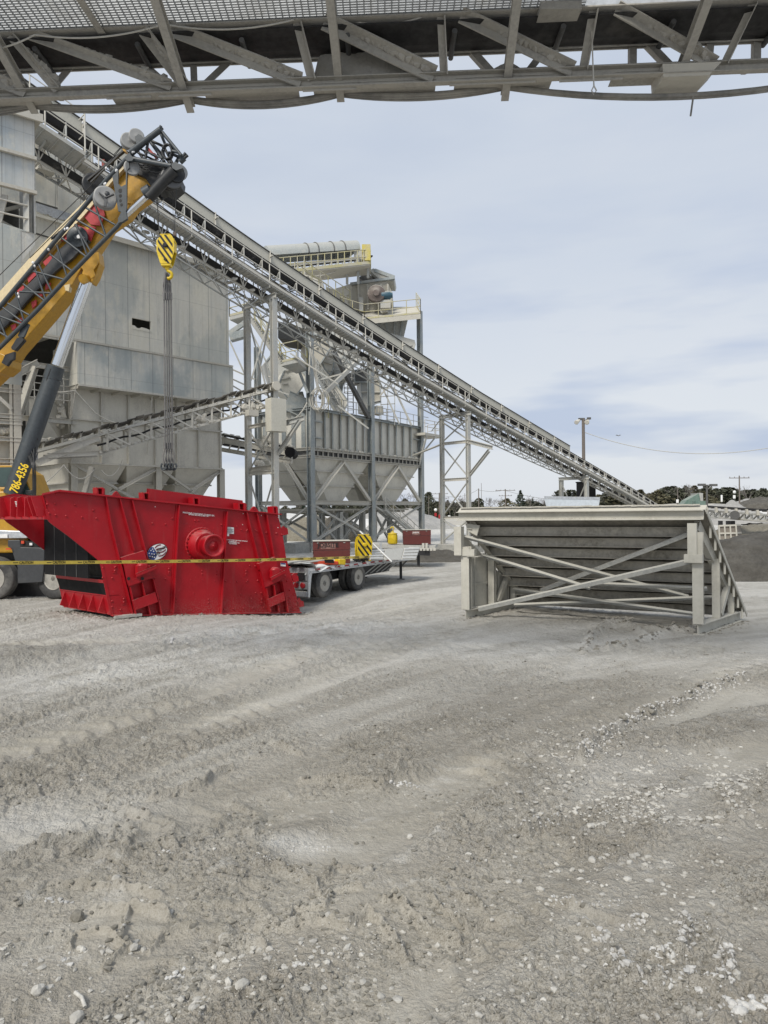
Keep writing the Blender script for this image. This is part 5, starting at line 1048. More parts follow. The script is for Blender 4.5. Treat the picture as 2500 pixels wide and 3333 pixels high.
# ---------------------------------------------------------------- screen on top of the tower, crusher feed, covered conveyor
def topscreen():
    Y = 65.; root = thing('screening_machine', 'dusty boxy screening machine with brown flywheel on the yellow railed top platform', 'screening machine', P(1240, 1010, Y))
    def pr(pts, d, name, mt, Yy=Y, par=None): mb = MB(); c = [P(x, y, Yy) for x, y in pts]; mb.hexa(c, [p+V((.2, d, 0)) for p in c]); return mb.obj(name, M[mt], par or root)
    b = pr([(1139, 1003), (1141, 930), (1150, 920), (1258, 908), (1275, 950), (1276, 985), (1215, 1018)], 3.2, 'side_plate', 'beige2')
    mb = MB()
    for x in (1142, 1166, 1196, 1222, 1240, 1262): mb.beam(P(x, 925, Y-.1), P(x+2, 1008, Y-.1), .14, .22)
    mb.obj('side_rib', M['beige'], b)
    mb = MB(); mb.beam(P(1140, 925, Y-.15), P(1284, 905, Y-.15), .3, .22); mb.beam(P(1220, 880, Y), P(1284, 903, Y), .2, .3); mb.obj('top_flange', M['galv'], root)
    pr([(1203, 880), (1215, 873), (1285, 903), (1282, 915), (1240, 912)], 3, 'feed_hood', 'steel'); pr([(1165, 905), (1195, 885), (1215, 905), (1200, 920)], 2, 'inner_chute', 'dark', Y+1)
    pr([(1210, 935), (1222, 930), (1245, 940), (1258, 1014), (1240, 1018)], .5, 'belt_guard', 'beige', Y-1)
    mb = MB(); mb.lathe(P(1225, 960, Y-1.1), (0, -1, .1), [(0, .75), (.1, .8), (.35, .8), (.4, .72), (.4, .3), (.55, .28)], 20); mb.obj('flywheel', M['rust'], root)
    mb = MB(); q = P(1258, 962, Y-1.2); mb.lathe(q-V((.5, 0, 0)), (1, 0, .05), [(0, .3), (.1, .36), (.8, .36), (.95, .26), (1.05, .26)], 14); mb.obj('motor', M['blue'], root)
    mb = MB(); mb.box(P(1255, 992, Y-1.1), (.9, .6, .7)); mb.box(P(1176, 992, Y-.6), (.35, .4, 1.2)); mb.obj('motor_mount', M['steel'], root)
    pr([(1064, 934), (1121, 955), (1128, 1008), (1060, 985)], .4, 'dust_flap', 'beige', Y-1.5)
    pr([(1090, 940), (1140, 924), (1141, 1005), (1128, 1003)], 2.5, 'feed_side', 'binw', Y)
    root2 = thing('guard_screen', 'large perforated grey guard sheet standing on the catwalk left of the screening machine', 'guard sheet', P(1020, 950, 60))
    mb = MB(); c = [P(985, 893, 60), P(1048, 918, 60), P(1058, 975, 60), P(1000, 940, 60)]; mb.hexa(c, [p+V((.1, .15, 0)) for p in c]); mb.obj('sheet', M['steel'], root2)
    mb = MB()
    for a, b_ in zip(c, c[1:]+c[:1]): mb.beam(a, b_, .12)
    mb.obj('edge_frame', M['beige'], root2)
    # covered conveyor
    Yc0, Yc1 = 60, 64; root = thing('covered_conveyor', 'short conveyor under a rounded metal hood with yellow railings, at the top of the tower', 'conveyor', P(1020, 850, 61))
    a, b_ = P(860, 842, Yc0), P(1153, 822, Yc1); t = (b_-a).normalized(); n_ = V((t.y, -t.x, 0)).normalized()
    if n_.y > 0: n_ = -n_
    mb = MB(); NN = 13; L_ = (b_-a).length
    prof_ = [(-1.25*math.cos(x), 1.12*math.sin(x)) for x in np.linspace(0, math.pi, NN)]
    vs = []; 
    for e in (0, .25, .5, .75, 1.): vs += [a+t*L_*e-n_*x+V((0, 0, z_-.1)) for x, z_ in prof_]
    mb.add(vs, [(i*NN+k, i*NN+k+1, (i+1)*NN+k+1, (i+1)*NN+k) for i in range(4) for k in range(NN-1)], True); mb.add(vs, [tuple(range(NN)), tuple(range(4*NN, 5*NN))[::-1]]); mb.obj('hood', M['galvhood'], root)
    mb = MB()
    for e in (.42, .53, .70, .83):
        q = a+t*L_*e; mb.path([q-n_*x*1.02+V((0, 0, z_*1.03-.1)) for x, z_ in prof_], .05, 5)
    mb.obj('hood_seam', M['dark'], root)
    c, d = P(900, 890, Yc0-1), P(1205, 858, Yc1-1.2); w = (d-c); 
    mb = MB(); mb.hexa([c-V((0, 0, .12)), d-V((0, 0, .12)), d+V((0, 2.6, -.12)), c+V((0, 2.6, -.12))], [c, d, d+V((0, 2.6, 0)), c+V((0, 2.6, 0))]); mb.obj('walkway', M['beige'], root)
    mb = MB(); NNN = 14
    for k in range(NNN+1): p = c.lerp(d, k/NNN); mb.tube(p, p+V((0, 0, 1.25)), .04, 6)
    for w_ in (.65, 1.25): mb.tube(c+V((0, 0, w_)), d+V((0, 0, w_)), .04, 6)
    mb.obj('handrail', M['yrail'], root)
    mb = MB()
    for p in (d, d+V((0, 1.3, 0)), d+V((0, 2.6, 0))): mb.tube(p, p+V((0, 0, 1.3)), .045, 6)
    for w_ in (.65, 1.3): mb.tube(d+V((0, 0, w_)), d+V((0, 2.6, w_)), .04, 6)
    mb.beam(c+V((0, -.02, .1)), d+V((0, -.02, .1)), .05, .25); mb.obj('toe_board', M['yrail'], root)
    mb = MB(); m0 = V((0, .6, 0))
    for k in range(NNN): p, q = c.lerp(d, k/NNN)+m0, c.lerp(d, (k+1)/NNN)+m0; mb.beam(p+V((0, 0, .05)), q+V((0, 0, .75)), .07); mb.beam(p+V((0, 0, .75)), p+V((0, 0, .05)), .07)
    mb.beam(c+m0+V((0, 0, .75)), d+m0+V((0, 0, .75)), .12); mb.obj('truss', M['steel'], root)
    mb = MB(); mb.beam(c+V((0, 1.2, .95)), d+V((0, 1.2, .95)), 1., .12); mb.obj('belt', M['belt'], root)
    mb = MB(); mb.box(P(1193, 833, 63.5), (.75, 1.8, 1.4)); mb.obj('drive_guard', M['yellow'], root)
    mb = MB(); mb.box(P(1172, 843, 63.8), (1.0, 1.8, 1.1)); mb.box(P(1165, 852, 62.8), (.3, .6, .9)); mb.obj('drive_housing', M['steel'], root)
    for px in (1166, 1198, 1130): mb = MB(); mb.ibeam(P(px, 868, 63.6), P(px, 925 if px < 1190 else 905, 63.6), .22, .22); mb.obj('post', M['steel'], root)
    mb = MB(); mb.path(sag(c+V((1.5, 0, -.1)), d+V((-2, 0, -.1)), .5), .05, 5); mb.path(sag(c+V((3.5, 0, -.1)), d+V((-4, 0, -.1)), .9), .03, 5); mb.obj('cable', M['beige'], root)
    mb = MB()
    for k in range(6): mb.path([P(968+5*k, 880, 60), P(966+5*k, 930, 60), P(975+6*k, 960, 60)], .06, 5)
    mb.obj('conduit', M['rail'], root); mb = MB(); mb.box(P(897, 830, 60), (.3, .3, .8)); mb.tube(P(890, 826, 60), P(910, 828, 60), .1); mb.obj('lamp', M['steel'], root)
M['rust'] = dusty('rusty_brown_steel', (.13, .105, .095), .8, .1, .25); M['blue'] = dusty('blue_motor_paint', (.04, .10, .14), .5, 0, .15); M['yellow'] = dusty('yellow_guard_paint', (.50, .42, .10), .6, 0, .35); M['galvhood'] = dusty('grey_hood_sheet', (.34, .36, .35), .8, .0, .3, topd=.35)
topscreen()
# second dark conveyor ending under the tower bent
def dark_conveyor():
    root = thing('transfer_conveyor', 'low dark conveyor ending under the support tower beside the bins', 'conveyor', P(860, 1470, 41))
    mb = MB(); a, b_ = P(715, 1430, 44), P(950, 1475, 41); mb.chan(a, b_, .1, .35); mb.chan(a+V((0, 1.3, 0)), b_+V((0, 1.3, 0)), .1, .35); mb.chan(a-V((0, 0, .6)), b_-V((0, 0, .5)), .1, .25)
    for t in np.linspace(0, 1, 9): mb.beam(a.lerp(b_, t)-V((0, 0, .6)), a.lerp(b_, min(1, t+.06)), .07)
    mb.obj('stringer', M['rail'], root)
    mb = MB(); mb.hexa([a+V((0, .1, .3)), b_+V((0, .1, .3)), b_+V((0, 1.2, .3)), a+V((0, 1.2, .3))], [a+V((0, .1, .36)), b_+V((0, .1, .36)), b_+V((0, 1.2, .36)), a+V((0, 1.2, .36))]); mb.hexa([a+V((0, .1, -.3)), b_+V((0, .1, -.2)), b_+V((0, 1.2, -.2)), a+V((0, 1.2, -.3))], [a+V((0, .1, -.2)), b_+V((0, .1, -.1)), b_+V((0, 1.2, -.1)), a+V((0, 1.2, -.2))]); mb.obj('belt', M['belt'], root)
    mb = MB(); mb.tube(b_+V((-.1, -.1, .05)), b_+V((-.1, 1.4, .05)), .3, 16); mb.obj('head_drum', M['black'], root)
    for t in np.linspace(.05, .9, 6): mb = MB(); p = a.lerp(b_, t); mb.tube(p+V((0, .05, .2)), p+V((0, 1.25, .2)), .07, 8); mb.obj('idler', M['beige'], root)
    mb = MB()
    for i in range(26): t = random.random(); mb.blob(a.lerp(b_, t)+V((0, random.uniform(0, 1), .38)), random.uniform(.1, .22), i, (1.2, 1, .6), 1, .25)
    for i in range(16): mb.blob(P(845+random.uniform(-12, 12), 1520-random.random()*14, 40), random.uniform(.08, .22), i+40, (1, 1, 1.1), 1, .3)
    for i in range(18): mb.blob(P(860+random.uniform(-20, 25), 1450-random.random()*40+10, 41), random.uniform(.08, .24), i+70, (1, 1, 1.3), 1, .3)
    stuff(mb.obj('spilled_dust', M['dustheap'], root))
    mb = MB(); mb.ibeam(P(812, 1530, 40), P(905, 1518, 38.5), .2, .24); mb.obj('bracket', M['beige'], root)
dark_conveyor()
# ---------------------------------------------------------------- red vibrating screen on the ground
def nd_up(nt):
    g = nd(nt, 'NewGeometry'); s = nd(nt, 'SeparateXYZ'); nt.links.new(g.outputs['Normal'], s.inputs[0]); return s.outputs[2]
def redmat():
    m, nt, b = base('red_machine_paint'); n = noise(nt, 2.2, 6, .6, src='Pos'); n2 = noise(nt, 30, 4, .6, src='Pos')
    c = mixc(nt, rmp(nt, n, .3, .7), (.31, .003, .009), (.40, .007, .015)); g = nd(nt, 'NewGeometry'); s = nd(nt, 'SeparateXYZ'); nt.links.new(g.outputs['Position'], s.inputs[0])
    low = mul(nt, rmp(nt, s.outputs[2], .0, .5, .5, 0), rmp(nt, n2, .45, .65)); c = mixc(nt, low, c, (.34, .16, .14)); c = mixc(nt, rmp(nt, noise(nt, 9, 5, .7, loc=(3, 3, 1), src='Pos'), .62, .74, 0, .12), c, (.5, .3, .28))
    upd = mul(nt, rmp(nt, s.outputs[2] if False else nd_up(nt), .5, .9), rmp(nt, noise(nt, 5, 6, .7, loc=(8, 1, 2), src='Pos'), .4, .6, .1, .5)); c = mixc(nt, upd, c, (.40, .33, .30)); c = mixc(nt, rmp(nt, noise(nt, 1.2, 7, .7, (4, 4, .5), (2, 2, 2), src='Pos'), .56, .70, 0, .22), c, (.30, .09, .08)); setc(nt, b, 'Base Color', c); setc(nt, b, 'Roughness', rmp(nt, n, .3, .7, .3, .55)); b.inputs['Specular IOR Level'].default_value = .35; bump(nt, b, n2, .002, .3); return m
M['red'] = redmat(); M['white'] = plain('white_print', (.75, .75, .74), .6); M['ink'] = plain('black_print', (.012, .012, .012), .7)
RP = Pl((-7.05, 18.6), (-2.63, 22.3)); WV = V((-2.0, 1.7, 0))
def red_screen():
    z1 = zm(0, 1550, .6028); z2 = zm(450, 1620, .2411); z3 = zm(380, 1780, .1808); z4 = zm(780, 1650, .1628)
    A = lambda z_, x, y, o=0: RP.at(*z_(x, y), o)
    root = thing('vibrating_screen', 'new glossy red vibrating screen machine resting on the mud behind yellow caution tape', 'machine', V((-5, 20.5, 0)))
    poly = [(230,100),(320,80),(700,122),(1110,163),(1500,205),(1527,320),(1545,440),(1600,640),(1622,733),(1560,738),(1100,746),(605,752),(575,610),(552,490),(542,458),(525,440),(500,420),(470,395),(370,315),(280,250),(265,235),(250,180)]
    pn = [A(z1, *p) for p in poly]
    mb = MB(); mb.plate(pn, RP.n*.03); mb.obj('side_plate', M['red'], root)
    zoff = lambda p: V((0, 0, 0)); mb = MB(); mb.plate([p+WV for p in pn], RP.n*.03); mb.obj('side_plate', M['red'], root)
    # flanges round the near plate
    mb = MB()
    for a, b_, w_ in (((320,80),(1515,206),.16), ((605,752),(1622,735),.14), ((230,100),(320,80),.1)): p, q = A(z1, *a, -.05), A(z1, *b_, -.05); mb.beam(p, q, w_, .03)
    for i in (0, 1, 2, 19, 20, 14, 15, 16, 17, 18, 11, 12, 13): p, q = pn[i], pn[(i+1) % len(pn)]; mb.beam(p-RP.n*.0, q-RP.n*.0, .07, .025, up=RP.n)
    mb.obj('edge_flange', M['red'], root)
    # ribs
    rib = [((570,110),(598,262),(715,742)), ((645,120),(722,402)), ((712,130),(785,408),(866,742)), ((1330,195),(1396,462)), ((1385,200),(1450,455)), ((1437,206),(1478,436)), ((1396,462),(1456,738)), ((1478,436),(1552,735))]
    for r_ in rib:
        mb = MB()
        for a, b_ in zip(r_[:-1], r_[1:]): mb.beam(A(z1, *a, -.055), A(z1, *b_, -.055), .025, .11, up=RP.n)
        mb.obj('rib', M['red'], root)
    for a, b_ in (((962,157),(930,742)), ((1222,190),(1190,740))):
        mb = MB(); mb.beam(A(z1, *a, -.02), A(z1, *b_, -.02), .13, .03, up=RP.n); mb.beam(A(z1, a[0]+4, a[1], -.07), A(z1, b_[0]+4, b_[1], -.07), .03, .09, up=RP.n)
        mb.obj('splice_bar', M['red'], root)
    mb = MB(); mb.plate([A(z1, *p, -.018) for p in ((965,256),(1202,276),(1190,738),(935,742))], RP.n*.012); mb.obj('doubler_plate', M['red'], root)
    # spring brackets
    def bracket(zz, top, blk, cells, shelf, arm, piv, hole, nm='spring_bracket'):
        o = None; mb = MB(); mb.plate([A(zz, *p, -.19) for p in blk], RP.n*.03); c0 = [A(zz, *p, -.19) for p in blk]; c1 = [A(zz, *p, 0) for p in blk]
        for i in range(len(blk)): j = (i+1) % len(blk); mb.hexa([c0[i], c0[j], c1[j], c1[i]], [p+V((0, 0, .02)) for p in (c0[i], c0[j], c1[j], c1[i])])
        o = mb.obj(nm, M['red'], root)
        for a, b_ in cells: mb = MB(); mb.beam(A(zz, *a, -.1), A(zz, *b_, -.1), .025, .18, up=RP.n); mb.obj('bracket_web', M['red'], o)
        mb = MB(); mb.plate([A(zz, *p, -.22) for p in shelf], RP.n*.03); mb.plate([A(zz, *shelf[0], -.2), A(zz, *shelf[1], -.2), A(zz, *shelf[1], 0), A(zz, *shelf[0], 0)], V((0, 0, -.025))); mb.obj('shelf_plate', M['red'], o)
        mb = MB(); mb.plate([A(zz, *p, -.42) for p in arm], RP.n*.03); mb.plate([A(zz, *arm[0], -.42), A(zz, *arm[1], -.42), A(zz, *arm[1], -.1), A(zz, *arm[0], -.1)], V((0, 0, -.02))); mb.plate([A(zz, *arm[3], -.42), A(zz, *arm[2], -.42), A(zz, *arm[2], -.1), A(zz, *arm[3], -.1)], V((0, 0, .02)))
        mb.plate([A(zz, *p, -.12) for p in arm], RP.n*.03); mb.obj('spring_seat', M['red'], o)
        mb = MB(); q = A(zz, *piv, -.3); mb.lathe(q-RP.n*.08, tuple(RP.n), [(0, .06), (.0, .13), (.22, .14)], 16); mb.box(q+V((.0, 0, -.06)), (.34, .16, .24), rz=.7); mb.obj('pivot', M['red'], o)
        for h_ in hole: mb = MB(); mb.lathe(A(zz, *h_, -.225), tuple(RP.n), [(0, .0), (.004, .045)], 12); mb.obj('bolt_hole', M['ink'], o)
        mb = MB(); mb.plate([A(zz, *p, -.17) for p in top], RP.n*.17); mb.obj('upper_gusset', M['red'], o)
    bracket(z3, [(80,195),(500,70),(548,240),(580,370),(360,300),(130,330)], [(130,330),(340,300),(590,380),(640,570),(220,720),(190,640)], [((440,640),(495,870)), ((225,720),(330,1215)), ((640,575),(795,1210)), ((495,860),(590,1215)), ((300,960),(400,925))],
            [(280,970),(695,815),(745,990),(340,1140)], [(350,480),(710,335),(735,400),(355,555)], (470, 375), ((218,572),(466,572)))
    bracket(z4, [(385,1135),(720,1000),(790,1290),(640,1220),(420,1260)], [(420,1260),(640,1220),(790,1290),(840,1470),(510,1620),(480,1500)], [((660,1560),(700,1780)), ((510,1620),(600,2090)), ((830,1480),(950,2090)), ((740,1960),(765,2090)), ((560,1840),(600,1830))],
            [(560,1850),(890,1700),(915,1870),(600,2010)], [(630,1410),(910,1265),(930,1320),(640,1480)], (725, 1295), ())
    # exciter
    n = -RP.n; c = A(z2, 850, 640); 
    mb = MB(); mb.lathe(c, tuple(n), [(0, .50), (.05, .50), (.06, .46)], 40); mb.lathe(c, tuple(n), [(.06, .44), (.15, .44), (.2, .40), (.34, .36), (.36, .34)], 40); h_ = mb.obj('exciter_housing', M['red'], root)
    mb = MB(); mb.lathe(c, tuple(n), [(.36, .27), (.62, .27), (.64, .31), (.80, .31), (.81, .30), (.81, .265), (.72, .25), (.71, .12), (.75, .11), (.75, .03), (.78, .02)], 40); mb.obj('flywheel_cover', M['red'], h_)
    mb = MB(); t, a_, b_ = mb.frame(c, c+n)
    for k in range(28): an = 2*math.pi*k/28; p = c+n*.06+a_*math.cos(an)*.475+b_*math.sin(an)*.475; mb.tube(p, p+n*.05, .024, 6)
    mb.obj('bolt_ring', M['red'], h_)
    # rivets
    bl = [(z1, p) for p in [(302,92),(255,152),(297,148),(265,200),(300,210),(357,215),(442,222),(405,155),(503,185),(520,228),(750,252),(822,255),(893,260),(930,228),(1052,240),(1070,240),(965,268),(1025,275),(1095,272),(1155,282),(1020,300),(1195,262),(1278,272),(1302,290),(1335,290),(1378,292),(1410,297),(1437,306),(1490,310),(1520,315),
          (555,495),(625,490),(1192,315),(555,548),(606,550),(835,555),(895,556),(962,558),(1030,560),(1090,562),(1160,566),(1218,566),(1280,570),(1330,572),(605,675),(605,705),(650,722),(865,722),(935,722),(1005,720),(1070,718),(1135,718),(1210,718),(1260,716),(1315,714),(1365,713),(1550,565),(1580,570),(1590,640),(1600,700),(1575,715),(1565,615),(1380,632),(1300,640),(1045,632),(985,575)]]
    bl += [(z4, p) for p in [(345,490),(540,510),(740,528),(860,560),(140,480),(950,1485),(905,1375),(200,1178),(310,1185),(155,1470),(360,1475),(320,1722),(430,1722),(75,2020),(275,2015),(480,2012),(1065,2005),(1105,1720),(1000,1205),(1150,1890),(1175,2020),(1060,1500)]]
    mb = MB()
    for zz, p in bl: q = A(zz, *p, -.002); mb.lathe(q, tuple(n), [(0, .028), (.012, .026), (.022, .014), (.024, .0)], 8)
    stuff(mb.obj('rivet_heads', M['red'], root))
    for x, y in ((620,502),(668,672),(862,672),(912,510),(952,672),(1090,520),(1172,520),(1125,674),(1205,672),(1328,520),(1358,672),(1412,674),(1568,672)):
        mb = MB(); mb.plate([A(z1, x+a, y+b_, -.012) for a, b_ in ((-9,-22),(9,-22),(9,22),(-9,22))], RP.n*.012)
        for d in (-9, 9): mb.lathe(A(z1, x, y+d, -.012), tuple(n), [(0, .026), (.02, .02), (.024, 0)], 8)
        mb.obj('bolt_plate', M['red'], root)
    mb = MB()
    for zz, p in ((z4,(68,132)),(z4,(58,353)),(z4,(420,385)),(z4,(432,172)),(z4,(765,415)),(z4,(772,210)),(z1,(838,165)),(z4,(625,1445))): mb.lathe(A(zz, *p, -.004), tuple(n), [(0, .014), (.01, .012)], 8)
    mb.obj('bright_pins', M['white'], root)
    # rear lugs, lifting eyes and pads on the top flange
    for pts in ([(830,425),(880,380),(905,405),(960,430),(975,545),(900,565),(865,565)], [(1040,1370),(1095,1320),(1110,1355),(1170,1380),(1185,1480),(1085,1510)], [(1150,1890),(1195,1815),(1225,1870),(1280,1890),(1290,1985),(1195,2010),(1170,2050)]):
        mb = MB(); mb.plate([A(z4, *p, .0) for p in pts], RP.n*.06); mb.plate([A(z4, *p, 1.2) for p in pts], RP.n*.06); mb.obj('cross_beam_lug', M['red'], root)
    for x, y in ((545,98),(795,125),(1065,152),(1310,181),(1487,200)):
        mb = MB(); w_ = 22 if x < 1400 else 14
        for dx in (-w_, w_*.4): mb.plate([A(z1, x+dx, y, .06), A(z1, x+dx+10, y, .06), A(z1, x+dx+6, y-36, .06), A(z1, x+dx-2, y-38, .06)], RP.n*.3)
        mb.plate([A(z1, x-w_, y-36, .08), A(z1, x+w_, y-32, .08), A(z1, x+w_, y-29, .08), A(z1, x-w_, y-33, .08)], RP.n*.3); mb.plate([A(z1, x-w_, y, .3), A(z1, x+w_, y+2, .3), A(z1, x+w_, y-32, .3), A(z1, x-w_, y-36, .3)], RP.n*.02); mb.obj('mounting_pad', M['red'], root)
    for x, y in ((628,106),(1373,188)):
        mb = MB(); mb.plate([A(z1, x+a, y+b_, .05) for a, b_ in ((-24,0),(-9,-20),(0,-26),(9,-20),(26,4))], RP.n*.05); mb.lathe(A(z1, x, y-14, .045), tuple(n), [(0, .05), (.01, .03), (.0, .02)], 12); mb.obj('lifting_eye', M['red'], root)
    mb = MB(); c_ = [A(z1, *p, .45) for p in ((795,66),(1305,130),(1318,190),(790,128))]; mb.plate(c_, RP.n*.03); mb.plate([A(z1, 795, 66, .45), A(z1, 795, 66, 1.6), A(z1, 790, 128, 1.6), A(z1, 790, 128, .45)], RP.d*.03); mb.plate([A(z1, 1305, 130, .45), A(z1, 1305, 130, 1.6), A(z1, 1318, 190, 1.6), A(z1, 1318, 190, .45)], RP.d*.03); mb.obj('feed_box', M['red'], root)
    # cross members at the open discharge end
    def W(zz, x, y, f=0, off=0): return A(zz, x, y, off)+WV*f
    def span(name, pts, mt='red', f0=.0, f1=1., th=.03, par=None):
        a = [W(z1, *p, f0) for p in pts]; b_ = [W(z1, *p, f1) for p in pts]; mb = MB()
        for i in range(len(a)-1): mb.hexa([a[i], a[i+1], b_[i+1], b_[i]], [q+RP.d*th for q in (a[i], a[i+1], b_[i+1], b_[i])])
        return mb.obj(name, M[mt], par or root)
    lp = span('lip_panel', [(232,102),(268,234)]); span('lip_flange', [(228,100),(262,98)], th=.02)
    for f in (.03, .12, .3, .47, .62, .88, .97):
        mb = MB(); a, b_, c_ = W(z1, 233, 104, f), W(z1, 266, 230, f), W(z1, 262, 215, f)-RP.d*.22; mb.plate([a, b_, c_, W(z1, 236, 112, f)-RP.d*(.25 if f < .2 or f > .8 else .1)], WV*.012); mb.obj('lip_gusset', M['red'], lp)
    mb = MB(); mb.plate([W(z1, 262, 215, .0)-RP.d*.1, W(z1, 262, 215, 1)-RP.d*.1, W(z1, 268, 232, 1)-RP.d*.12, W(z1, 268, 232, 0)-RP.d*.12], RP.d*.1); mb.obj('lip_bar', M['red'], lp)
    span('chute_floor', [(268,234),(430,380),(560,520)], f0=.02, f1=.98) if False else None
    l2 = span('lower_lip', [(585,652),(606,750)]); mb = MB(); mb.plate([W(z1, 583, 650), W(z1, 583, 650, 1), W(z1, 583, 650, 1)+RP.d*.3, W(z1, 583, 650)+RP.d*.3], V((0, 0, .03))); mb.obj('lower_shelf', M['red'], l2)
    for f in (.1, .3, .5, .7, .9): mb = MB(); mb.plate([W(z1, 585, 655, f), W(z1, 604, 745, f), W(z1, 600, 730, f)-RP.d*.2], WV*.012); mb.obj('lip_gusset', M['red'], l2)
    span('cross_beam', [(556,560),(560,578)], f0=.0, f1=1.); span('lower_curtain', [(562,578),(586,650)], 'black')
    tp = [A(z1, *p, .0) for p in ((300,235),(478,372),(478,553))]
    mb = MB(); d_ = RP.d*.5; a, b_, c_ = A(z1, 476, 300, .15), A(z1, 476, 553, .15), None; 
    mb.hexa([b_, b_+WV*.93, b_+WV*.93+RP.d*.03, b_+RP.d*.03], [V((p.x, p.y, a.z+.45)) for p in (b_, b_+WV*.93, b_+WV*.93+RP.d*.03, b_+RP.d*.03)]); mb.obj('rubber_curtain', M['black'], root)
    for k, f in enumerate((.25, .5, .75)): mb = MB(); q = b_+WV*.93*f-RP.d*.004; mb.beam(q, V((q.x, q.y, a.z+.45)), .012, .006); mb.obj('curtain_seam', M['dark'], root)
    mb = MB(); 
    for zz_, u_ in ((560, 700), (470, 760)): mb.plate([W(z1, 600, zz_, .02), W(z1, 1560, zz_, .02), W(z1, 1560, zz_, .98), W(z1, 600, zz_, .98)], V((0, 0, .05)))
    mb.plate([W(z1, 640, 745, .02), W(z1, 640, 745, .98), W(z1, 560, 110, .98), W(z1, 560, 110, .02)], RP.d*.04); mb.obj('screen_deck', M['dark'], root)  # decks and an added cross wall, coloured dark to stand for interior shade
    # print on the plate
    nrm = RP.n
    def label(x, y, w_, h_, mt, zz=z2, nm='sticker', off=-.024): mb = MB(); mb.plate([A(zz, x, y, off), A(zz, x+w_, y+w_*.08, off), A(zz, x+w_, y+h_+w_*.08, off), A(zz, x, y+h_, off)], RP.n*.006); return mb.obj(nm, M[mt], root)
    s_ = label(1192, 393, 100, 88, 'white'); label(1190, 484, 38, 32, 'white'); label(820, 1118, 102, 64, 'white', z4); label(824, 1120, 94, 26, 'blueprint', z4, 'sticker', -.026)
    mb = MB()
    for k, (w_, y) in enumerate(((55, 406), (80, 420), (84, 428), (70, 436), (84, 446), (84, 454), (80, 462), (60, 470))): mb.plate([A(z2, 1202+(0 if k else 12), y, -.03), A(z2, 1202+w_, y+w_*.06, -.03), A(z2, 1202+w_, y+w_*.06+2.6, -.03), A(z2, 1202, y+2.6, -.03)], RP.n*.003)
    mb.obj('sticker_print', M['ink'], s_)
    xd, up = RP.d, V((0, 0, 1))
    def slope(a, b_): return (A(z2, *b_)-A(z2, *a)).normalized()
    tx = [('MACHINE CONTAINS STORED EN.', .062, (820, 222)), ('SEVERE BEFORE START UP', .052, (815, 238)), ('DO NOT START MACHINE WITHOUT', .042, (1330, 578)), ('GUARDS ON', .042, (1275, 590)), ('MAINTENANCE OIL', .042, (1292, 606)), ('SEE MANUAL', .042, (1280, 622))]
    sd = slope((690, 210), (950, 238))
    for s__, sz, p in tx: text(s__, sz, A(z2, *p, -.034), sd, up, M['white'], parent=root, th=.002, bold=True)
    for k in range(4): mb = MB(); p = RP.at(*z1(92+2*k, 152+k*8))+V((0, 0, 0)); q0 = W(z1, 238+2*k, 132+k*8, .58)-RP.d*.012; mb.beam(q0, q0+WV*.06, .006, .02); mb.obj('stencil_line', M['white'], lp)
    # oval decal: stars field, waving stripes, black lettering
    c = A(z2, 255, 732, -.02); t1 = (A(z2, 340, 690)-A(z2, 170, 772)).normalized(); t2 = t1.cross(-RP.n).normalized(); t2 = t2 if t2.z > 0 else -t2; ra, rb = .285, .20
    mb = MB(); E_ = lambda a, b_, k: c+t1*a*ra+t2*b_*rb-RP.n*k
    def poly2(ps, k, mt, nm): mb = MB(); mb.plate([E_(a, b_, k) for a, b_ in ps], -RP.n*.002); return mb.obj(nm, M[mt], dec)
    circ = [(math.cos(t), math.sin(t)) for t in np.linspace(0, 2*math.pi, 33)[:-1]]
    mb.plate([E_(a*1.05, b_*1.05, 0) for a, b_ in circ], -RP.n*.004); dec = mb.obj('oval_decal', M['ink'], root); poly2(circ, .005, 'white', 'decal_face')
    poly2([(math.cos(t)*.99, math.sin(t)*.99) for t in np.linspace(1.9, 4.1, 14)]+[(-.25, -.55), (-.1, .1), (-.15, .8)], .008, 'blueprint', 'star_field')
    for k, (a, b_) in enumerate(((-.75,.3),(-.5,.55),(-.55,.1),(-.3,.3),(-.8,-.1),(-.6,-.3),(-.35,-.1),(-.3,.62),(-.45,-.5))): poly2([(a+(.09 if i % 2 == 0 else .04)*math.cos(i*math.pi/5+.3), b_+1.4*(.09 if i % 2 == 0 else .04)*math.sin(i*math.pi/5+.3)) for i in range(10)], .011, 'white', 'star')
    for k in range(4):
        y0 = .72-k*.42; ps = []
        xs = np.linspace(-.05, .98, 9)
        for x in xs: ps.append((x, y0+.12*math.sin(x*5+k)))
        top_ = [(x, y) for x, y in ps if x*x+y*y < .95]; 
        if len(top_) > 2: poly2(top_+[(x, y-.16) for x, y in top_[::-1] if x*x+(y-.16)**2 < .97], .008+.001*k, 'flagred', 'stripe')
    text('DOWN', .105, E_(-.42, -.28, .014), t1, t2, M['ink'], parent=dec, bold=True, th=.001); text('UNDER', .10, E_(.42, .12, .014), t1, t2, M['ink'], parent=dec, bold=True, th=.001)
    mb = MB(); mb.box(A(z1, 690, 754, -.12), (.7, .16, .07), rz=.7); tag(mb.obj('timber_block', M['stone']), 'flat timber block wedged under the front edge of the red machine', 'timber')
M['blueprint'] = plain('dark_blue_print', (.02, .05, .20), .5); M['flagred'] = plain('dark_red_print', (.14, .006, .02), .5)
red_screen()

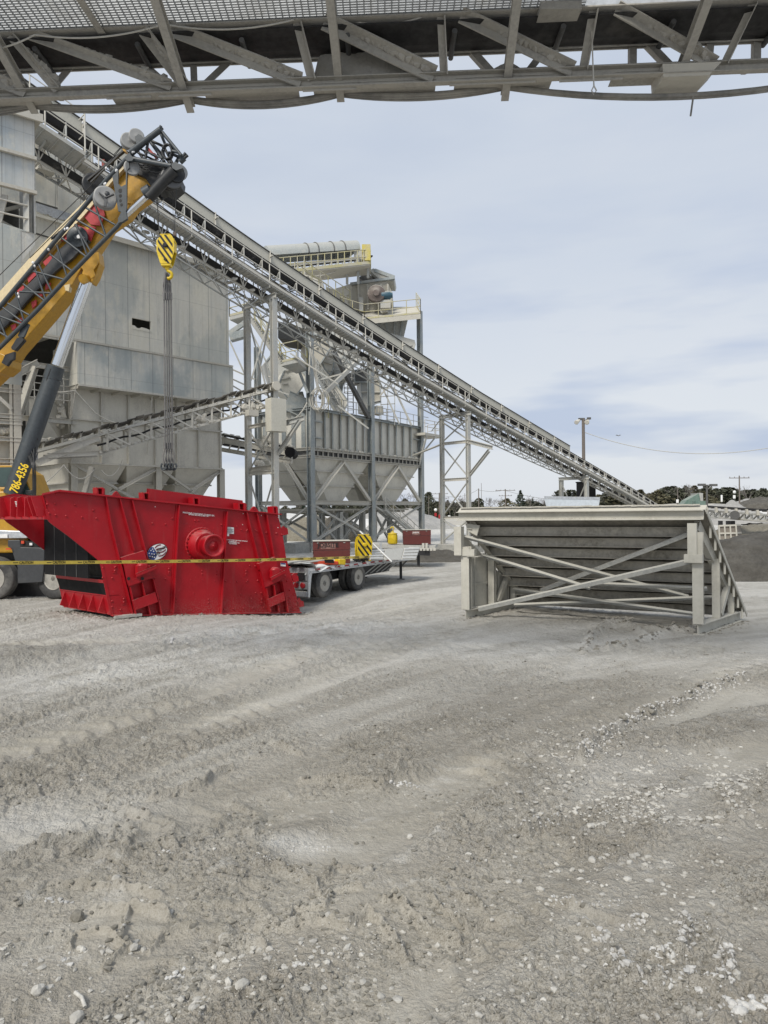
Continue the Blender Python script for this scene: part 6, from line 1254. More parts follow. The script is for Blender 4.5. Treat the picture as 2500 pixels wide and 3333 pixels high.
# ---------------------------------------------------------------- caution tape
def tape():
    a, b_ = P(-160, 1833, 10.7), P(1206, 1812, 26.2); pts = sag(a, b_, .04, 60); root = thing('caution_tape', 'yellow caution tape strung before the red machine to a post on the trailer', 'tape', (a+b_)/2)
    mb = MB(); h = .028
    vs = []
    for i, p in enumerate(pts): tw = .004*math.sin(i*1.7); k = h*(1+.55*i/60); vs += [p+V((tw, tw, k)), p-V((tw, tw, k))]
    fs = [(2*i, 2*i+1, 2*i+3, 2*i+2) for i in range(60)]; off = V((.002, .004, 0)); mb.add(vs, fs); mb.add([v+off for v in vs], fs); mb.obj('band', M['tape'], root)
    d = (b_-a).normalized(); x = 0.; L_ = (b_-a).length; k = 0
    while x < L_-.3:
        t = x/L_; p = pts[int(t*60)].lerp(pts[min(60, int(t*60)+1)], t*60-int(t*60)); s_ = .040*(1+.55*t)
        if k % 2 == 0: o = text('CAUTION', s_*1.5, p+V((.002, -.006, 0)), d, (0, 0, 1), M['ink'], parent=root, th=.0008, bold=True); x += .42*(1+.3*t)
        else: mb = MB(); mb.beam(p-V((0, .006, 0)), p-V((0, .006, 0))+d*.10, .003, .012); mb.obj('dash_mark', M['ink'], root); x += .26*(1+.3*t)
        k += 1
M['tape'] = plain('yellow_tape', (.75, .55, .08), .4)
tape()

# ---------------------------------------------------------------- dusty steel frame lying at right
FPl = Pl((2.06, 18.7), (7.03, 15.9)); DV = V((1.88, 2.02, 0))
def steel_frame():
    zf = zm(1450, 1600, .633); zg = zm(1450, 1640, .2411)
    L_ = FPl.L; T = 2.78
    def F(u, f=0, z=0): return V((FPl.a.x, FPl.a.y, 0))+FPl.d*u+DV*f+V((0, 0, z))
    def ez(p, f, zz): q = FPl.at(*zz(*p)); return q
    root = thing('steel_chute_frame', 'large dusty steel frame with sloping ribbed floor and crossed bars, standing at right', 'steel frame', F(L_/2, .5, 0))
    # sloped floor plate from the top front edge down to the back
    def SL(u, t, k=0): return F(u, .06+.94*t, T-.10-(T-.35)*t-k)       # t 0 top .. 1 bottom back, k below
    mb = MB(); mb.hexa([SL(-.05, -.06, .04), SL(L_+.05, -.06, .04), SL(L_+.05, 1, .04), SL(-.05, 1, .04)], [SL(-.05, -.06, 0), SL(L_+.05, -.06, 0), SL(L_+.05, 1, 0), SL(-.05, 1, 0)]); mb.obj('floor_plate', M['under'], root)
    for i, t in enumerate((.085, .20, .32, .44, .56, .68, .80, .92)):
        mb = MB(); mb.ibeam(SL(.12, t, .20), SL(L_-.12, t, .20), .16, .22, up=(0, 0, 1)); mb.obj('floor_stringer', M['under2'], root)
    mb = MB(); mb.plate([F(-.12, -.02, T-.0), F(L_+.1, -.02, T), F(L_+.1, .02, T+.10), F(-.12, .02, T+.10)], DV*.01); 
    for k in range(60): u = L_*k/60; mb.box(F(u, 0, T+.10+.012*random.random()), (.14, .06, .03), rz=-.5)
    mb.obj('lip_plate', M['beige'], root)
    mb = MB(); mb.chan(F(-.1, -.01, T-.11), F(L_+.06, -.01, T-.11), .14, .22, fx=1, t=.025); mb.beam(F(-.1, -.035, T-.215), F(L_+.02, -.035, T-.215), .16, .02); mb.beam(F(-.1, -.035, T-.01), F(L_+.02, -.035, T-.01), .18, .02); mb.obj('top_beam', M['frame'], root)
    rr = random.Random(9); mb = MB()
    for k in range(70): u = rr.uniform(0, L_); mb.blob(F(u, -.02, T-.205+.02*rr.random()), rr.uniform(.015, .04), k, (2.5, .6, .5), 1, .2)
    stuff(mb.obj('caked_dust', M['dustheap'], root))
    # end frames
    def I(a, b_, w_=.17, h_=.17, nm='post', mt='frame', up=None): mb = MB(); mb.ibeam(a, b_, w_, h_, up=up, t=.02); return mb.obj(nm, M[mt], root)
    for s_, u in ((0, .08), (1, L_-.08)):
        I(F(u, 0, .25), F(u, 0, T-.5 if s_ else T-.9), .22, .2, up=FPl.n); I(F(u, .42, .25), F(u, .42, T-1.15), .17, .17, up=FPl.n); I(F(u, .80, .25), F(u, .80, T-2.05), .14, .14, up=FPl.n)
        I(F(u, -.02, .12), F(u, 1.04, .12), .22, .25, 'base_beam'); 
        mb = MB(); mb.chan(F(u, .04, T-.35), F(u, 1.0, .36), .14, .24, fx=-1 if s_ else 1); mb.obj('sloping_chord', M['frame'], root)
        mb = MB(); mb.plate([SL(u+(.16 if s_ else -.16), -.04, .09), SL(u+(.16 if s_ else -.16), 1.03, .09), SL(u+(.16 if s_ else -.16), 1.03, -.0), SL(u+(.16 if s_ else -.16), -.04, -.02)], FPl.d*.02)
        for t in np.linspace(.1, .95, 8): mb.beam(SL(u+(.12 if s_ else -.12), t, .3), SL(u+(.12 if s_ else -.12), t, .02), .05, .02)
        mb.obj('cheek_plate', M['frame'], root)
        mb = MB(); mb.beam(F(u, .50, .3), F(u, .76, 1.1 if s_ else 1.2), .12); mb.obj('strut', M['frame'], root)
    # hollow stub posts hung from the top at both ends
    mb = MB(); u = -.05; mb.beam(F(u, -.04, T-.38), F(u, -.04, T-1.12), .2, .2, up=FPl.n); mb.beam(F(u-.12, -.02, T-1.05), F(u+.42, -.02, T-1.05), .17, .17); mb.beam(F(u+.2, .0, T-1.15), F(u+.5, .0, T-1.15), .3, .012); mb.obj('stub_post', M['frame'], root)
    mb = MB(); mb.box(F(u-.125, -.02, T-1.05), (.01, .10, .11), rz=-.51); mb.obj('tube_opening', M['ink'], root)
    mb = MB(); mb.beam(F(L_-.16, -.03, T-.3), F(L_-.16, -.03, T-1.0), .19, .19, up=FPl.n); mb.beam(F(L_-.32, -.04, T-1.08), F(L_+.06, -.04, T-1.08), .2, .18); mb.obj('stub_post', M['frame'], root)
    mb = MB(); mb.plate([F(.02, .02, T-.3), F(.42, .02, T-.35), F(.34, .02, T-.62), F(.1, .02, T-.5)], DV*.01); mb.obj('gusset', M['frame'], root)
    # side panels below the slope at the left end
    mb = MB(); uu = -.07; mb.plate([F(uu, .04, .25), F(uu, .98, .25), F(uu, .98, .4), F(uu, .04, T-.6)], FPl.d*.02)
    for f in (.2, .6, .78): mb.beam(F(uu+.03, f, .25), F(uu+.03, f, T-.6-(T-1.0)*f), .03, .05)
    for z in (.85, 1.55): mb.beam(F(uu+.03, .04, z), F(uu+.03, .42, z), .03, .05)
    mb.obj('side_panel', M['frame'], root)
    # crossed bracing bars: (photo point, depth fraction) at each end
    def at(p, f, zz=zf): r = ray(*zz(*p)); o = F(0, f); t = (FPl.n.dot(o))/(FPl.n.x*r.x+FPl.n.y*r.y); return V((r.x*t, t, CAMZ+r.z*t))
    for a, fa, b_, fb, w_ in (((95,230),.03,(1250,540),.5,.11), ((1285,200),.05,(490,505),.6,.10), ((190,325),.2,(745,495),.22,.11), ((1302,345),.0,(168,602),.08,.10), ((738,470),.18,(1345,497),.2,.10), ((350,500),.55,(1310,632),.12,.10), ((355,582),.4,(1400,540),.42,.10)):
        mb = MB(); mb.angle(at(a, fa), at(b_, fb), w_, up=(0, -.4, 1), fx=1, fy=-1); mb.obj('brace_bar', M['frameg'], root)
M['frame'] = dusty('dusty_cream_frame', (.46, .445, .385), .8, 0, .45, (.52, .505, .45), var=.1, streak=.2); M['frameg'] = dusty('dusty_brace_bar', (.38, .385, .365), .7, .1, .4, (.5, .49, .44)); M['under2'] = dusty('floor_stringer', (.36, .335, .28), .9, 0, .5, (.48, .455, .395), var=.35, streak=.4); M['under'] = dusty('shaded_floor_underside', (.20, .185, .15), .9, 0, .4, (.30, .285, .24), var=.2, topd=.8)  # floor plate colour darkened to paint in shade under the frame
steel_frame()
# mud and grit heaped against the machine and frame
pts = []
def heap(a, b_, n_, s_, r0, r1):
    for k in range(n_): q = a.lerp(b_, random.random()); pts.append((q.x+random.gauss(0, s_), q.y+random.gauss(0, s_)-.04, random.uniform(r0, r1)))
a_, b_ = RP.pt(-.1, 0), RP.pt(RP.L, 0); heap(a_, b_, 420, .16, .012, .05); heap(a_, a_+WV, 160, .14, .012, .05)
heap(V((FPl.a.x, FPl.a.y, 0)), V((FPl.a.x, FPl.a.y, 0))+DV, 160, .12, .01, .045); heap(V((FPl.b.x, FPl.b.y, 0)), V((FPl.b.x, FPl.b.y, 0))+DV, 160, .12, .01, .045)
scatter('grit_heaps', pts, M['clod'], 'crumbled grey grit heaped against the feet of the red machine and steel frame', 'grit', j=.4)
# ---------------------------------------------------------------- flatbed trailers and their load
zt_ = zm(900, 1720, .211); zq = zm(900, 1650, .3617)
_p1, _p2 = P(1060, 1906, 24.4), P(1170, 1893, 26.3)
TP = Pl((_p1.x, _p1.y), (_p2.x, _p2.y))
def wheel(root, c, ax, r=.5, w_=.27, deep=True):
    """c: outer face centre, ax: unit vector pointing to the viewer side"""
    mb = MB(); pr = [(-w_, .28), (-w_, r*.90), (-w_+.03, r*.975), (-w_+.06, r)]
    for k in range(4): x0 = -w_+.06+k*(w_-.12)/4; s_ = (w_-.12)/4; pr += [(x0+s_*.8, r), (x0+s_*.82, r-.014), (x0+s_*.98, r-.014), (x0+s_, r)]
    pr += [(-.03, r*.975), (0, r*.90), (.005, r*.76), (-.005, r*.6), (-.03, r*.57)]
    mb.lathe(c, ax, pr, 40); t = mb.obj('tyre', M['rubber'], root)
    mb = MB(); mb.lathe(c, ax, [(-.02, r*.575), (.0, r*.57), (-.01, r*.53), (-.13, r*.47), (-.14, r*.3), (-.10, r*.28), (-.09, .10), (-.02, .09), (-.02, .0)], 32); mb.obj('rim', M['rim'], root)
    mb = MB(); u, a, b_ = mb.frame(c, V(c)+V(ax))
    for k in range(10): q = V(c)-V(ax)*.125+a*math.cos(k*.628)*r*.37+b_*math.sin(k*.628)*r*.37; mb.tube(q, q+V(ax)*.035, .014, 6)
    mb.obj('wheel_nuts', M['rim'], root)
M['sling'] = dusty('worn_wire_rope', (.15,.145,.14), .6, .2, .2)
M['rim'] = dusty('dusty_wheel_rim', (.35, .34, .31), .5, .4, .5, (.36, .34, .30)); M['alu'] = dusty('bright_aluminium', (.55, .57, .59), .38, .6, .15); M['blackp'] = dusty('black_frame_paint', (.02, .02, .022), .5, 0, .1); M['refr'] = plain('red_reflector', (.32, .015, .02), .35); M['refw'] = plain('white_reflector', (.72, .72, .72), .35)
M['brown'] = dusty('brown_box_paint', (.105, .022, .018), .45, 0, .08, var=.12, topd=.6); M['yel'] = dusty('yellow_hook_paint', (.62, .44, .01), .45, 0, .1, topd=.3); M['orange'] = plain('orange_plastic', (.55, .06, .02), .5); M['tarp'] = plain('white_tarp', (.62, .63, .62), .5, bmp=.01)
def TT(u, o, z): return TP.pt(u, z, o)
def trailer():
    root = thing('flatbed_trailer', 'near flatbed trailer edged with reflector tape, loaded with brown box and striped hook block', 'trailer', TT(2, 1.2, 0))
    g0 = -.1; dk = .98; ax = -TP.n; ul = TP.uz(1349, 1824)[0]; ur = -.95; W_ = 2.5
    for u, dz in ((0, 0), (TP.uz(1170, 1893)[0], .02)):
        for o in (.02, .36, W_-.32, W_+.02):
            wh = bpy.data.objects.new('wheel', None); COL.objects.link(wh); wh.parent = root; wl = WL(root); c = TT(u, o, g0+.5+dz); wh.location = c-wl
            wheel(wh, c, ax if o < 1 else -ax)
        mb = MB(); mb.tube(TT(u, .1, g0+.5), TT(u, W_, g0+.5), .07, 10); mb.obj('axle', M['blackp'], root)
    # deck
    mb = MB(); mb.hexa([TT(ur, 0, dk-.16), TT(ul, 0, dk-.16), TT(ul, W_, dk-.16), TT(ur, W_, dk-.16)], [TT(ur, 0, dk), TT(ul, 0, dk), TT(ul, W_, dk), TT(ur, W_, dk)]); mb.obj('deck', M['alu'], root)
    for k, u in enumerate(np.arange(ur+.05, ul-.1, .3)):
        mb = MB(); mb.beam(TT(u, -.012, dk-.07), TT(u+.27, -.012, dk-.07), .012, .055); mb.obj('reflector_tape', M['refr' if k % 2 else 'refw'], root)
    mb = MB()
    for u in np.arange(ur+.1, ul, .6): mb.beam(TT(u, -.05, dk-.14), TT(u, .02, dk-.14), .06, .07)
    mb.beam(TT(ur, -.03, dk-.165), TT(ul, -.03, dk-.165), .03, .025); mb.obj('stake_pockets', M['alu'], root)
    mb = MB(); mb.chan(TT(-.5, .75, dk-.42), TT(ul-1.0, .75, dk-.30), .1, .45); mb.chan(TT(-.5, 1.75, dk-.42), TT(ul-1.0, 1.75, dk-.30), .1, .45)
    u2 = TP.uz(1170, 1893)[0]; mb.plate([TT(u2+.75, .5, dk-.62), TT(ul-1.3, .5, dk-.58), TT(ul-1.0, .5, dk-.18), TT(u2+.5, .5, dk-.18)], TP.n*.1); mb.obj('main_beam', M['blackp'], root)
    for u in np.linspace(u2+1.1, ul-1.6, 5): mb = MB(); mb.beam(TT(u, .44, dk-.55), TT(u+.42, .1, dk-.17), .03, .035); mb.obj('side_bracket', M['steel'], root)
    # rear end
    mb = MB(); mb.plate([TT(ur-.01, .0, dk-.16), TT(ur-.01, 2.5, dk-.16), TT(ur-.01, 2.5, dk-.42), TT(ur-.01, 0, dk-.42)], TP.d*.04); mb.plate([TT(ur-.02, .0, dk-.45), TT(ur-.02, 2.5, dk-.45), TT(ur-.02, 2.5, dk-.70), TT(ur-.02, 0, dk-.70)], TP.d*.05); mb.obj('tail_panel', M['alu'], root)
    mb = MB(); mb.plate([TT(ur, -.01, dk-.0), TT(ur+.22, -.01, dk-.05), TT(ur+.12, -.01, dk-.3), TT(ur+.02, -.01, dk-.95), TT(ur-.06, -.01, dk-.95), TT(ur-.06, -.01, dk-.0)], TP.n*.04); mb.obj('tail_corner', M['alu'], root)
    for k in range(4): mb = MB(); c = TT(ur-.03, .24+.26*k, dk-.575); mb.lathe(c, tuple(-TP.d), [(0, .10), (.02, .10), (.03, .06)], 18); mb.obj('tail_light', M['refr'], root)
    mb = MB(); mb.box(TT(ur-.05, .28, dk-.27), (.06, .26, .24), rz=math.atan2(TP.d.y, TP.d.x)); mb.obj('light_box', M['blackp'], root)
    mb = MB(); mb.beam(TT(ur-.05, .05, dk-.85), TT(ur-.05, 2.4, dk-.85), .12, .16); mb.obj('rear_bumper', M['alu'], root)
    for k, (a, b_, z, mt) in enumerate(((.45, .85, dk-.2, 'refr'), (1.25, 1.6, dk-.2, 'refr'), (.5, .8, dk-.85, 'refr'), (.1, .42, dk-.2, 'refw'), (.88, 1.2, dk-.2, 'refw'))): mb = MB(); mb.beam(TT(ur-.115 if z < dk-.5 else ur-.03, a, z), TT(ur-.115 if z < dk-.5 else ur-.03, b_, z), .012, .055); mb.obj('reflector_tape', M[mt], root)
    mb = MB(); mb.plate([TT(ur+.03, .02, g0+.08), TT(ur+.03, .72, g0+.08), TT(ur+.03, .72, dk-.93), TT(ur+.03, .02, dk-.93)], TP.d*.02); mb.obj('mud_flap', M['conc'], root)
    ll = TP.uz(1329, 1860)[0]
    for o in (.35, 2.15):
        mb = MB(); mb.beam(TT(ll, o, .02), TT(ll, o, dk-.2), .11, .13); mb.box(TT(ll, o, .015), (.3, .3, .03)); mb.beam(TT(ll+.05, o, dk-.45), TT(ll+.6, o, dk-.2), .05); mb.obj('landing_leg', M['blackp'], root)
    mb = MB(); mb.beam(TP.at(1204, 1810, .15), TP.at(1204, 1835, .15), .09, .09); mb.beam(TT(TP.uz(1240, 1800, .4)[0], .4, dk), TT(TP.uz(1240, 1800, .4)[0], .4, dk+.62), .09); mb.obj('stake', M['alu'], root)
    return dk, ur, ul
dk, ur, ul = trailer()
def orient(): return math.atan2(TP.d.y, TP.d.x)
def jobbox(name, lab, c, sz, rz, txt, tsize, small=False):
    root = thing(name, lab, 'tool box', c, 'brown steel tool boxes'); x, y, z = sz; mb = MB(); c = V(c); R3 = Matrix.Rotation(rz, 3, 'Z')
    g = lambda a, b_, d: c+R3@V((a, b_, d))
    mb.box(g(0, 0, z*.30), (x, y, z*.60), rz); mb.obj('body', M['brown'], root, .01)
    mb = MB(); mb.hexa([g(-x/2-.01, -y/2-.012, z*.61), g(x/2+.01, -y/2-.012, z*.61), g(x/2+.01, y/2, z*.61), g(-x/2-.01, y/2, z*.61)], [g(-x/2-.01, -y/2+.0, z), g(x/2+.01, -y/2, z), g(x/2+.01, y/2, z), g(-x/2-.01, y/2, z)]); mb.obj('lid', M['brown'], root, .008)
    mb = MB(); mb.box(g(0, -.02, z+.012), (x+.03, y+.03, .02), rz); mb.obj('lid_rim', M['beige'], root)
    for s_ in (-1, 1): mb = MB(); mb.box(g(s_*(x/2+.004), 0, z*.5), (.02, y*.5, .13), rz); hd = mb.obj('handle_recess', M['ink'], root); mb = MB(); mb.beam(g(s_*(x/2+.03), -y*.2, z*.52), g(s_*(x/2+.03), y*.2, z*.52), .02); mb.obj('handle', M['steel'], hd)
    p = g(-x*.1 if not small else -.06, -y/2-.016, z*.80); mb = MB(); mb.box(p+V((0, 0, -.01)), (x*(.40 if not small else .28), .012, z*.26), rz); mb.obj('name_panel', M['panel'], root)
    text(txt, tsize, p+R3@V((0, -.012, .02)), R3@V((1, 0, 0)), (0, 0, 1), M['ink' if not small else 'white'], parent=root, bold=True, th=.002)
    mb = MB()
    for s_ in (-1, 1): mb.box(p+R3@V((s_*x*.12, -.010, -z*.09)), (x*.12, .006, z*.02), rz)
    mb.obj('underline', M['ink'], root)
    for s_ in (-.42, .38): mb = MB(); mb.box(g(s_*x*.9, -y/2-.016, z*.93), (.07, .02, .02), rz); mb.obj('latch', M['steel'], root)
M['panel'] = plain('box_name_panel', (.24, .13, .11), .5)
# box 1 fills px 1030..1161 ; front face turned along the trailer side
b1 = P(1086, 1826, 25.6); jobbox('job_box', 'brown steel tool box on the near trailer beside the yellow hook block', (b1.x-.1, b1.y+.3, dk), (1.30, .78, .80), .12, 'JOBSITE', .215)
def yblock(name, lab, c, rz, w_=.72, h=1.0, hang=False, group=None):
    """sheave block with yellow cheeks and black diagonal stripes"""
    root = thing(name, lab, 'hook block', c, group); c = V(c); R3 = Matrix.Rotation(rz, 3, 'Z'); g = lambda a, b_, d: c+R3@V((a, b_, d))
    out_ = [(-.30*w_, 0), (.30*w_, 0), (.5*w_, .42*h), (.5*w_, .80*h), (.36*w_, .97*h), (.14*w_, h), (-.22*w_, .97*h), (-.5*w_, .80*h), (-.5*w_, .42*h)] if hang else [(-.46*w_, 0), (.40*w_, 0), (.46*w_, .45*h), (.5*w_, .72*h), (.36*w_, .93*h), (.12*w_, h), (-.2*w_, h), (-.4*w_, .9*h), (-.5*w_, .68*h)]
    for y in (-.15, .13):
        mb = MB(); mb.plate([g(a, y, d) for a, d in out_], R3@V((0, .025, 0))); ck = mb.obj('cheek_plate', M['yel'], root)
        for k in range(4):
            yy = y-.004 if y < 0 else y+.029
            def cl(y0):                        # stripe clipped to the plate
                x0, x1 = -.42*w_, .42*w_; pts = []
                return [(x0, y0+.40*h), (x1, y0-.32*h), (x1, y0-.44*h), (x0, y0+.28*h)]
            q = cl(.18*h+k*.27*h); q2 = clip(q, out_)
            if len(q2) > 2: mb = MB(); mb.plate([g(a, yy, d) for a, d in q2], R3@V((0, .003, 0))); mb.obj('warning_stripe', M['ink'], ck)
    mb = MB(); 
    for y in (-.06, .0, .06): mb.lathe(g(0, y-.025, h*.62), R3@V((0, 1, 0)), [(0, .40*w_), (.015, .40*w_), (.025, .36*w_), (.035, .40*w_), (.05, .40*w_)], 24)
    mb.obj('sheaves', M['steel'], root); mb = MB(); mb.lathe(g(0, -.2, h*.62), R3@V((0, 1, 0)), [(0, .05), (.0, .075), (.38, .075), (.38, .05)], 16); mb.obj('axle_pin', M['yel' if not hang else 'ink'], root); mb = MB(); mb.lathe(g(.0, -.18, h*.14), R3@V((0, 1, 0)), [(0, .05), (.34, .05)], 12); mb.obj('axle_pin', M['yel' if not hang else 'ink'], root)
    mb = MB(); mb.beam(g(-.3*w_, 0, h*1.0), g(.3*w_, 0, h*1.0), .3, .03); [mb.beam(g(e*.47*w_, 0, h*.42), g(e*.47*w_, 0, h*.72), .03, .26) for e in (-1, 1)]; mb.obj('spacer', M['yel'], root)
    return root, g
def clip(sub, pol):
    o = list(sub); n_ = len(pol)
    for i in range(n_):
        a, b_ = pol[i], pol[(i+1) % n_]; inn = lambda p: (b_[0]-a[0])*(p[1]-a[1])-(b_[1]-a[1])*(p[0]-a[0]) >= 0; new = []
        for j in range(len(o)):
            p, q = o[j], o[(j+1) % len(o)]; ip, iq = inn(p), inn(q)
            if ip: new.append(p)
            if ip != iq:
                d1 = (b_[0]-a[0])*(p[1]-a[1])-(b_[1]-a[1])*(p[0]-a[0]); d2 = (b_[0]-a[0])*(q[1]-a[1])-(b_[1]-a[1])*(q[0]-a[0]); t = d1/(d1-d2); new.append((p[0]+(q[0]-p[0])*t, p[1]+(q[1]-p[1])*t))
        o = new
        if len(o) < 3: return []
    return o
b2 = P(1184, 1812, 26.9); yblock('hook_block', 'yellow hook block with black diagonal stripes standing on the trailer by the brown box', (b2.x, b2.y, dk), .30, .62, .98)
# folded aluminium ramps
root = thing('loading_ramp', 'bright aluminium ramp panels leaning over the front end of the trailer deck', 'ramp', TT(ul-1, .7, dk))
a, b_ = P(1205, 1790, 27.0), P(1366, 1781, 29.6); lowa, lowb = P(1205, 1822, 26.6), P(1352, 1822, 28.6)
for t0, t1, mt in ((0, .27, 'alu'), (.29, .66, 'steel'), (.68, 1., 'alu')):
    mb = MB(); q = [lowa.lerp(lowb, t0), lowa.lerp(lowb, t1), a.lerp(b_, t1), a.lerp(b_, t0)]; mb.plate(q, TP.n*.05); o = mb.obj('ramp_panel', M[mt], root)
    if mt == 'alu':
        mb = MB()
        for k in (.1, .35, .6, .85): mb.beam(q[0].lerp(q[3], k)-TP.n*.015, q[1].lerp(q[2], k)-TP.n*.015, .03, .02)
        mb.obj('ramp_cleats', M['rail'], o)
mb = MB(); mb.plate([lowb, b_, b_+TP.n*.5, lowb+TP.n*.5], TP.d*.03); mb.obj('end_plate', M['alu'], root)
mb = MB(); mb.tube(P(1171, 1729, 27.6), P(1275, 1828, 27.3), .03, 6); tag(mb.obj('tie_strap', M['white']), 'pale strap slanting down over the yellow block to the trailer deck', 'strap')
root = thing('sling_bundle', 'orange bag of lifting slings with a yellow end lying on the trailer deck', 'slings', P(1060, 1833, 24.6))
mb = MB(); p, q = P(985, 1834, 24.2), P(1120, 1829, 25.3); mb.beam(P(1010, 1832, 24.4), P(1095, 1832, 25.0), .3, .12); mb.obj('bag', M['orange'], root, .03)
mb = MB(); mb.beam(P(1096, 1828, 25.0), P(1117, 1829, 25.2), .3, .2); mb.obj('yellow_end', M['yel'], root, .03); mb = MB()
for k in range(6): mb.tube(P(1056+k*.4, 1821+k*2.0, 24.45), P(1086+k*.4, 1822+k*2.0, 24.7), .012, 5)
mb.obj('sling_cord', M['ink'], root)
root = thing('tarpaulin', 'crumpled white tarpaulin and grey boards on the rear end of the trailer', 'tarp', P(1010, 1842, 23.8)); rr = random.Random(6)
mb = MB(); vs = []; 
for i in range(14):
    for j in range(6): u = ur-.15+i*.17; vs.append(TT(u, .0+j*.38-(.09 if j == 0 else 0), dk+.06+(-.22 if j == 0 and 2 < i < 11 else 0)+.10*rr.random()+.05*math.sin(i*1.1+j)))
mb.add(vs, [(i*6+j, i*6+j+1, (i+1)*6+j+1, (i+1)*6+j) for i in range(13) for j in range(5)], True); o = mb.obj('sheet', M['tarp'], root); sd_ = o.modifiers.new('s', 'SOLIDIFY'); sd_.thickness = .01; su = o.modifiers.new('ss', 'SUBSURF'); su.levels = su.render_levels = 2
mb = MB()
for k in range(3): mb.beam(TT(ur-.3, .3+.3*k, dk+.17+.03*k), TT(ur+1.5, .35+.3*k, dk+.17+.03*k), .22, .03)
mb.obj('board', M['steel'], root)
root = thing('chain_heap', 'dark heap of chains and straps on the trailer deck below the yellow block', 'chains', P(1180, 1824, 26.2)); mb = MB()
for k in range(26): c = P(1150+rr.uniform(0, 50), 1822+rr.uniform(-6, 6), 26.0+rr.uniform(-.3, .5)); mb.path([c+V((.07*math.cos(a+k), .07*math.sin(a+k)*1.2, .03*math.sin(2*a+k))) for a in np.linspace(0, 5.5, 9)], .018, 5)
mb.obj('chain', M['ink'], root)

# second trailer further back
def far_trailer():
    Y = 36.; a, b_ = P(1300, 1782, Y), P(1417, 1786, 35.6); root = thing('flatbed_trailer', 'farther flatbed trailer deck with the second brown box, behind the near trailer', 'trailer', P(1360, 1795, Y)); Pz = a.z
    mb = MB(); mb.hexa([P(1180, 1780, 36.4), a.lerp(b_, 1.), b_+V((.3, 2.4, 0)), P(1180, 1780, 36.4)+V((.3, 2.4, 0))], [p+V((0, 0, .14)) for p in (P(1180, 1780, 36.4), b_, b_+V((.3, 2.4, 0)), P(1180, 1780, 36.4)+V((.3, 2.4, 0)))]); mb.obj('deck', M['steel'], root)
    mb = MB(); mb.beam(P(1190, 1794, 36.3), P(1400, 1798, 35.9), .3, .3); mb.obj('main_beam', M['blackp'], root)
    for px in (1378, 1389): mb = MB(); mb.tube(P(px, 1786, 35.6), P(px, 1768, 35.6), .07, 8); mb.obj('stake', M['rail'], root)
    for k in range(5): mb = MB(); mb.box(P(1370+k*11, 1788, 35.4), (.12, .06, .13)); mb.obj('stake_pocket', M['rail'], root)
    for px in (1225, 1362): mb = MB(); p = P(px, 1800, 36.4); mb.beam(V((p.x, p.y, 0)), p, .14); mb.box((p.x, p.y, .02), (.35, .35, .04)); mb.obj('landing_leg', M['blackp'], root)
    return Pz
pz = far_trailer()+.14
p = P(1357, 1760, 36.2); jobbox('job_box', 'farther brown steel tool box with a round badge, on the trailer behind', (p.x, p.y+.3, pz), (1.38, .8, .72), .02, 'JOBOX', .10, True)
p = P(1278, 1760, 36.3); root = thing('overhaul_ball', 'small yellow hook weight with upright hook, standing on the farther trailer', 'hook weight', (p.x, p.y, pz)); mb = MB()
mb.lathe((p.x, p.y, pz), (0, 0, 1), [(.02, .1), (.03, .22), (.1, .25), (.45, .25), (.52, .22), (.56, .26), (.60, .1), (.66, .07)], 20); mb.obj('body', M['yel'], root); mb = MB()
mb.path([V((p.x+.03, p.y, pz+.62))]+[V((p.x-.01+.08*math.cos(a), p.y, pz+.80+.09*math.sin(a))) for a in np.linspace(-1.2, 3.3, 9)], .035, 7); mb.obj('hook', M['yel'], root)

# ---------------------------------------------------------------- mobile crane
zc2 = zm(250, 400, .2411); zc3 = zm(0, 380, .42194); zc1 = zm(0, 1500, .2411); zc5 = zm(0, 1000, .2411); zk = zm(0, 300, .2411)
M['crane_y'] = dusty('crane_yellow_paint', (.47, .255, .02), .4, 0, .18, (.36, .27, .12), var=.12, topd=.15, streak=.25, bmp=.002); M['crane_g'] = dusty('crane_slate_paint', (.045, .054, .060), .45, 0, .12, (.16, .16, .15), var=.2, topd=.25, bmp=.002); M['crane_k'] = plain('crane_black_parts', (.018, .019, .02), .5, var=.3); M['cream'] = dusty('pale_boom_cream', (.66, .54, .33), .5, 0, .2, (.5, .42, .28), var=.1, topd=.1, streak=.2)
M['crane_r'] = plain('faded_red_panel', (.42, .035, .04), .45); M['chrome'] = plain('polished_cylinder_rod', (.72, .74, .76), .16, 1., .02); M['sheave'] = plain('grey_nylon_sheave', (.30, .30, .29), .5, var=.1); M['charcoal'] = dusty('charcoal_panel', (.045, .048, .052), .5, 0, .15, (.15, .15, .14), var=.15, topd=.2, bmp=.002); M['glass'] = plain('dark_cab_glass', (.05, .08, .075), .08)
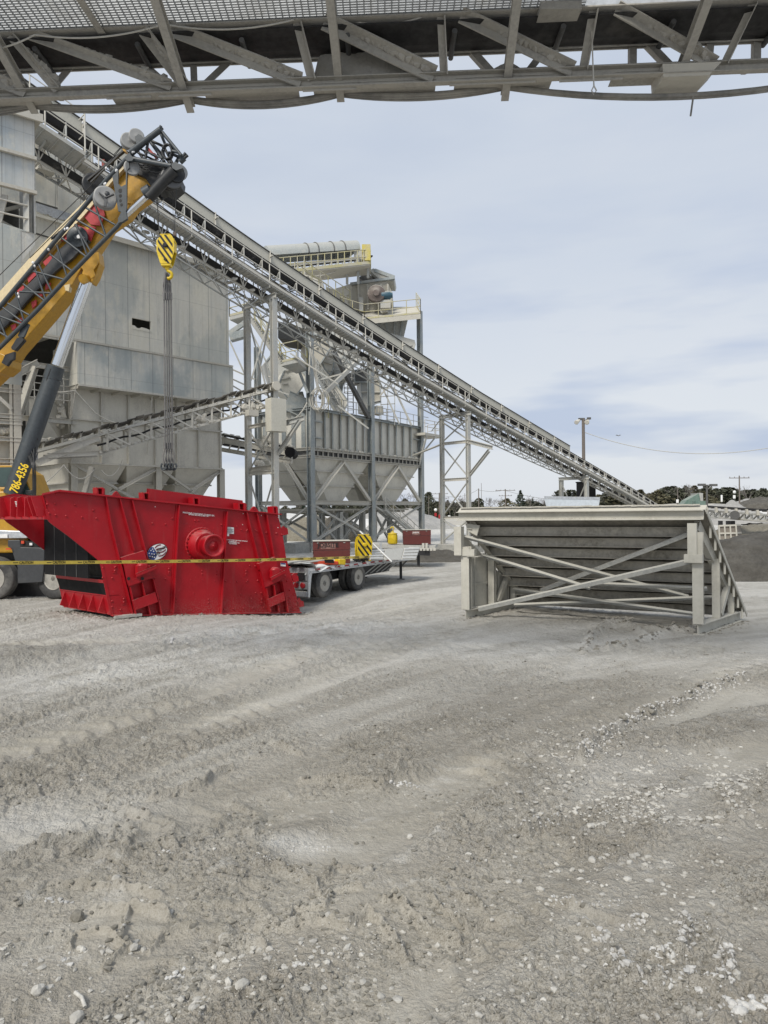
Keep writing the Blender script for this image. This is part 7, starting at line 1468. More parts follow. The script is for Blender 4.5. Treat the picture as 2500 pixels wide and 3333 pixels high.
def crane():
    root = thing('mobile_crane', 'yellow and slate mobile crane with raised boom and lattice jib, behind the red machine', 'crane', V((-12, 24.5, 0)))
    Y0, Y1 = 24., 23.8
    def YB(px): return 24.8-.9*px/600                        # boom leans slightly towards the camera
    def A(z_, x, y, dy=0): p = z_(x, y); return P(*p, YB(p[0])+dy)
    def poly(name, z_, pts, dy, th, mt, par=root): mb = MB(); mb.plate([A(z_, *p, dy) for p in pts], V((0, th, 0))); return mb.obj(name, M[mt], par, .02 if th > .3 else 0)
    # main boom: deep yellow box with cream upper face
    poly('boom_section', zc3, [(-120,1520),(380,970),(560,790),(770,590),(860,480),(960,360),(1010,400),(1130,470),(1165,520),(1120,590),(1020,660),(960,740),(830,830),(700,1030),(560,1290),(330,1560),(120,1800),(30,1940),(-120,2080)], .30, .8, 'crane_y')
    poly('boom_top_face', zc3, [(-120,1480),(300,1010),(560,745),(800,500),(930,350),(975,330),(985,365),(880,480),(640,770),(480,930),(-120,1590)], .1, .2, 'cream')
    poly('boom_collar', zc3, [(690,1060),(760,1040),(770,1130),(735,1230),(705,1280),(625,1240),(640,1180),(600,1140)], .25, .45, 'crane_y')
    poly('boom_head', zc3, [(985,360),(1010,330),(1130,350),(1340,380),(1375,450),(1370,500),(1300,560),(1240,530),(1180,560),(1120,470),(1010,420)], .15, .9, 'crane_k')
    for pts in ([(1090,410),(1130,430),(1170,500),(1165,520),(1140,470),(1095,425)], [(985,610),(1020,640),(1035,670),(980,665)]): poly('boom_rib', zc3, pts, .24, .05, 'crane_y')
    poly('collar_flange', zc3, [(700,1110),(755,1105),(750,1135),(720,1180),(735,1225),(700,1250)], .12, .06, 'crane_y'); poly('lower_lug', zc3, [(495,1300),(540,1290),(530,1345),(505,1340)], .25, .2, 'cream')
    # red and yellow chequer behind the lattice, dark slung cover
    for pts in ([(640,760),(700,670),(790,690),(810,760),(770,840),(700,830)], [(545,860),(590,830),(660,860),(720,900),(700,960),(640,900),(500,950),(470,960)], [(330,1120),(400,1060),(400,1110),(350,1150)], [(210,1240),(270,1190),(280,1220),(220,1280)], [(130,1340),(180,1300),(190,1330),(150,1370)], [(240,1430),(280,1410),(280,1450),(250,1480)], [(350,1290),(390,1280),(380,1320),(350,1335)], [(80,1610),(120,1595),(125,1625),(95,1650)], [(130,1560),(180,1545),(180,1580),(140,1600)], [(660,900),(700,840),(740,850),(700,950)], [(290,1360),(325,1345),(325,1380),(300,1400)]):
        poly('warning_panel', zc3, pts, .16, .05, 'crane_r')
    poly('jib_cover', zc3, [(540,900),(620,870),(690,960),(640,1000),(560,1090),(430,1190),(330,1290),(200,1430),(60,1600),(-120,1760),(-120,1570),(30,1480),(180,1330),(350,1160),(440,1040),(530,960)], .05, .14, 'charcoal')
    mb = MB(); c = A(zc3, 600, 930, .0); mb.lathe(c, (0, -1, 0), [(0, .0), (0, .36), (.06, .36), (.07, .33), (.07, .1), (.1, .1)], 24); mb.obj('jib_reel', M['crane_g'], root)
    mb = MB(); mb.lathe(A(zc3, 607, 925, -.13), (0, -1, 0), [(0, .07), (.02, .06)], 12); mb.lathe(A(zc3, 640, 935, -.13), (0, -1, 0), [(0, .05), (.02, .04)], 12); mb.obj('reel_badge', M['white'], root)
    # folded lattice jib
    up = [(-130,1580),(0,1465),(820,490),(980,320),(1240,95)]; lo = [(-130,1900),(0,1780),(290,1490),(540,1220),(910,840),(960,770)]
    mb = MB()
    for ch, w_ in ((up, .075), (lo, .075)):
        for a, b_ in zip(ch[:-1], ch[1:]): mb.tube(A(zc3, *a, -.35), A(zc3, *b_, -.35), w_, 10)
    mb.obj('jib_chord', M['crane_g'], root)
    lac = [((660,700),(890,835)),((720,640),(820,930)),((585,790),(815,925)),((580,830),(700,1040)),((470,930),(665,1080)),((440,990),(520,1240)),((385,1060),(555,1190)),((260,1140),(355,1415)),((250,1190),(510,1260)),((180,1290),(345,1420)),((120,1350),(190,1590)),((150,1350),(390,1360)),((60,1440),(225,1530)),((20,1470),(170,1580)),((0,1540),(165,1600)),((590,830),(670,1060)),((300,1140),(400,1350)),((-30,1500),(60,1730)),((-40,1640),(60,1700))]
    for a, b_ in lac: mb = MB(); mb.tube(A(zc3, *a, -.33), A(zc3, *b_, -.33), .036, 7); mb.obj('jib_lacing', M['crane_g'], root)
    back = [((40,1560),(140,1480)), ((200,1400),(330,1250)), ((420,1160),(560,980)), ((640,900),(760,760))]
    # A frame near the head
    def bar(z_, a, b_, r, mt='crane_g', dy=-.4, nm='head_frame', dyb=None): mb = MB(); mb.tube(A(z_, *a, dy), A(z_, *b_, dy if dyb is None else dyb), r, 9); mb.obj(nm, M[mt], root)
    poly('a_frame', zc2, [(480,720),(560,640),(560,820),(600,860),(660,830),(665,560),(690,470),(710,600),(680,640),(670,1180),(640,1210),(560,1190)], -.5, .08, 'crane_g')
    mb = MB()
    for x, y, r in ((590,915,.07), (590,985,.055), (592,1050,.05), (605,1105,.05)): mb.lathe(A(zc2, x, y, -.505), (0, -1, 0), [(0, 0), (.003, r)], 14)
    mb.obj('lightening_hole', M['ink'], root)
    poly('pivot_plate', zc2, [(650,450),(720,420),(770,480),(745,510),(690,515),(655,490)], -.55, .12, 'crane_g'); poly('pivot_plate', zc2, [(600,1200),(660,1190),(680,1290),(620,1330),(560,1350),(555,1290)], -.55, .12, 'crane_g'); poly('pivot_plate', zc2, [(1270,560),(1330,520),(1390,560),(1430,610),(1340,640),(1290,610)], -.45, .2, 'crane_g')
    bar(zc2, (770,490), (1280,585), .085); bar(zc2, (720,400), (1130,90), .10); bar(zc2, (970,1010), (1310,640), .19, 'crane_k', -.35); bar(zc2, (670,1240), (960,975), .095, 'chrome', -.35, 'jib_cylinder_rod'); bar(zc2, (910,960), (1000,905), .21, 'crane_g', -.35)
    for a, b_, r in (((1120,110),(1200,300),.05), ((1140,110),(1410,440),.06), ((1000,240),(1200,330),.045), ((960,270),(925,500),.045), ((985,245),(1180,520),.05), ((830,390),(905,495),.045), ((1180,330),(1300,560),.045), ((1240,400),(1400,470),.05), ((820,400),(1180,560),.035), ((1400,430),(1330,560),.06), ((1110,90),(1140,40),.05), ((1130,100),(1165,70),.04), ((1420,470),(1470,405),.05), ((1450,480),(1500,435),.045), ((1390,530),(1450,470),.1), ((1290,380),(1370,400),.05), ((870,360),(1150,480),.03), ((1010,260),(1270,560),.04)):
        bar(zc2, a, b_, r, 'crane_g' if r > .045 else 'crane_k', -.3+.2*((a[0]*7) % 3))
    mb = MB(); c = A(zc2, 1215, 385, -.35)
    for k in range(3): mb.path([c+V((.16*math.cos(t)+.02*k, .03*k, .24*math.sin(t))) for t in np.linspace(0, 2*math.pi, 18)], .035, 6)
    mb.obj('hose_reel', M['crane_k'], root)
    mb = MB()
    for a, b_ in (((900,380),(1090,470)), ((930,330),(1100,420)), ((860,570),(1200,640)), ((1000,480),(1150,560))): mb.path(sag(A(zc2, *a, -.1), A(zc2, *b_, -.1), .15), .02, 5)
    for k in range(12): mb.path(sag(A(zc2, 700+rr.uniform(0, 500), 480+rr.uniform(0, 90), -.2), A(zc2, 800+rr.uniform(0, 500), 520+rr.uniform(0, 90), 0), .12), .015, 5)
    mb.obj('hydraulic_hose', M['crane_k'], root)
    for pts, mt in (([(940,300),(980,340),(1090,470),(1080,500),(930,330)], 'crane_r'), ([(960,340),(1000,360),(1110,490),(1090,495),(960,370)], 'white'), ([(990,395),(1060,410),(1100,470),(1030,440)], 'crane_r')): poly('chevron_board', zc2, pts, .02 if mt == 'white' else -.02, .03, mt)
    # sheaves
    def shv(z_, x, y, r, w_, mt='sheave', dy=-.2, ax=(.55, -1, .1)): mb = MB(); mb.lathe(A(z_, x, y, dy), ax, [(0, r*.5), (0, r), (w_*.2, r), (w_*.35, r*.88), (w_*.5, r), (w_*.65, r*.88), (w_*.8, r), (w_, r), (w_, r*.85), (w_*.9, r*.55), (w_*.95, r*.2), (w_*1.05, 0)], 26); return mb.obj('sheave', M[mt], root)
    shv(zc2, 800, 200, .25, .14, dy=0); shv(zc2, 700, 270, .28, .16, dy=.2); shv(zc2, 375, 1040, .37, .24, dy=-.35); shv(zc2, 740, 615, .26, .08, dy=-.3); shv(zc2, 1330, 700, .30, .1, 'crane_k', -.1); shv(zc2, 1380, 670, .28, .06, dy=.3); shv(zc2, 240, 850, .42, .1, 'crane_k', .5)
    for k in range(5): shv(zc2, 1235+12*k, 790-10*k, .36, .05, 'crane_k' if k % 2 else 'darkgrey', .35-.13*k)
    mb = MB(); mb.lathe(A(zc2, 395, 1010, -.42), (.55, -1, .1), [(.26, .08), (.3, .08), (.3, 0)], 12)
    for k in range(3): a_ = k*2.1+.4; c = A(zc2, 395, 1010, -.66); mb.beam(c, c+V((.28*math.cos(a_), .0, .28*math.sin(a_))), .09, .03)
    mb.obj('sheave_spider', M['charcoal'], root)
    poly('sheave_cheek', zc2, [(785,185),(830,150),(870,165),(930,235),(830,290),(800,270)], -.22, .05, 'crane_g')
    mb = MB(); mb.beam(A(zc2, 150, 780, .2), A(zc2, 640, 380, .2), .12, .06); mb.beam(A(zc2, 190, 800, -.1), A(zc2, 560, 440, -.1), .05, .05); mb.obj('outrigger_rail', M['crane_k'], root)
    poly('rail_tip', zc2, [(615,345),(660,355),(665,390),(625,375)], .1, .2, 'crane_y')
    for x, y in ((750,395),(765,385),(540,640),(530,645),(385,820),(375,830),(395,610),(80,0)): mb = MB(); c = A(zc2, x, y, -.44); mb.blob(c, .05, x, (1, .6, 1), 2, .02); mb.obj('boom_marker', M['white'], root)
    for x, y in ((520,862),(500,868),(375,1025),(268,1152),(255,1125),(140,1365),(145,1390),(1570,-999)):
        if y > 0: mb = MB(); mb.blob(A(zc3, x, y, -.46), .05, x, (1, .6, 1), 2, .02); mb.obj('boom_marker', M['white'], root)
    # chain-like cable carrier along the top
    for (a, b_) in (((670,640),(760,560)), ((400,940),(500,860))):
        mb = MB(); p, q = A(zc3, *a, -.2), A(zc3, *b_, -.2)
        for k in range(18): c = p.lerp(q, k/17); mb.blob(c, .05, k, (1, .7, 1), 1, .1)
        stuff(mb.obj('carrier_links', M['crane_k'], root))
    # wire ropes
    def rope(a, b_, r=.013, nm='wire_rope'): mb = MB(); mb.tube(a, b_, r, 6); return mb.obj(nm, M['crane_k'], root)
    rope(A(zc3, 0, 1220, .2), A(zc3, 690, 545, .2)); rope(A(zc3, 690, 545, .2), A(zc3, 965, 200, .1)); rope(A(zc3, 230, 1090, .1), A(zc3, 850, 480, .1)); rope(A(zc2, 490, 440, .3), A(zc2, 720, 190, .2)); rope(A(zc3, 0, 1220, .2), A(zc3, -120, 1340, .2))
    hz_ = 23.85; ra, rb = P(511, 637, hz_), P(575, 596, hz_); ta, tb = P(519, 775, hz_), P(567, 765, hz_); rope(ra, ta); rope(rb, tb); rope(P(562, 620, hz_+.1), P(565, 765, hz_+.1), .006)
    mb = MB(); mb.box(P(569, 762, hz_), (.1, .1, .12)); mb.obj('rope_weight', M['rust'], root)
    mb = MB(); c = A(zc2, 1120, 900, -.1); mb.path([c, c-V((0, 0, .25)), c+V((.12, 0, -.33))], .05, 6); mb.obj('anti_two_block', M['crane_k'], root)
    # lift cylinder
    def cyl(a, b_, r, mt, nm, dy=.1): mb = MB(); mb.tube(A(zc5, *a, dy), A(zc5, *b_, dy), r, 28); return mb.obj(nm, M[mt], root)
    mb = MB(); mb.tube(A(zc3, 668, 1268, .35), A(zc5, 770, 790, .25), .21, 28); mb.obj('cylinder_rod', M['chrome'], root)
    mb = MB(); mb.tube(A(zc5, 752, 800, .25), A(zc5, 705, 960, .25), .30, 28); mb.tube(A(zc5, 705, 975, .25), P(40, 1610, 24.4), .29, 28); mb.tube(A(zc5, 707, 955, .25), A(zc5, 704, 975, .25), .303, 28); mb.obj('cylinder_barrel', M['crane_g'], root)
    mb = MB(); mb.tube(A(zc3, 640, 1250, .0), A(zc3, 700, 1255, .6), .16, 16); mb.obj('cylinder_pin', M['crane_y'], root)
    text('786-4356', .43, P(52, 1556, 24.02), (P(78, 1512, 24)-P(36, 1612, 24)), V((-.9, 0, .4)), M['yeltext'], parent=root, bold=True, th=.004, sx=.78) if False else None
    d_ = (P(83, 1512, 24.)-P(44, 1606, 24.)).normalized(); text('786-4356', .42, P(64, 1556, 23.98), d_, V((-d_.z, 0, d_.x)), M['yeltext'], parent=root, bold=True, th=.01, sx=.64)
    mb = MB(); rr2 = random.Random(12)
    for k in range(9):
        pts = [A(zc5, 430+rr2.uniform(-30, 30), 1640+rr2.uniform(-20, 30), -.05), A(zc5, 400+rr2.uniform(-60, 140), 1780+rr2.uniform(-50, 50), -.15), A(zc5, 400+rr2.uniform(-60, 120), 1920+rr2.uniform(-40, 60), -.15), P(112+rr2.uniform(-4, 3), 1520, 24), P(110+rr2.uniform(-3, 4), 1640, 24.1)]
        sp_ = []
        for i in range(len(pts)-1):
            for t in (0, .33, .66): sp_.append(pts[i].lerp(pts[i+1], t)+V((.03*math.sin(k+i), 0, 0)))
        mb.path(sp_+[pts[-1]], .022, 6)
    mb.path([A(zc5, 690, 830, -.05), A(zc5, 560, 1180, -.05), A(zc5, 450, 1500, -.05), A(zc5, 400, 1640, -.05), A(zc5, 240, 2050, -.05)], .03, 6); mb.obj('hydraulic_hose', M['crane_k'], root)
    mb = MB(); mb.box(A(zc5, 470, 1765, -.2), (.07, .03, .16)); mb.box(A(zc5, 675, 868, -.05), (.06, .03, .06)); mb.obj('tag_plate', M['white'], root)
    mb = MB(); mb.box(A(zc5, 425, 1670, -.1), (.2, .15, .16)); mb.box(A(zc5, 470, 2020, -.1), (.15, .15, .2)); mb.obj('valve_block', M['sheave'], root)
    poly('jib_bracket', zc5, [(370,215),(390,230),(320,400),(260,410),(240,380),(290,280)], -.3, .1, 'crane_g'); poly('latch_box', zc5, [(225,420),(290,395),(320,440),(200,580),(160,570),(150,540)], -.35, .2, 'crane_k')
    poly('latch_hook', zc5, [(70,640),(190,600),(180,700),(140,720),(90,790),(20,750)], -.2, .15, 'crane_k'); poly('boom_foot_band', zc5, [(-200,700),(0,620),(50,640),(120,700),(110,790),(0,880),(-200,900)], .0, .9, 'crane_y')
    # superstructure, cab and carrier
    mb = MB(); mb.box(P(-75, 1700, 24.6)+V((0, .9, 0)), (3.2, 2.3, .0+2.1)); mb.obj('superstructure', M['crane_y'], root, .05)
    def cq(pts, y, th, mt, nm, par=root, bev=.02): mb = MB(); mb.plate([P(*zc1(*p), y) for p in pts], V((0, th, 0))); return mb.obj(nm, M[mt], par, bev)
    cb = cq([(-200,60),(150,60),(330,170),(430,420),(520,640),(500,700),(-200,700)], 24.6, 1.4, 'crane_y', 'cab'); cq([(-200,90),(150,85),(300,190),(400,400),(440,470),(160,470),(150,350),(-200,350)], 24.57, .03, 'glass', 'cab_glass', cb, 0)
    cq([(-200,360),(150,355),(155,480),(0,510),(0,600),(50,760),(160,900),(-200,920)], 24.5, .1, 'crane_y', 'door', cb); cq([(0,375),(150,370),(150,385),(0,390)], 24.46, .06, 'crane_y', 'door_ledge', cb)
    cq([(-200,690),(40,690),(60,860),(-200,850)], 24.45, .06, 'white', 'load_chart', cb, 0); cq([(-200,930),(330,950),(400,985),(360,1045),(-200,1050)], 24.1, 1.2, 'alu', 'carrier_deck')
    cq([(340,400),(430,395),(440,450),(345,455)], 24.2, .1, 'crane_k', 'mirror'); cq([(35,878),(85,878),(85,895),(35,895)], 24.42, .05, 'ink', 'slot', cb, 0)
    cq([(-200,1050),(420,1050),(640,1170),(640,1330),(600,1860),(-200,1860)], 24.9, 1.5, 'blackp', 'chassis', bev=0)
    cq([(105,1070),(270,1068),(280,1165),(520,1170),(600,1200),(595,1400),(570,1640),(235,1655),(235,1440),(200,1340),(150,1180),(105,1160)], 24.05, .12, 'charcoal', 'side_guard'); cq([(280,1075),(430,1085),(520,1165),(280,1160)], 24.06, .05, 'ink', 'recess', bev=0)
    cq([(285,1080),(322,1080),(322,1118),(285,1118)], 24.0, .05, 'orange', 'marker_lamp', bev=0); cq([(398,1108),(432,1108),(432,1140),(398,1140)], 24.0, .05, 'white', 'marker_plate', bev=0); cq([(78,1180),(145,1180),(145,1198),(78,1198)], 23.95, .05, 'orange', 'marker_lamp', bev=0); cq([(0,990),(100,990),(100,1040),(0,1040)], 24.05, .05, 'white', 'decal', bev=0)
    for (x, y, r, yy) in ((-110, 1530, .72, 23.9), (420+330, 1640, .70, 24.0), (360, 1610, .66, 25.6), (-300, 1530, .72, 25.6)):
        wh = bpy.data.objects.new('wheel', None); COL.objects.link(wh); wh.parent = root; c = P(*zc1(x, y), yy); c.z = r-.0; wh.location = c-WL(root)
        if y == 1640: c = P(*zc1(x-40, y), yy); c.z = r
        a_ = (-.35, -1, 0) if x > 200 and yy < 25 else (0, -1, 0); n_ = V(a_).normalized(); wheel(wh, c, tuple(n_), r, .42)
M['yeltext'] = plain('yellow_lettering', (.80, .55, .02), .5); M['darkgrey'] = plain('dark_grey_sheave', (.10, .10, .10), .5)
crane()
# hook block hanging from the ropes, slings below it
hz_ = 23.85; hb = P(543, 862, hz_); top_ = P(543, 768, hz_)
root, g = yblock('hook_block', 'yellow and black striped hook block hanging in the air from the crane ropes', tuple(hb), .0, .58, top_.z-hb.z, True)
mb = MB(); mb.box(tuple(hb+V((0, 0, -.02))), (.3, .28, .09)); mb.tube(hb+V((0, 0, -.02)), hb+V((.02, 0, -.16)), .07, 10); mb.obj('swivel', M['yel'], root)
mb = MB(); q = P(546, 893, hz_); mb.path([hb+V((.02, 0, -.12)), q+V((.02, 0, .10))]+[q+V((.02+.12*math.sin(a), 0, .0+.12*math.cos(a)-.02)) for a in np.linspace(.2, 4.2, 10)], .055, 8); mb.obj('hook', M['yel'], root)
hk = P(541, 888, hz_)
for i, (x0, x1, x2) in enumerate(((535, 534, 527), (541, 542, 540), (547, 549, 548), (552, 557, 560))):
    lab = ['wire sling leg hanging furthest left from the crane hook', 'second wire sling leg from the left under the hook', 'third wire sling leg from the left under the hook', 'wire sling leg hanging furthest right from the crane hook'][i]
    root = thing('wire_sling', lab, 'sling', tuple(hk), 'four wire slings hanging from the crane hook'); a, b_, c = P(x0, 895, hz_-.1+.06*i), P(x1, 965, hz_-.1+.06*i), P(x1+3, 1455, hz_-.1+.06*i)
    mb = MB(); mb.path([hk+V((.01*i, -.08+.05*i, 0)), a.lerp(b_, .4)+V((.02, 0, 0)), b_], .022, 6); mb.path([hk+V((.01*i, -.08+.05*i, 0)), a.lerp(b_, .5)-V((.03, 0, 0)), b_], .022, 6); mb.path([b_, (b_+c)/2+V((.01, 0, 0)), c], .024, 6); mb.obj('rope_leg', M['sling'], root)
    mb = MB(); mb.tube(b_+V((0, 0, .12)), b_-V((0, 0, .12)), .04, 8); mb.tube(c+V((0, 0, .14)), c-V((0, 0, .06)), .042, 8); mb.obj('ferrule', M['sling'], root)
    e = P(x1+4+(i-1.5)*3, 1514, hz_-.1+.06*i); mb = MB(); mb.path([c, c.lerp(e, .5)-V((.05, 0, 0)), e], .022, 6); mb.path([c, c.lerp(e, .5)+V((.05, 0, 0)), e], .022, 6); mb.obj('eye_loop', M['sling'], root)
    mb = MB(); mb.path([e+V((.09*math.cos(t), 0, -.04+.12*math.sin(t))) for t in np.linspace(2.2, 7.2, 10)], .03, 7); mb.tube(e+V((-.1, 0, -.1)), e+V((.1, 0, -.1)), .025, 6); mb.obj('shackle', M['crane_g'], root)
M_ = None
# ---------------------------------------------------------------- far yard: banks, stockpiles, trees, poles
def mound(name, label, cat, c, rx, ry, h, mt, rz=0, seed=0, n=40, rough=.06, pw=1.25, kind=None):
    xs = np.linspace(-1, 1, n); GX_, GY_ = np.meshgrid(xs, xs); r = np.hypot(GX_, GY_); cr_, sr_ = math.cos(rz), math.sin(rz)
    wx, wy = GX_*rx, GY_*ry; X2 = c[0]+wx*cr_-wy*sr_; Y2 = c[1]+wx*sr_+wy*cr_
    r2 = r+(fbm(X2*2.2/rx+seed, Y2*2.2/rx, 4, seed)-.5)*.5; z = h*np.clip(1-r2, 0, 1)**(1/pw); z = z+h*rough*(fbm(X2*9/rx, Y2*9/rx, 5, seed+3)-.5)*np.clip(1.2-r, 0, 1)*2-.25*(r > .98)-.15*np.clip(r-.85, 0, 1)*8
    mb = MB(); mb.add(list(zip(X2.ravel(), Y2.ravel(), (z+c[2]).ravel())), [(i*n+j, i*n+j+1, (i+1)*n+j+1, (i+1)*n+j) for i in range(n-1) for j in range(n-1)], True)
    o = mb.obj(name, M[mt]); o.data.materials[0] = M[mt]
    if kind: o['kind'] = kind
    else: tag(o, label, cat)
    return o
M['canopy'] = plain('white_canopy_sheet', (.62, .68, .74), .5)
def earth(name, a, b_, sc=.8, bd=.2):
    m, nt, b = base(name); n = noise(nt, sc, 8, .65, src='Pos'); n2 = noise(nt, sc*6, 6, .7, src='Pos'); c = mixc(nt, rmp(nt, n, .35, .65), a, b_); c = mixc(nt, rmp(nt, n2, .45, .7, 0, .5), c, tuple(k*.6 for k in a))
    setc(nt, b, 'Base Color', c); b.inputs['Roughness'].default_value = .95; bump(nt, b, mul(nt, n, n2, 'ADD'), bd, .8); return m
M['grit'] = earth('grey_aggregate', (.30, .295, .28), (.40, .39, .37), .4); M['whitebank'] = earth('white_stone_dust_bank', (.56, .555, .54), (.68, .675, .66), .25); M['darkearth'] = earth('dark_damp_earth', (.085, .078, .066), (.15, .14, .12), 1.2, .3); M['tanearth'] = earth('tan_earth', (.22, .20, .155), (.31, .285, .23), .9, .3); M['sand'] = earth('pale_sand', (.40, .375, .32), (.50, .48, .43), .3)
def gpt(px, Y, z=0): r = ray(px, 1700); return (r.x*Y, Y, z)
mound('stockpile', 'long white stone dust bank behind the legs of the storage bins', 'stockpile', gpt(930, 118, -.1), 24, 8, 2.9, 'whitebank', -.05, 3, rough=.05, pw=2.2)
mound('stockpile', 'smooth grey cone of aggregate seen right of the bins, below the trees', 'stockpile', gpt(1330, 112, -.2), 9, 9, 3.6, 'grit', 0, 5, rough=.03, pw=1.0)
mound('stockpile', 'grey aggregate heap partly behind the bin legs', 'stockpile', gpt(1255, 125, -.2), 9, 8, 3.7, 'grit', 0, 6, rough=.03)
mound('earth_heap', 'rough tan and dark earth heap under the storage bins', 'earth heap', gpt(1030, 74, -.1), 6.4, 3.4, 2.5, 'tanearth', .1, 7, rough=.22, pw=1.6)
mound('earth_heap', 'dark earth heap just behind the trailer below the bins', 'earth heap', gpt(1110, 70, -.1), 2.6, 2.4, 3.1, 'darkearth', .1, 8, rough=.15)
mound('earth_heap', 'low dark earth bank between the trailers and the braced tower', 'earth heap', gpt(1420, 41, -.15), 3.4, 1.9, .75, 'darkearth', .1, 9, rough=.3, pw=1.6)
mound('earth_heap', 'big dark damp earth bank at the right edge behind the steel frame', 'earth heap', gpt(2560, 31, -.2), 6.4, 4.2, 2.35, 'darkearth', .35, 10, n=70, rough=.14, pw=1.5)
mound('earth_heap', 'tan earth bank under the low conveyor at far right', 'earth heap', gpt(2520, 50, -.2), 7.5, 6, 2.1, 'tanearth', .2, 11, rough=.2, pw=1.6)
mound('stockpile', 'wide white spread of stone dust on the horizon at far right', 'stockpile', gpt(2640, 190, 2), 34, 16, 3.1, 'whitebank', 0, 12, rough=.02, pw=2.4)
mound('stockpile', 'double peaked grey aggregate stockpile beyond the low conveyor', 'stockpile', gpt(2335, 120, .6), 7, 7, 3.2, 'grit', 0, 13, rough=.04, pw=1.)
mound('stockpile', 'grey aggregate cone right of the double peaked stockpile', 'stockpile', gpt(2385, 118, .6), 5.6, 6, 3.6, 'grit', 0, 14, rough=.04, pw=1.)
mound('stockpile', 'grey rubble heap with pointed top near the lone dead tree', 'stockpile', gpt(2430, 170, 3), 6, 7, 2.2, 'grit', 0, 15, rough=.1, pw=1.)
mound('stockpile', 'rubble heap at the right edge on the horizon', 'stockpile', gpt(2490, 165, 3), 9, 7, 2.4, 'darkearth', 0, 16, rough=.25, pw=1.3)
mound('berm', '', '', gpt(2250, 200, 0), 40, 10, 4.3, 'sand', 0, 17, rough=.05, pw=2.2, kind='structure')
mound('pale_ground', '', '', gpt(1560, 150, -.1), 60, 22, 1.4, 'sand', 0, 18, rough=.03, pw=2.4, kind='structure')

# trees
def leafmat(name, a, b_):
    m, nt, b = base(name); n = noise(nt, .6, 5, .6, src='Pos'); n2 = noise(nt, 4, 3, .6, src='Pos'); setc(nt, b, 'Base Color', mixc(nt, rmp(nt, n2, .35, .65), mixc(nt, rmp(nt, n, .4, .6), a, b_), tuple(k*1.3 for k in b_))); b.inputs['Roughness'].default_value = .8; return m
M['fir'] = leafmat('dark_fir_needles', (.018, .028, .018), (.035, .048, .030)); M['pine'] = leafmat('dull_pine_needles', (.040, .046, .030), (.072, .076, .050)); M['olive'] = leafmat('olive_cedar_foliage', (.070, .066, .036), (.115, .105, .062)); M['bark'] = plain('grey_bark', (.16, .145, .13), .9); M['twigs'] = plain('bare_brown_twigs', (.17, .155, .14), .9)
def crown(kind, h, seed):
    rr = random.Random(seed); mb = MB(); vs, fs = [], []
    n_ = 900
    for k in range(n_):
        if kind == 'fir': t = rr.random()**1.5; z = .08+.92*t; R_ = (1-t)**.85*.27*(.72+.5*rr.random())*(1+.25*math.sin(t*38+seed)); sz = .035
        elif kind == 'pine': t = rr.random(); z = .22+.76*t; lobe = .5+.5*math.sin(t*11+seed*2); R_ = math.sin(math.pi*min(1, .12+t*.86))**.7*(.20+.10*lobe)*rr.random()**.35; sz = .040
        else: t = rr.random(); z = .06+.9*t; R_ = math.sin(math.pi*(.15+t*.8))**.8*.36*rr.random()**.4*(.8+.3*math.sin(t*9+seed)); sz = .042
        an = rr.random()*6.283; R_ *= 1+.25*math.sin(3*an+seed*1.3+t*5); c = V((math.cos(an)*R_, math.sin(an)*R_, z+(-.04 if kind == 'fir' else 0)*R_))*h
        s_ = sz*h*rr.uniform(.6, 1.3); a = V((rr.gauss(0, 1), rr.gauss(0, 1), rr.gauss(0, .6))).normalized()*s_; b_ = V((rr.gauss(0, 1), rr.gauss(0, 1), rr.gauss(0, .6))).normalized()*s_
        i = len(vs); vs += [c-a, c+b_, c+a*.9, c-b_*.8]; fs.append((i, i+1, i+2, i+3))
    mb.add(vs, fs); return mb
def make_tree(kind, h, seed, label, loc):
    nm = {'fir': 'fir_tree', 'pine': 'pine_tree', 'bush': 'cedar_tree'}[kind]; root = thing(nm, label, 'tree', (0, 0, 0), 'evergreen trees along the horizon')
    crown(kind, h, seed).obj('crown', M[{'fir': 'fir', 'pine': 'pine', 'bush': 'olive'}[kind]], root)
    mb = MB(); mb.tube((0, 0, 0), (0, 0, h*.9), h*.022, 7, h*.006)
    for k in range(8): a = k*2.4; z = h*(.25+.07*k); mb.tube((0, 0, z), (math.cos(a)*h*.13, math.sin(a)*h*.13, z+h*.05), h*.008, 5, h*.003)
    mb.obj('trunk', M['bark'], root); root.location = loc; return root
def bare_tree(h, seed, label, loc, spread=.55, depth=6, leanx=0):
    rr = random.Random(seed); root = thing('bare_tree', label, 'tree', (0, 0, 0), 'leafless trees along the horizon'); tb, tw = MB(), MB()
    def br(p, d, l, r, k):
        q = p+d*l; (tb if k > depth-3 else tw).tube(p, q, max(r, .02), 4, max(r*.7, .015), False)
        if k == 0: return
        for i in range(2 if k < depth else 3):
            nd_ = (d+V((rr.gauss(0, spread), rr.gauss(0, spread), rr.gauss(.12, spread*.5)))).normalized(); br(p.lerp(q, rr.uniform(.65, 1)), nd_, l*rr.uniform(.66, .86), r*.62, k-1)
    br(V((0, 0, 0)), V((leanx, 0, 1)).normalized(), h*.24, h*.016, depth); tb.obj('trunk', M['bark'], root); tw.obj('twigs', M['twigs'], root); root.location = loc; return root
T_ = {('fir', 0): make_tree('fir', 10, 1, 'tall dark fir standing clear, above the left half of the steel frame', gpt(1695, 230)), ('fir', 1): None}
protos = {}
random.seed(21)
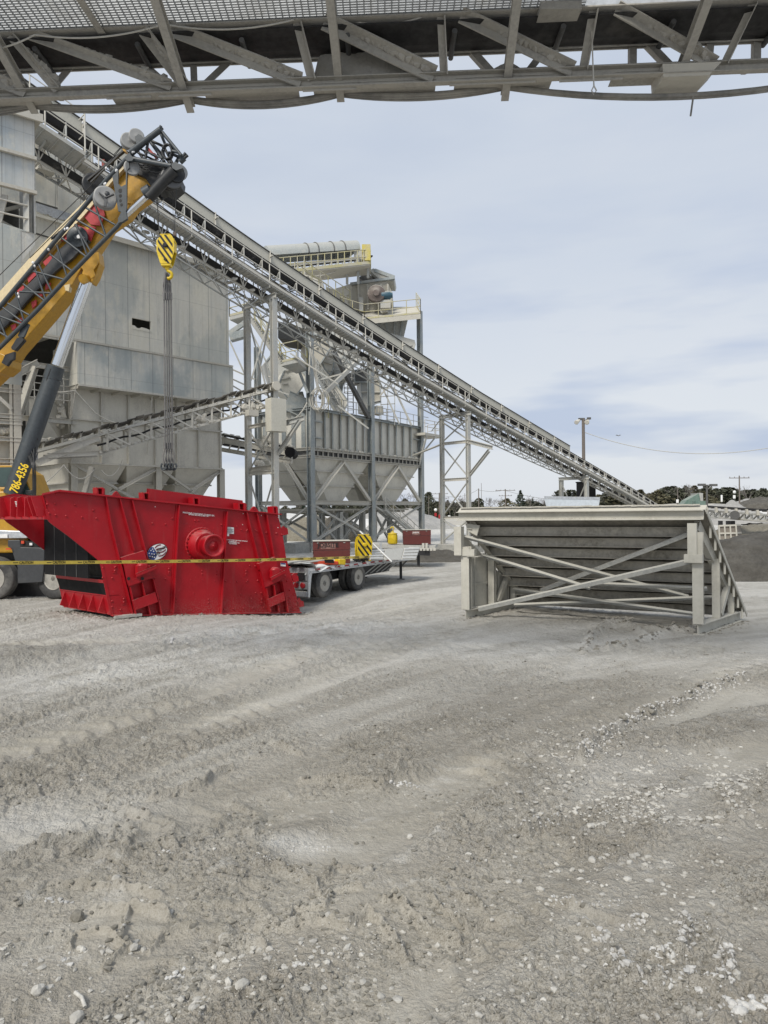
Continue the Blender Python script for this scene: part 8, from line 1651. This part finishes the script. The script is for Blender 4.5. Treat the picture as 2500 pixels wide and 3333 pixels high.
def place(kind, px, Y, hpx, label, sd=0, wide=1):
    key = (kind, sd); h = (hpx+30)/FP*Y
    if key not in protos: protos[key] = make_tree(kind, 10, 10+sd*7+len(kind), label, gpt(px, Y, -.3)); r = protos[key]; r.scale = (h/10*wide, h/10*wide, h/10)
    else: r = dup(protos[key], gpt(px, Y, -.3), label, 'evergreen trees along the horizon', 1, random.random()*6); r.scale = (h/10*wide, h/10*wide, h/10)
T_[('fir', 0)].scale = (1.05, 1.05, .95); T_[('fir', 0)].location.z = -.3
rnd_l = {'pine': 'dull green pine in the evergreen belt along the horizon', 'bush': 'olive green cedar in the evergreen belt along the horizon', 'fir': 'small dark fir in the evergreen belt along the horizon'}
place('pine', 1396, 210, 68, 'tallest rounded pine, between the bin tower and the braced tower'); place('bush', 1650, 225, 44, 'olive green cedar just left of the tall fir, above the steel frame', 0, 1.3); place('fir', 1735, 235, 38, 'small dark fir just right of the tall bare tree above the frame', 1, 1)
place('pine', 1560, 230, 44, 'rounded pine behind the right leg of the braced tower', 1, 1.2); place('bush', 2290, 230, 60, 'broad olive cedar below the bare trees at far right', 1, 1.6); place('pine', 2482, 200, 72, 'ragged pine at the right edge of the horizon', 2)
for k in range(72):
    px = 845+k*10.5+random.uniform(-5, 5) if k < 70 else 0
    if px == 0 or 1680 < px < 1710: continue
    kind = random.choice(['pine', 'pine', 'bush', 'pine', 'fir']); place(kind, px, random.uniform(232, 262), random.uniform(14, 34)+(12 if 1300 < px < 1420 else 0), rnd_l[kind], random.choice([0, 1]), random.uniform(1.0, 1.7))
for k in range(56):
    px = 1690+k*15.2+random.uniform(-6, 6); kind = random.choice(['bush', 'pine', 'bush', 'pine', 'fir']); place(kind, px, random.uniform(232, 265), (random.uniform(46, 68) if px > 1820 else random.uniform(18, 34))+(8 if 2150 < px < 2420 else 0), rnd_l[kind], random.choice([0, 1]), random.uniform(1.1, 1.9))
B1 = bare_tree(13, 31, 'spreading bare tree rising behind the lower right bin leg', gpt(1330, 175), .5, 7); B1.scale = (.92,)*3
B2 = bare_tree(10, 32, 'bare round tree beside the small fir above the steel frame', gpt(1722, 228), .5, 7)
B3 = bare_tree(14, 33, 'tall leafless tree above the green hopper at far right', gpt(2232, 225), .42, 7); B3.scale = (1.0,)*3
B4 = bare_tree(15, 35, 'lone crooked dead tree left of the pole with a crossarm, far right', gpt(2440, 190), .36, 5, .15); B4.scale = (.92,)*3
for k, (px, hp) in enumerate(((1480, 60), (1510, 70), (1590, 62), (1610, 74), (1860, 78), (1878, 62), (1845, 55), (1970, 50), (2060, 70), (2110, 92), (2125, 74), (2150, 62), (2280, 74), (2345, 62), (2400, 70), (2460, 68), (1440, 55), (1780, 52), (1800, 60), (2085, 60), (2180, 60), (2310, 66), (1045, 50), (980, 46), (2375, 58), (1905, 64), (1930, 56), (1995, 66), (2020, 58), (2040, 70), (2075, 74), (2095, 62), (2165, 70), (2200, 64), (2250, 72), (2325, 66), (2360, 74), (2420, 62), (2445, 70), (2480, 66), (1465, 60), (1530, 58), (1550, 64), (1625, 60), (1760, 56), (1820, 58))):
    src = (B1, B2, B3)[k % 3]; hh_ = (13, 10, 14)[k % 3]; r = dup(src, gpt(px, 240, -.3), 'leafless brown tree standing among the evergreens on the horizon', 'leafless trees along the horizon', 1, k*1.3); q = (hp+32)/FP*240/hh_; r.scale = (q*.8, q*.8, q*1.05)
o = mound('woodland', '', '', gpt(1400, 300, -.5), 150, 14, 6.2, 'fir', 0, 30, rough=.35, pw=2.5, n=90); stuff(o, 'dark far woodland closing the horizon behind the single trees', 'woodland')

# poles and wires
def pole(px, pyt, Y, arms, label, pyb=None, r=.13, mt='pole'):
    p = gpt(px, Y); zt2 = P(px, pyt, Y).z; root = thing('utility_pole', label, 'pole', p, 'utility poles on the horizon'); mb = MB(); mb.tube(p, (p[0], p[1], zt2), r, 8, r*.7); mb.obj('mast', M[mt], root)
    for dz, w_ in arms:
        mb = MB(); mb.beam((p[0]-w_, p[1]-.15, zt2-dz), (p[0]+w_, p[1]+.15, zt2-dz), .14); 
        for s_ in (-.9, -.45, .45, .9): mb.tube((p[0]+w_*s_, p[1], zt2-dz), (p[0]+w_*s_, p[1], zt2-dz+.3), .06, 5)
        mb.obj('crossarm', M[mt], root)
    return V((p[0], p[1], zt2))
M['pole'] = plain('weathered_pole', (.15, .13, .115), .9)
a1 = pole(1646, 1592, 215, ((.4, 3), (2, 2)), 'utility pole with two crossarms above the left half of the steel frame', r=.22); a2 = pole(1559, 1590, 215, (), 'plain slender pole left of the two armed pole', r=.2); a3 = pole(2408, 1548, 150, ((.5, 2.2),), 'utility pole with a single crossarm at far right beside the dead tree', r=.18)
a4 = pole(1431, 1604, 215, ((.3, 2.6), (1.6, 3)), 'pole with triple crossarms seen through the braced tower', r=.25); a5 = pole(1396, 1615, 200, (), 'thin pale pole in front of the tallest pine', r=.1); a6 = pole(1514, 1606, 220, (), 'plain pole seen inside the braced tower', r=.12); a7 = pole(2207, 1585, 160, (), 'short post with lamp left of the green hopper', r=.12); a8 = pole(1568, 1572, 260, (), 'very thin tall mast behind the braced tower', r=.1)
root = thing('double_arm_lamp', 'dark lamp post with two upswept arms, beside the green hopper at far right', 'lamp post', gpt(2302, 95)); p = V(gpt(2302, 95)); t_ = P(2302, 1579, 95); mb = MB(); mb.tube(p, (p.x, p.y, t_.z), .14, 8); mb.obj('mast', M['dark'], root)
mb = MB(); l, r_ = P(2284, 1578, 95), P(2322, 1579, 95); m_ = P(2302, 1594, 95); mb.tube(l, r_, .06, 6); mb.tube(m_, l, .06, 6); mb.tube(m_, r_, .06, 6); mb.obj('arms', M['dark'], root)
for q in (l, r_): mb = MB(); mb.box(q, (.9, .5, .3)); mb.obj('lamp_head', M['dark'], root)
for i, (a, b_, s_, lab) in enumerate(((a2, a1, .5, 'short span of overhead wire between the two tall poles over the frame'), (a1, P(2000, 1607, 215), 2.2, 'long faint overhead wire leaving the two armed pole to the right'), (a4, a2, 1.5, 'faint overhead wire crossing behind the braced tower'))):
    mb = MB(); mb.path(sag(a-V((0, 0, .4)), b_-V((0, 0, .2)), s_), .045, 4); tag(mb.obj('overhead_wire', M['dark']), lab, 'wire')
# floodlight pole by the conveyor
root = thing('floodlight_pole', 'tall wooden pole with two floodlights rising behind the inclined conveyor', 'light pole', gpt(1902, 70)); p = V(gpt(1902, 70)); t_ = P(1902, 1362, 70); mb = MB(); mb.tube(p, (p.x, p.y, t_.z), .2, 10, .15); mb.obj('mast', M['pole'], root)
def lampcone(a, b_, r, mt='rail'): mb = MB(); mb.lathe(a, (b_-a).normalized(), [(0, .08), (.15, .12), ((b_-a).length, r), ((b_-a).length+.01, r*.8)], 14); mb.obj('floodlight', M[mt], root)
mb = MB(); mb.tube(P(1882, 1367, 70), P(1902, 1364, 70), .06, 6); mb.tube(P(1902, 1370, 70), P(1915, 1362, 70), .06, 6); mb.box(P(1893, 1364, 70), (.6, .25, .2)); mb.box(P(1917, 1362, 70), (.35, .25, .2)); mb.obj('lamp_bracket', M['dark'], root)
lampcone(P(1887, 1367, 70), P(1876, 1375, 69.4), .22); lampcone(P(1915, 1368, 70), P(1910, 1375, 69.4), .24)
mb = MB(); mb.path(sag(P(1905, 1408, 70), P(2560, 1447, 62), 1.35, 24), .035, 5); tag(mb.obj('overhead_wire', M['steel']), 'pale wire swooping from the floodlight pole to the right edge', 'wire')
# white canopy and bright far signs
root = thing('white_canopy', 'shallow white metal canopy just behind the top edge of the steel frame', 'canopy', P(1861, 1660, 46)); mb = MB(); Yc = 46
lo_, hi_ = [P(1778, 1648, Yc), P(1948, 1653, Yc), P(1948, 1652, Yc+2.6), P(1778, 1648, Yc+2.6)], [P(1771, 1621, Yc-.1), P(1953, 1624, Yc-.1), P(1953, 1624, Yc+2.8), P(1771, 1621, Yc+2.8)]
mb.hexa(lo_, hi_); mb.obj('side_panels', M['canopy'], root); mb = MB(); mb.hexa([q-V((0, 0, .06)) for q in hi_], [q+V((0, 0, .12)) for q in hi_]); mb.obj('rim', M['alu'], root); mb = MB(); mb.hexa([V((q.x, q.y, .0)) for q in lo_], [q-V((0, 0, .02)) for q in lo_]); mb.obj('base', M['beige'], root)
# low conveyor, green hopper, bin and wheel loader at far right
def right_yard():
    root = thing('low_conveyor', 'low lattice conveyor with black belt behind the right end of the steel frame', 'conveyor', P(2390, 1690, 47)); Y0, Y1 = 50, 44
    a, b_ = P(2285, 1650, Y0), P(2560, 1668, Y1); off = V((.2, 1.1, 0)); mb = MB(); mb.hexa([a, b_, b_+off, a+off], [q+V((0, 0, .12)) for q in (a, b_, b_+off, a+off)]); mb.obj('belt', M['belt'], root)
    t0, t1, l0, l1 = P(2300, 1662, Y0), P(2560, 1680, Y1), P(2303, 1682, Y0), P(2560, 1702, Y1); mb = MB()
    for o in (V((0, 0, 0)), off):
        mb.beam(t0+o, t1+o, .08, .1); mb.beam(l0+o, l1+o, .08, .1); N_ = 12
        for k in range(N_): p, q = k/N_, (k+1)/N_; mb.beam(t0.lerp(t1, p)+o, l0.lerp(l1, p)+o, .06); mb.beam(l0.lerp(l1, p)+o, t0.lerp(t1, q)+o, .05)
    mb.obj('truss', M['steel'], root)
    for k in range(8): mb = MB(); p = a.lerp(b_, (k+.5)/8); mb.beam(p-V((0, 0, .3)), p+V((0, 0, .05)), .16); mb.beam(p, p+off, .08); mb.obj('idler', M['beige'], root)
    for px, py in ((2345, 1760), (2370, 1708), (2385, 1708)): mb = MB(); p = P(px, 1695, 48); q = P(px, py, 48); mb.beam(p, V((p.x, p.y, max(0, q.z))), .22); mb.obj('leg', M['blackp'], root)
    mb = MB(); mb.tube(P(2392, 1677, 46.6), P(2392, 1677, 47.8), .3, 14); mb.obj('counterweight', M['dark'], root)
    root = thing('green_feed_hopper', 'green sheet hopper wedge rising behind the top right corner of the steel frame', 'hopper', P(2270, 1640, 52)); mb = MB(); c = [P(2225, 1641, 52), P(2230, 1636, 52), P(2236, 1628, 52), P(2277, 1605, 52), P(2283, 1633, 52), P(2283, 1660, 52)]; mb.hexa(c, [q+V((.6, 2.4, 0)) for q in c]); mb.obj('side_plate', M['greenp'], root); mb = MB(); mb.beam(c[3], c[4], .12, .1); mb.plate([P(2277, 1604, 52), P(2288, 1605, 52), P(2290, 1660, 52), P(2283, 1660, 52)], V((.3, 2.2, 0))); mb.obj('end_plate', M['steel'], root)
    mb = MB(); mb.box(P(2275, 1640, 51), (.7, .6, .4)); mb.obj('corner_block', M['greenp'], root)
    root = thing('steel_bin', 'rusty grey open bin with ribbed sides below the low conveyor', 'bin', P(2378, 1740, 44)); mb = MB(); c = [P(2341, 1757, 44), P(2397, 1757, 44), P(2414, 1755, 46), P(2360, 1755, 46)]; t = [P(2338, 1710, 44), P(2393, 1708, 44), P(2410, 1708, 46), P(2360, 1708, 46)]; mb.hexa(c, t); mb.obj('shell', M['tanbin'], root); mb = MB()
    for k in (0, .45, .97): mb.beam(c[0].lerp(t[0], k)-V((0, .05, 0)), c[1].lerp(t[1], k)-V((0, .05, 0)), .08, .1); mb.beam(c[1].lerp(t[1], k), c[2].lerp(t[2], k), .08, .1)
    for k in (0, .33, .66, 1): mb.beam(c[0].lerp(c[1], k)-V((0, .06, 0)), t[0].lerp(t[1], k)-V((0, .06, 0)), .08)
    mb.obj('ribs', M['beige'], root)
    root = thing('wheel_loader', 'white rear corner and black wheel of a vehicle cut off at the right edge', 'vehicle', P(2520, 1780, 30)); mb = MB(); pts = [P(2484, 1775, 30), P(2492, 1765, 30), P(2510, 1757, 30), P(2640, 1757, 30), P(2640, 1800, 30), P(2500, 1800, 30), P(2494, 1790, 30), P(2486, 1790, 30)]; mb.hexa(pts, [q+V((.2, 1.8, 0)) for q in pts]); mb.obj('bodywork', M['white'], root, .03); mb = MB(); mb.hexa([P(2481, 1790, 29.9), P(2490, 1788, 29.9), P(2500, 1810, 29.9), P(2490, 1806, 29.9)], [q+V((.1, .5, 0)) for q in (P(2481, 1790, 29.9), P(2490, 1788, 29.9), P(2500, 1810, 29.9), P(2490, 1806, 29.9))]); mb.obj('bumper', M['steel'], root)
    wh = bpy.data.objects.new('wheel', None); COL.objects.link(wh); wh.parent = root; c = P(2520, 1800, 29.8); wh.location = c-WL(root); wheel(wh, c, (0, -1, 0), .42, .3)
    mb = MB(); c = P(2525, 1826, 29.8); mb.box((c.x, c.y+.5, (c.z)/2), (1.6, 1.4, c.z+.2)); mb.obj('chassis', M['blackp'], root)
    for i, (px, py, mt, lab) in enumerate(((1418, 1675, 'refr', 'red and white round headed sign on the far road'), (1432, 1683, 'refr', 'red barrel standing beside the round sign on the far road'), (1390, 1681, 'white', 'small white notice board left of the red sign'), (1440, 1680, 'white', 'white notice board right of the red barrel'), (1462, 1683, 'white', 'white notice board near the braced tower leg'), (2205, 1631, 'white', 'white box on a post left of the green hopper'), (2349, 1622, 'white', 'white marker post on the berm at far right'), (2390, 1617, 'white', 'white sign with round top on the berm at far right'))):
        Y = 150; root = thing('road_sign', lab, 'sign', P(px, 1690, Y)); mb = MB(); c = P(px, py, Y)
        if i == 1: mb.lathe((c.x, c.y, c.z-.5), (0, 0, 1), [(.2, .28), (.3, .3), (.9, .3), (1.0, .28)], 14)
        else: mb.box(c, (.5, .08, .7)) if i != 6 else mb.box(c, (.35, .1, 1.4))
        mb.obj('board', M[mt], root)
        if i in (0, 7): mb = MB(); mb.lathe((c.x, c.y-.1, c.z+1.0), (0, -1, 0), [(0, 0), (0, .33), (.05, .33), (.05, 0)], 16); mb.obj('round_plate', M['white'], root)
        mb = MB(); mb.tube((c.x, c.y, c.z-.4), (c.x, c.y, 0), .06, 5); mb.obj('post', M['dark'], root)
    mb = MB(); c = P(2013, 1418, 120)
    for s_ in (-1, 1): mb.hexa([c, c+V((s_*.25, 0, .14)), c+V((s_*.45, .1, .06)), c+V((s_*.2, .12, .02))], [q+V((0, .02, .03)) for q in (c, c+V((s_*.25, 0, .14)), c+V((s_*.45, .1, .06)), c+V((s_*.2, .12, .02)))])
    mb.blob(c, .12, 1, (.7, 1.6, .6), 1, .05); tag(mb.obj('bird', M['dark']), 'small dark bird flying alone in the pale sky at right', 'bird')
M['greenp'] = dusty('dusty_green_paint', (.13, .20, .17), .7, 0, .35, (.28, .31, .27)); M['tanbin'] = dusty('rusty_tan_bin', (.20, .175, .15), .9, 0, .4, (.32, .30, .26))
right_yard()
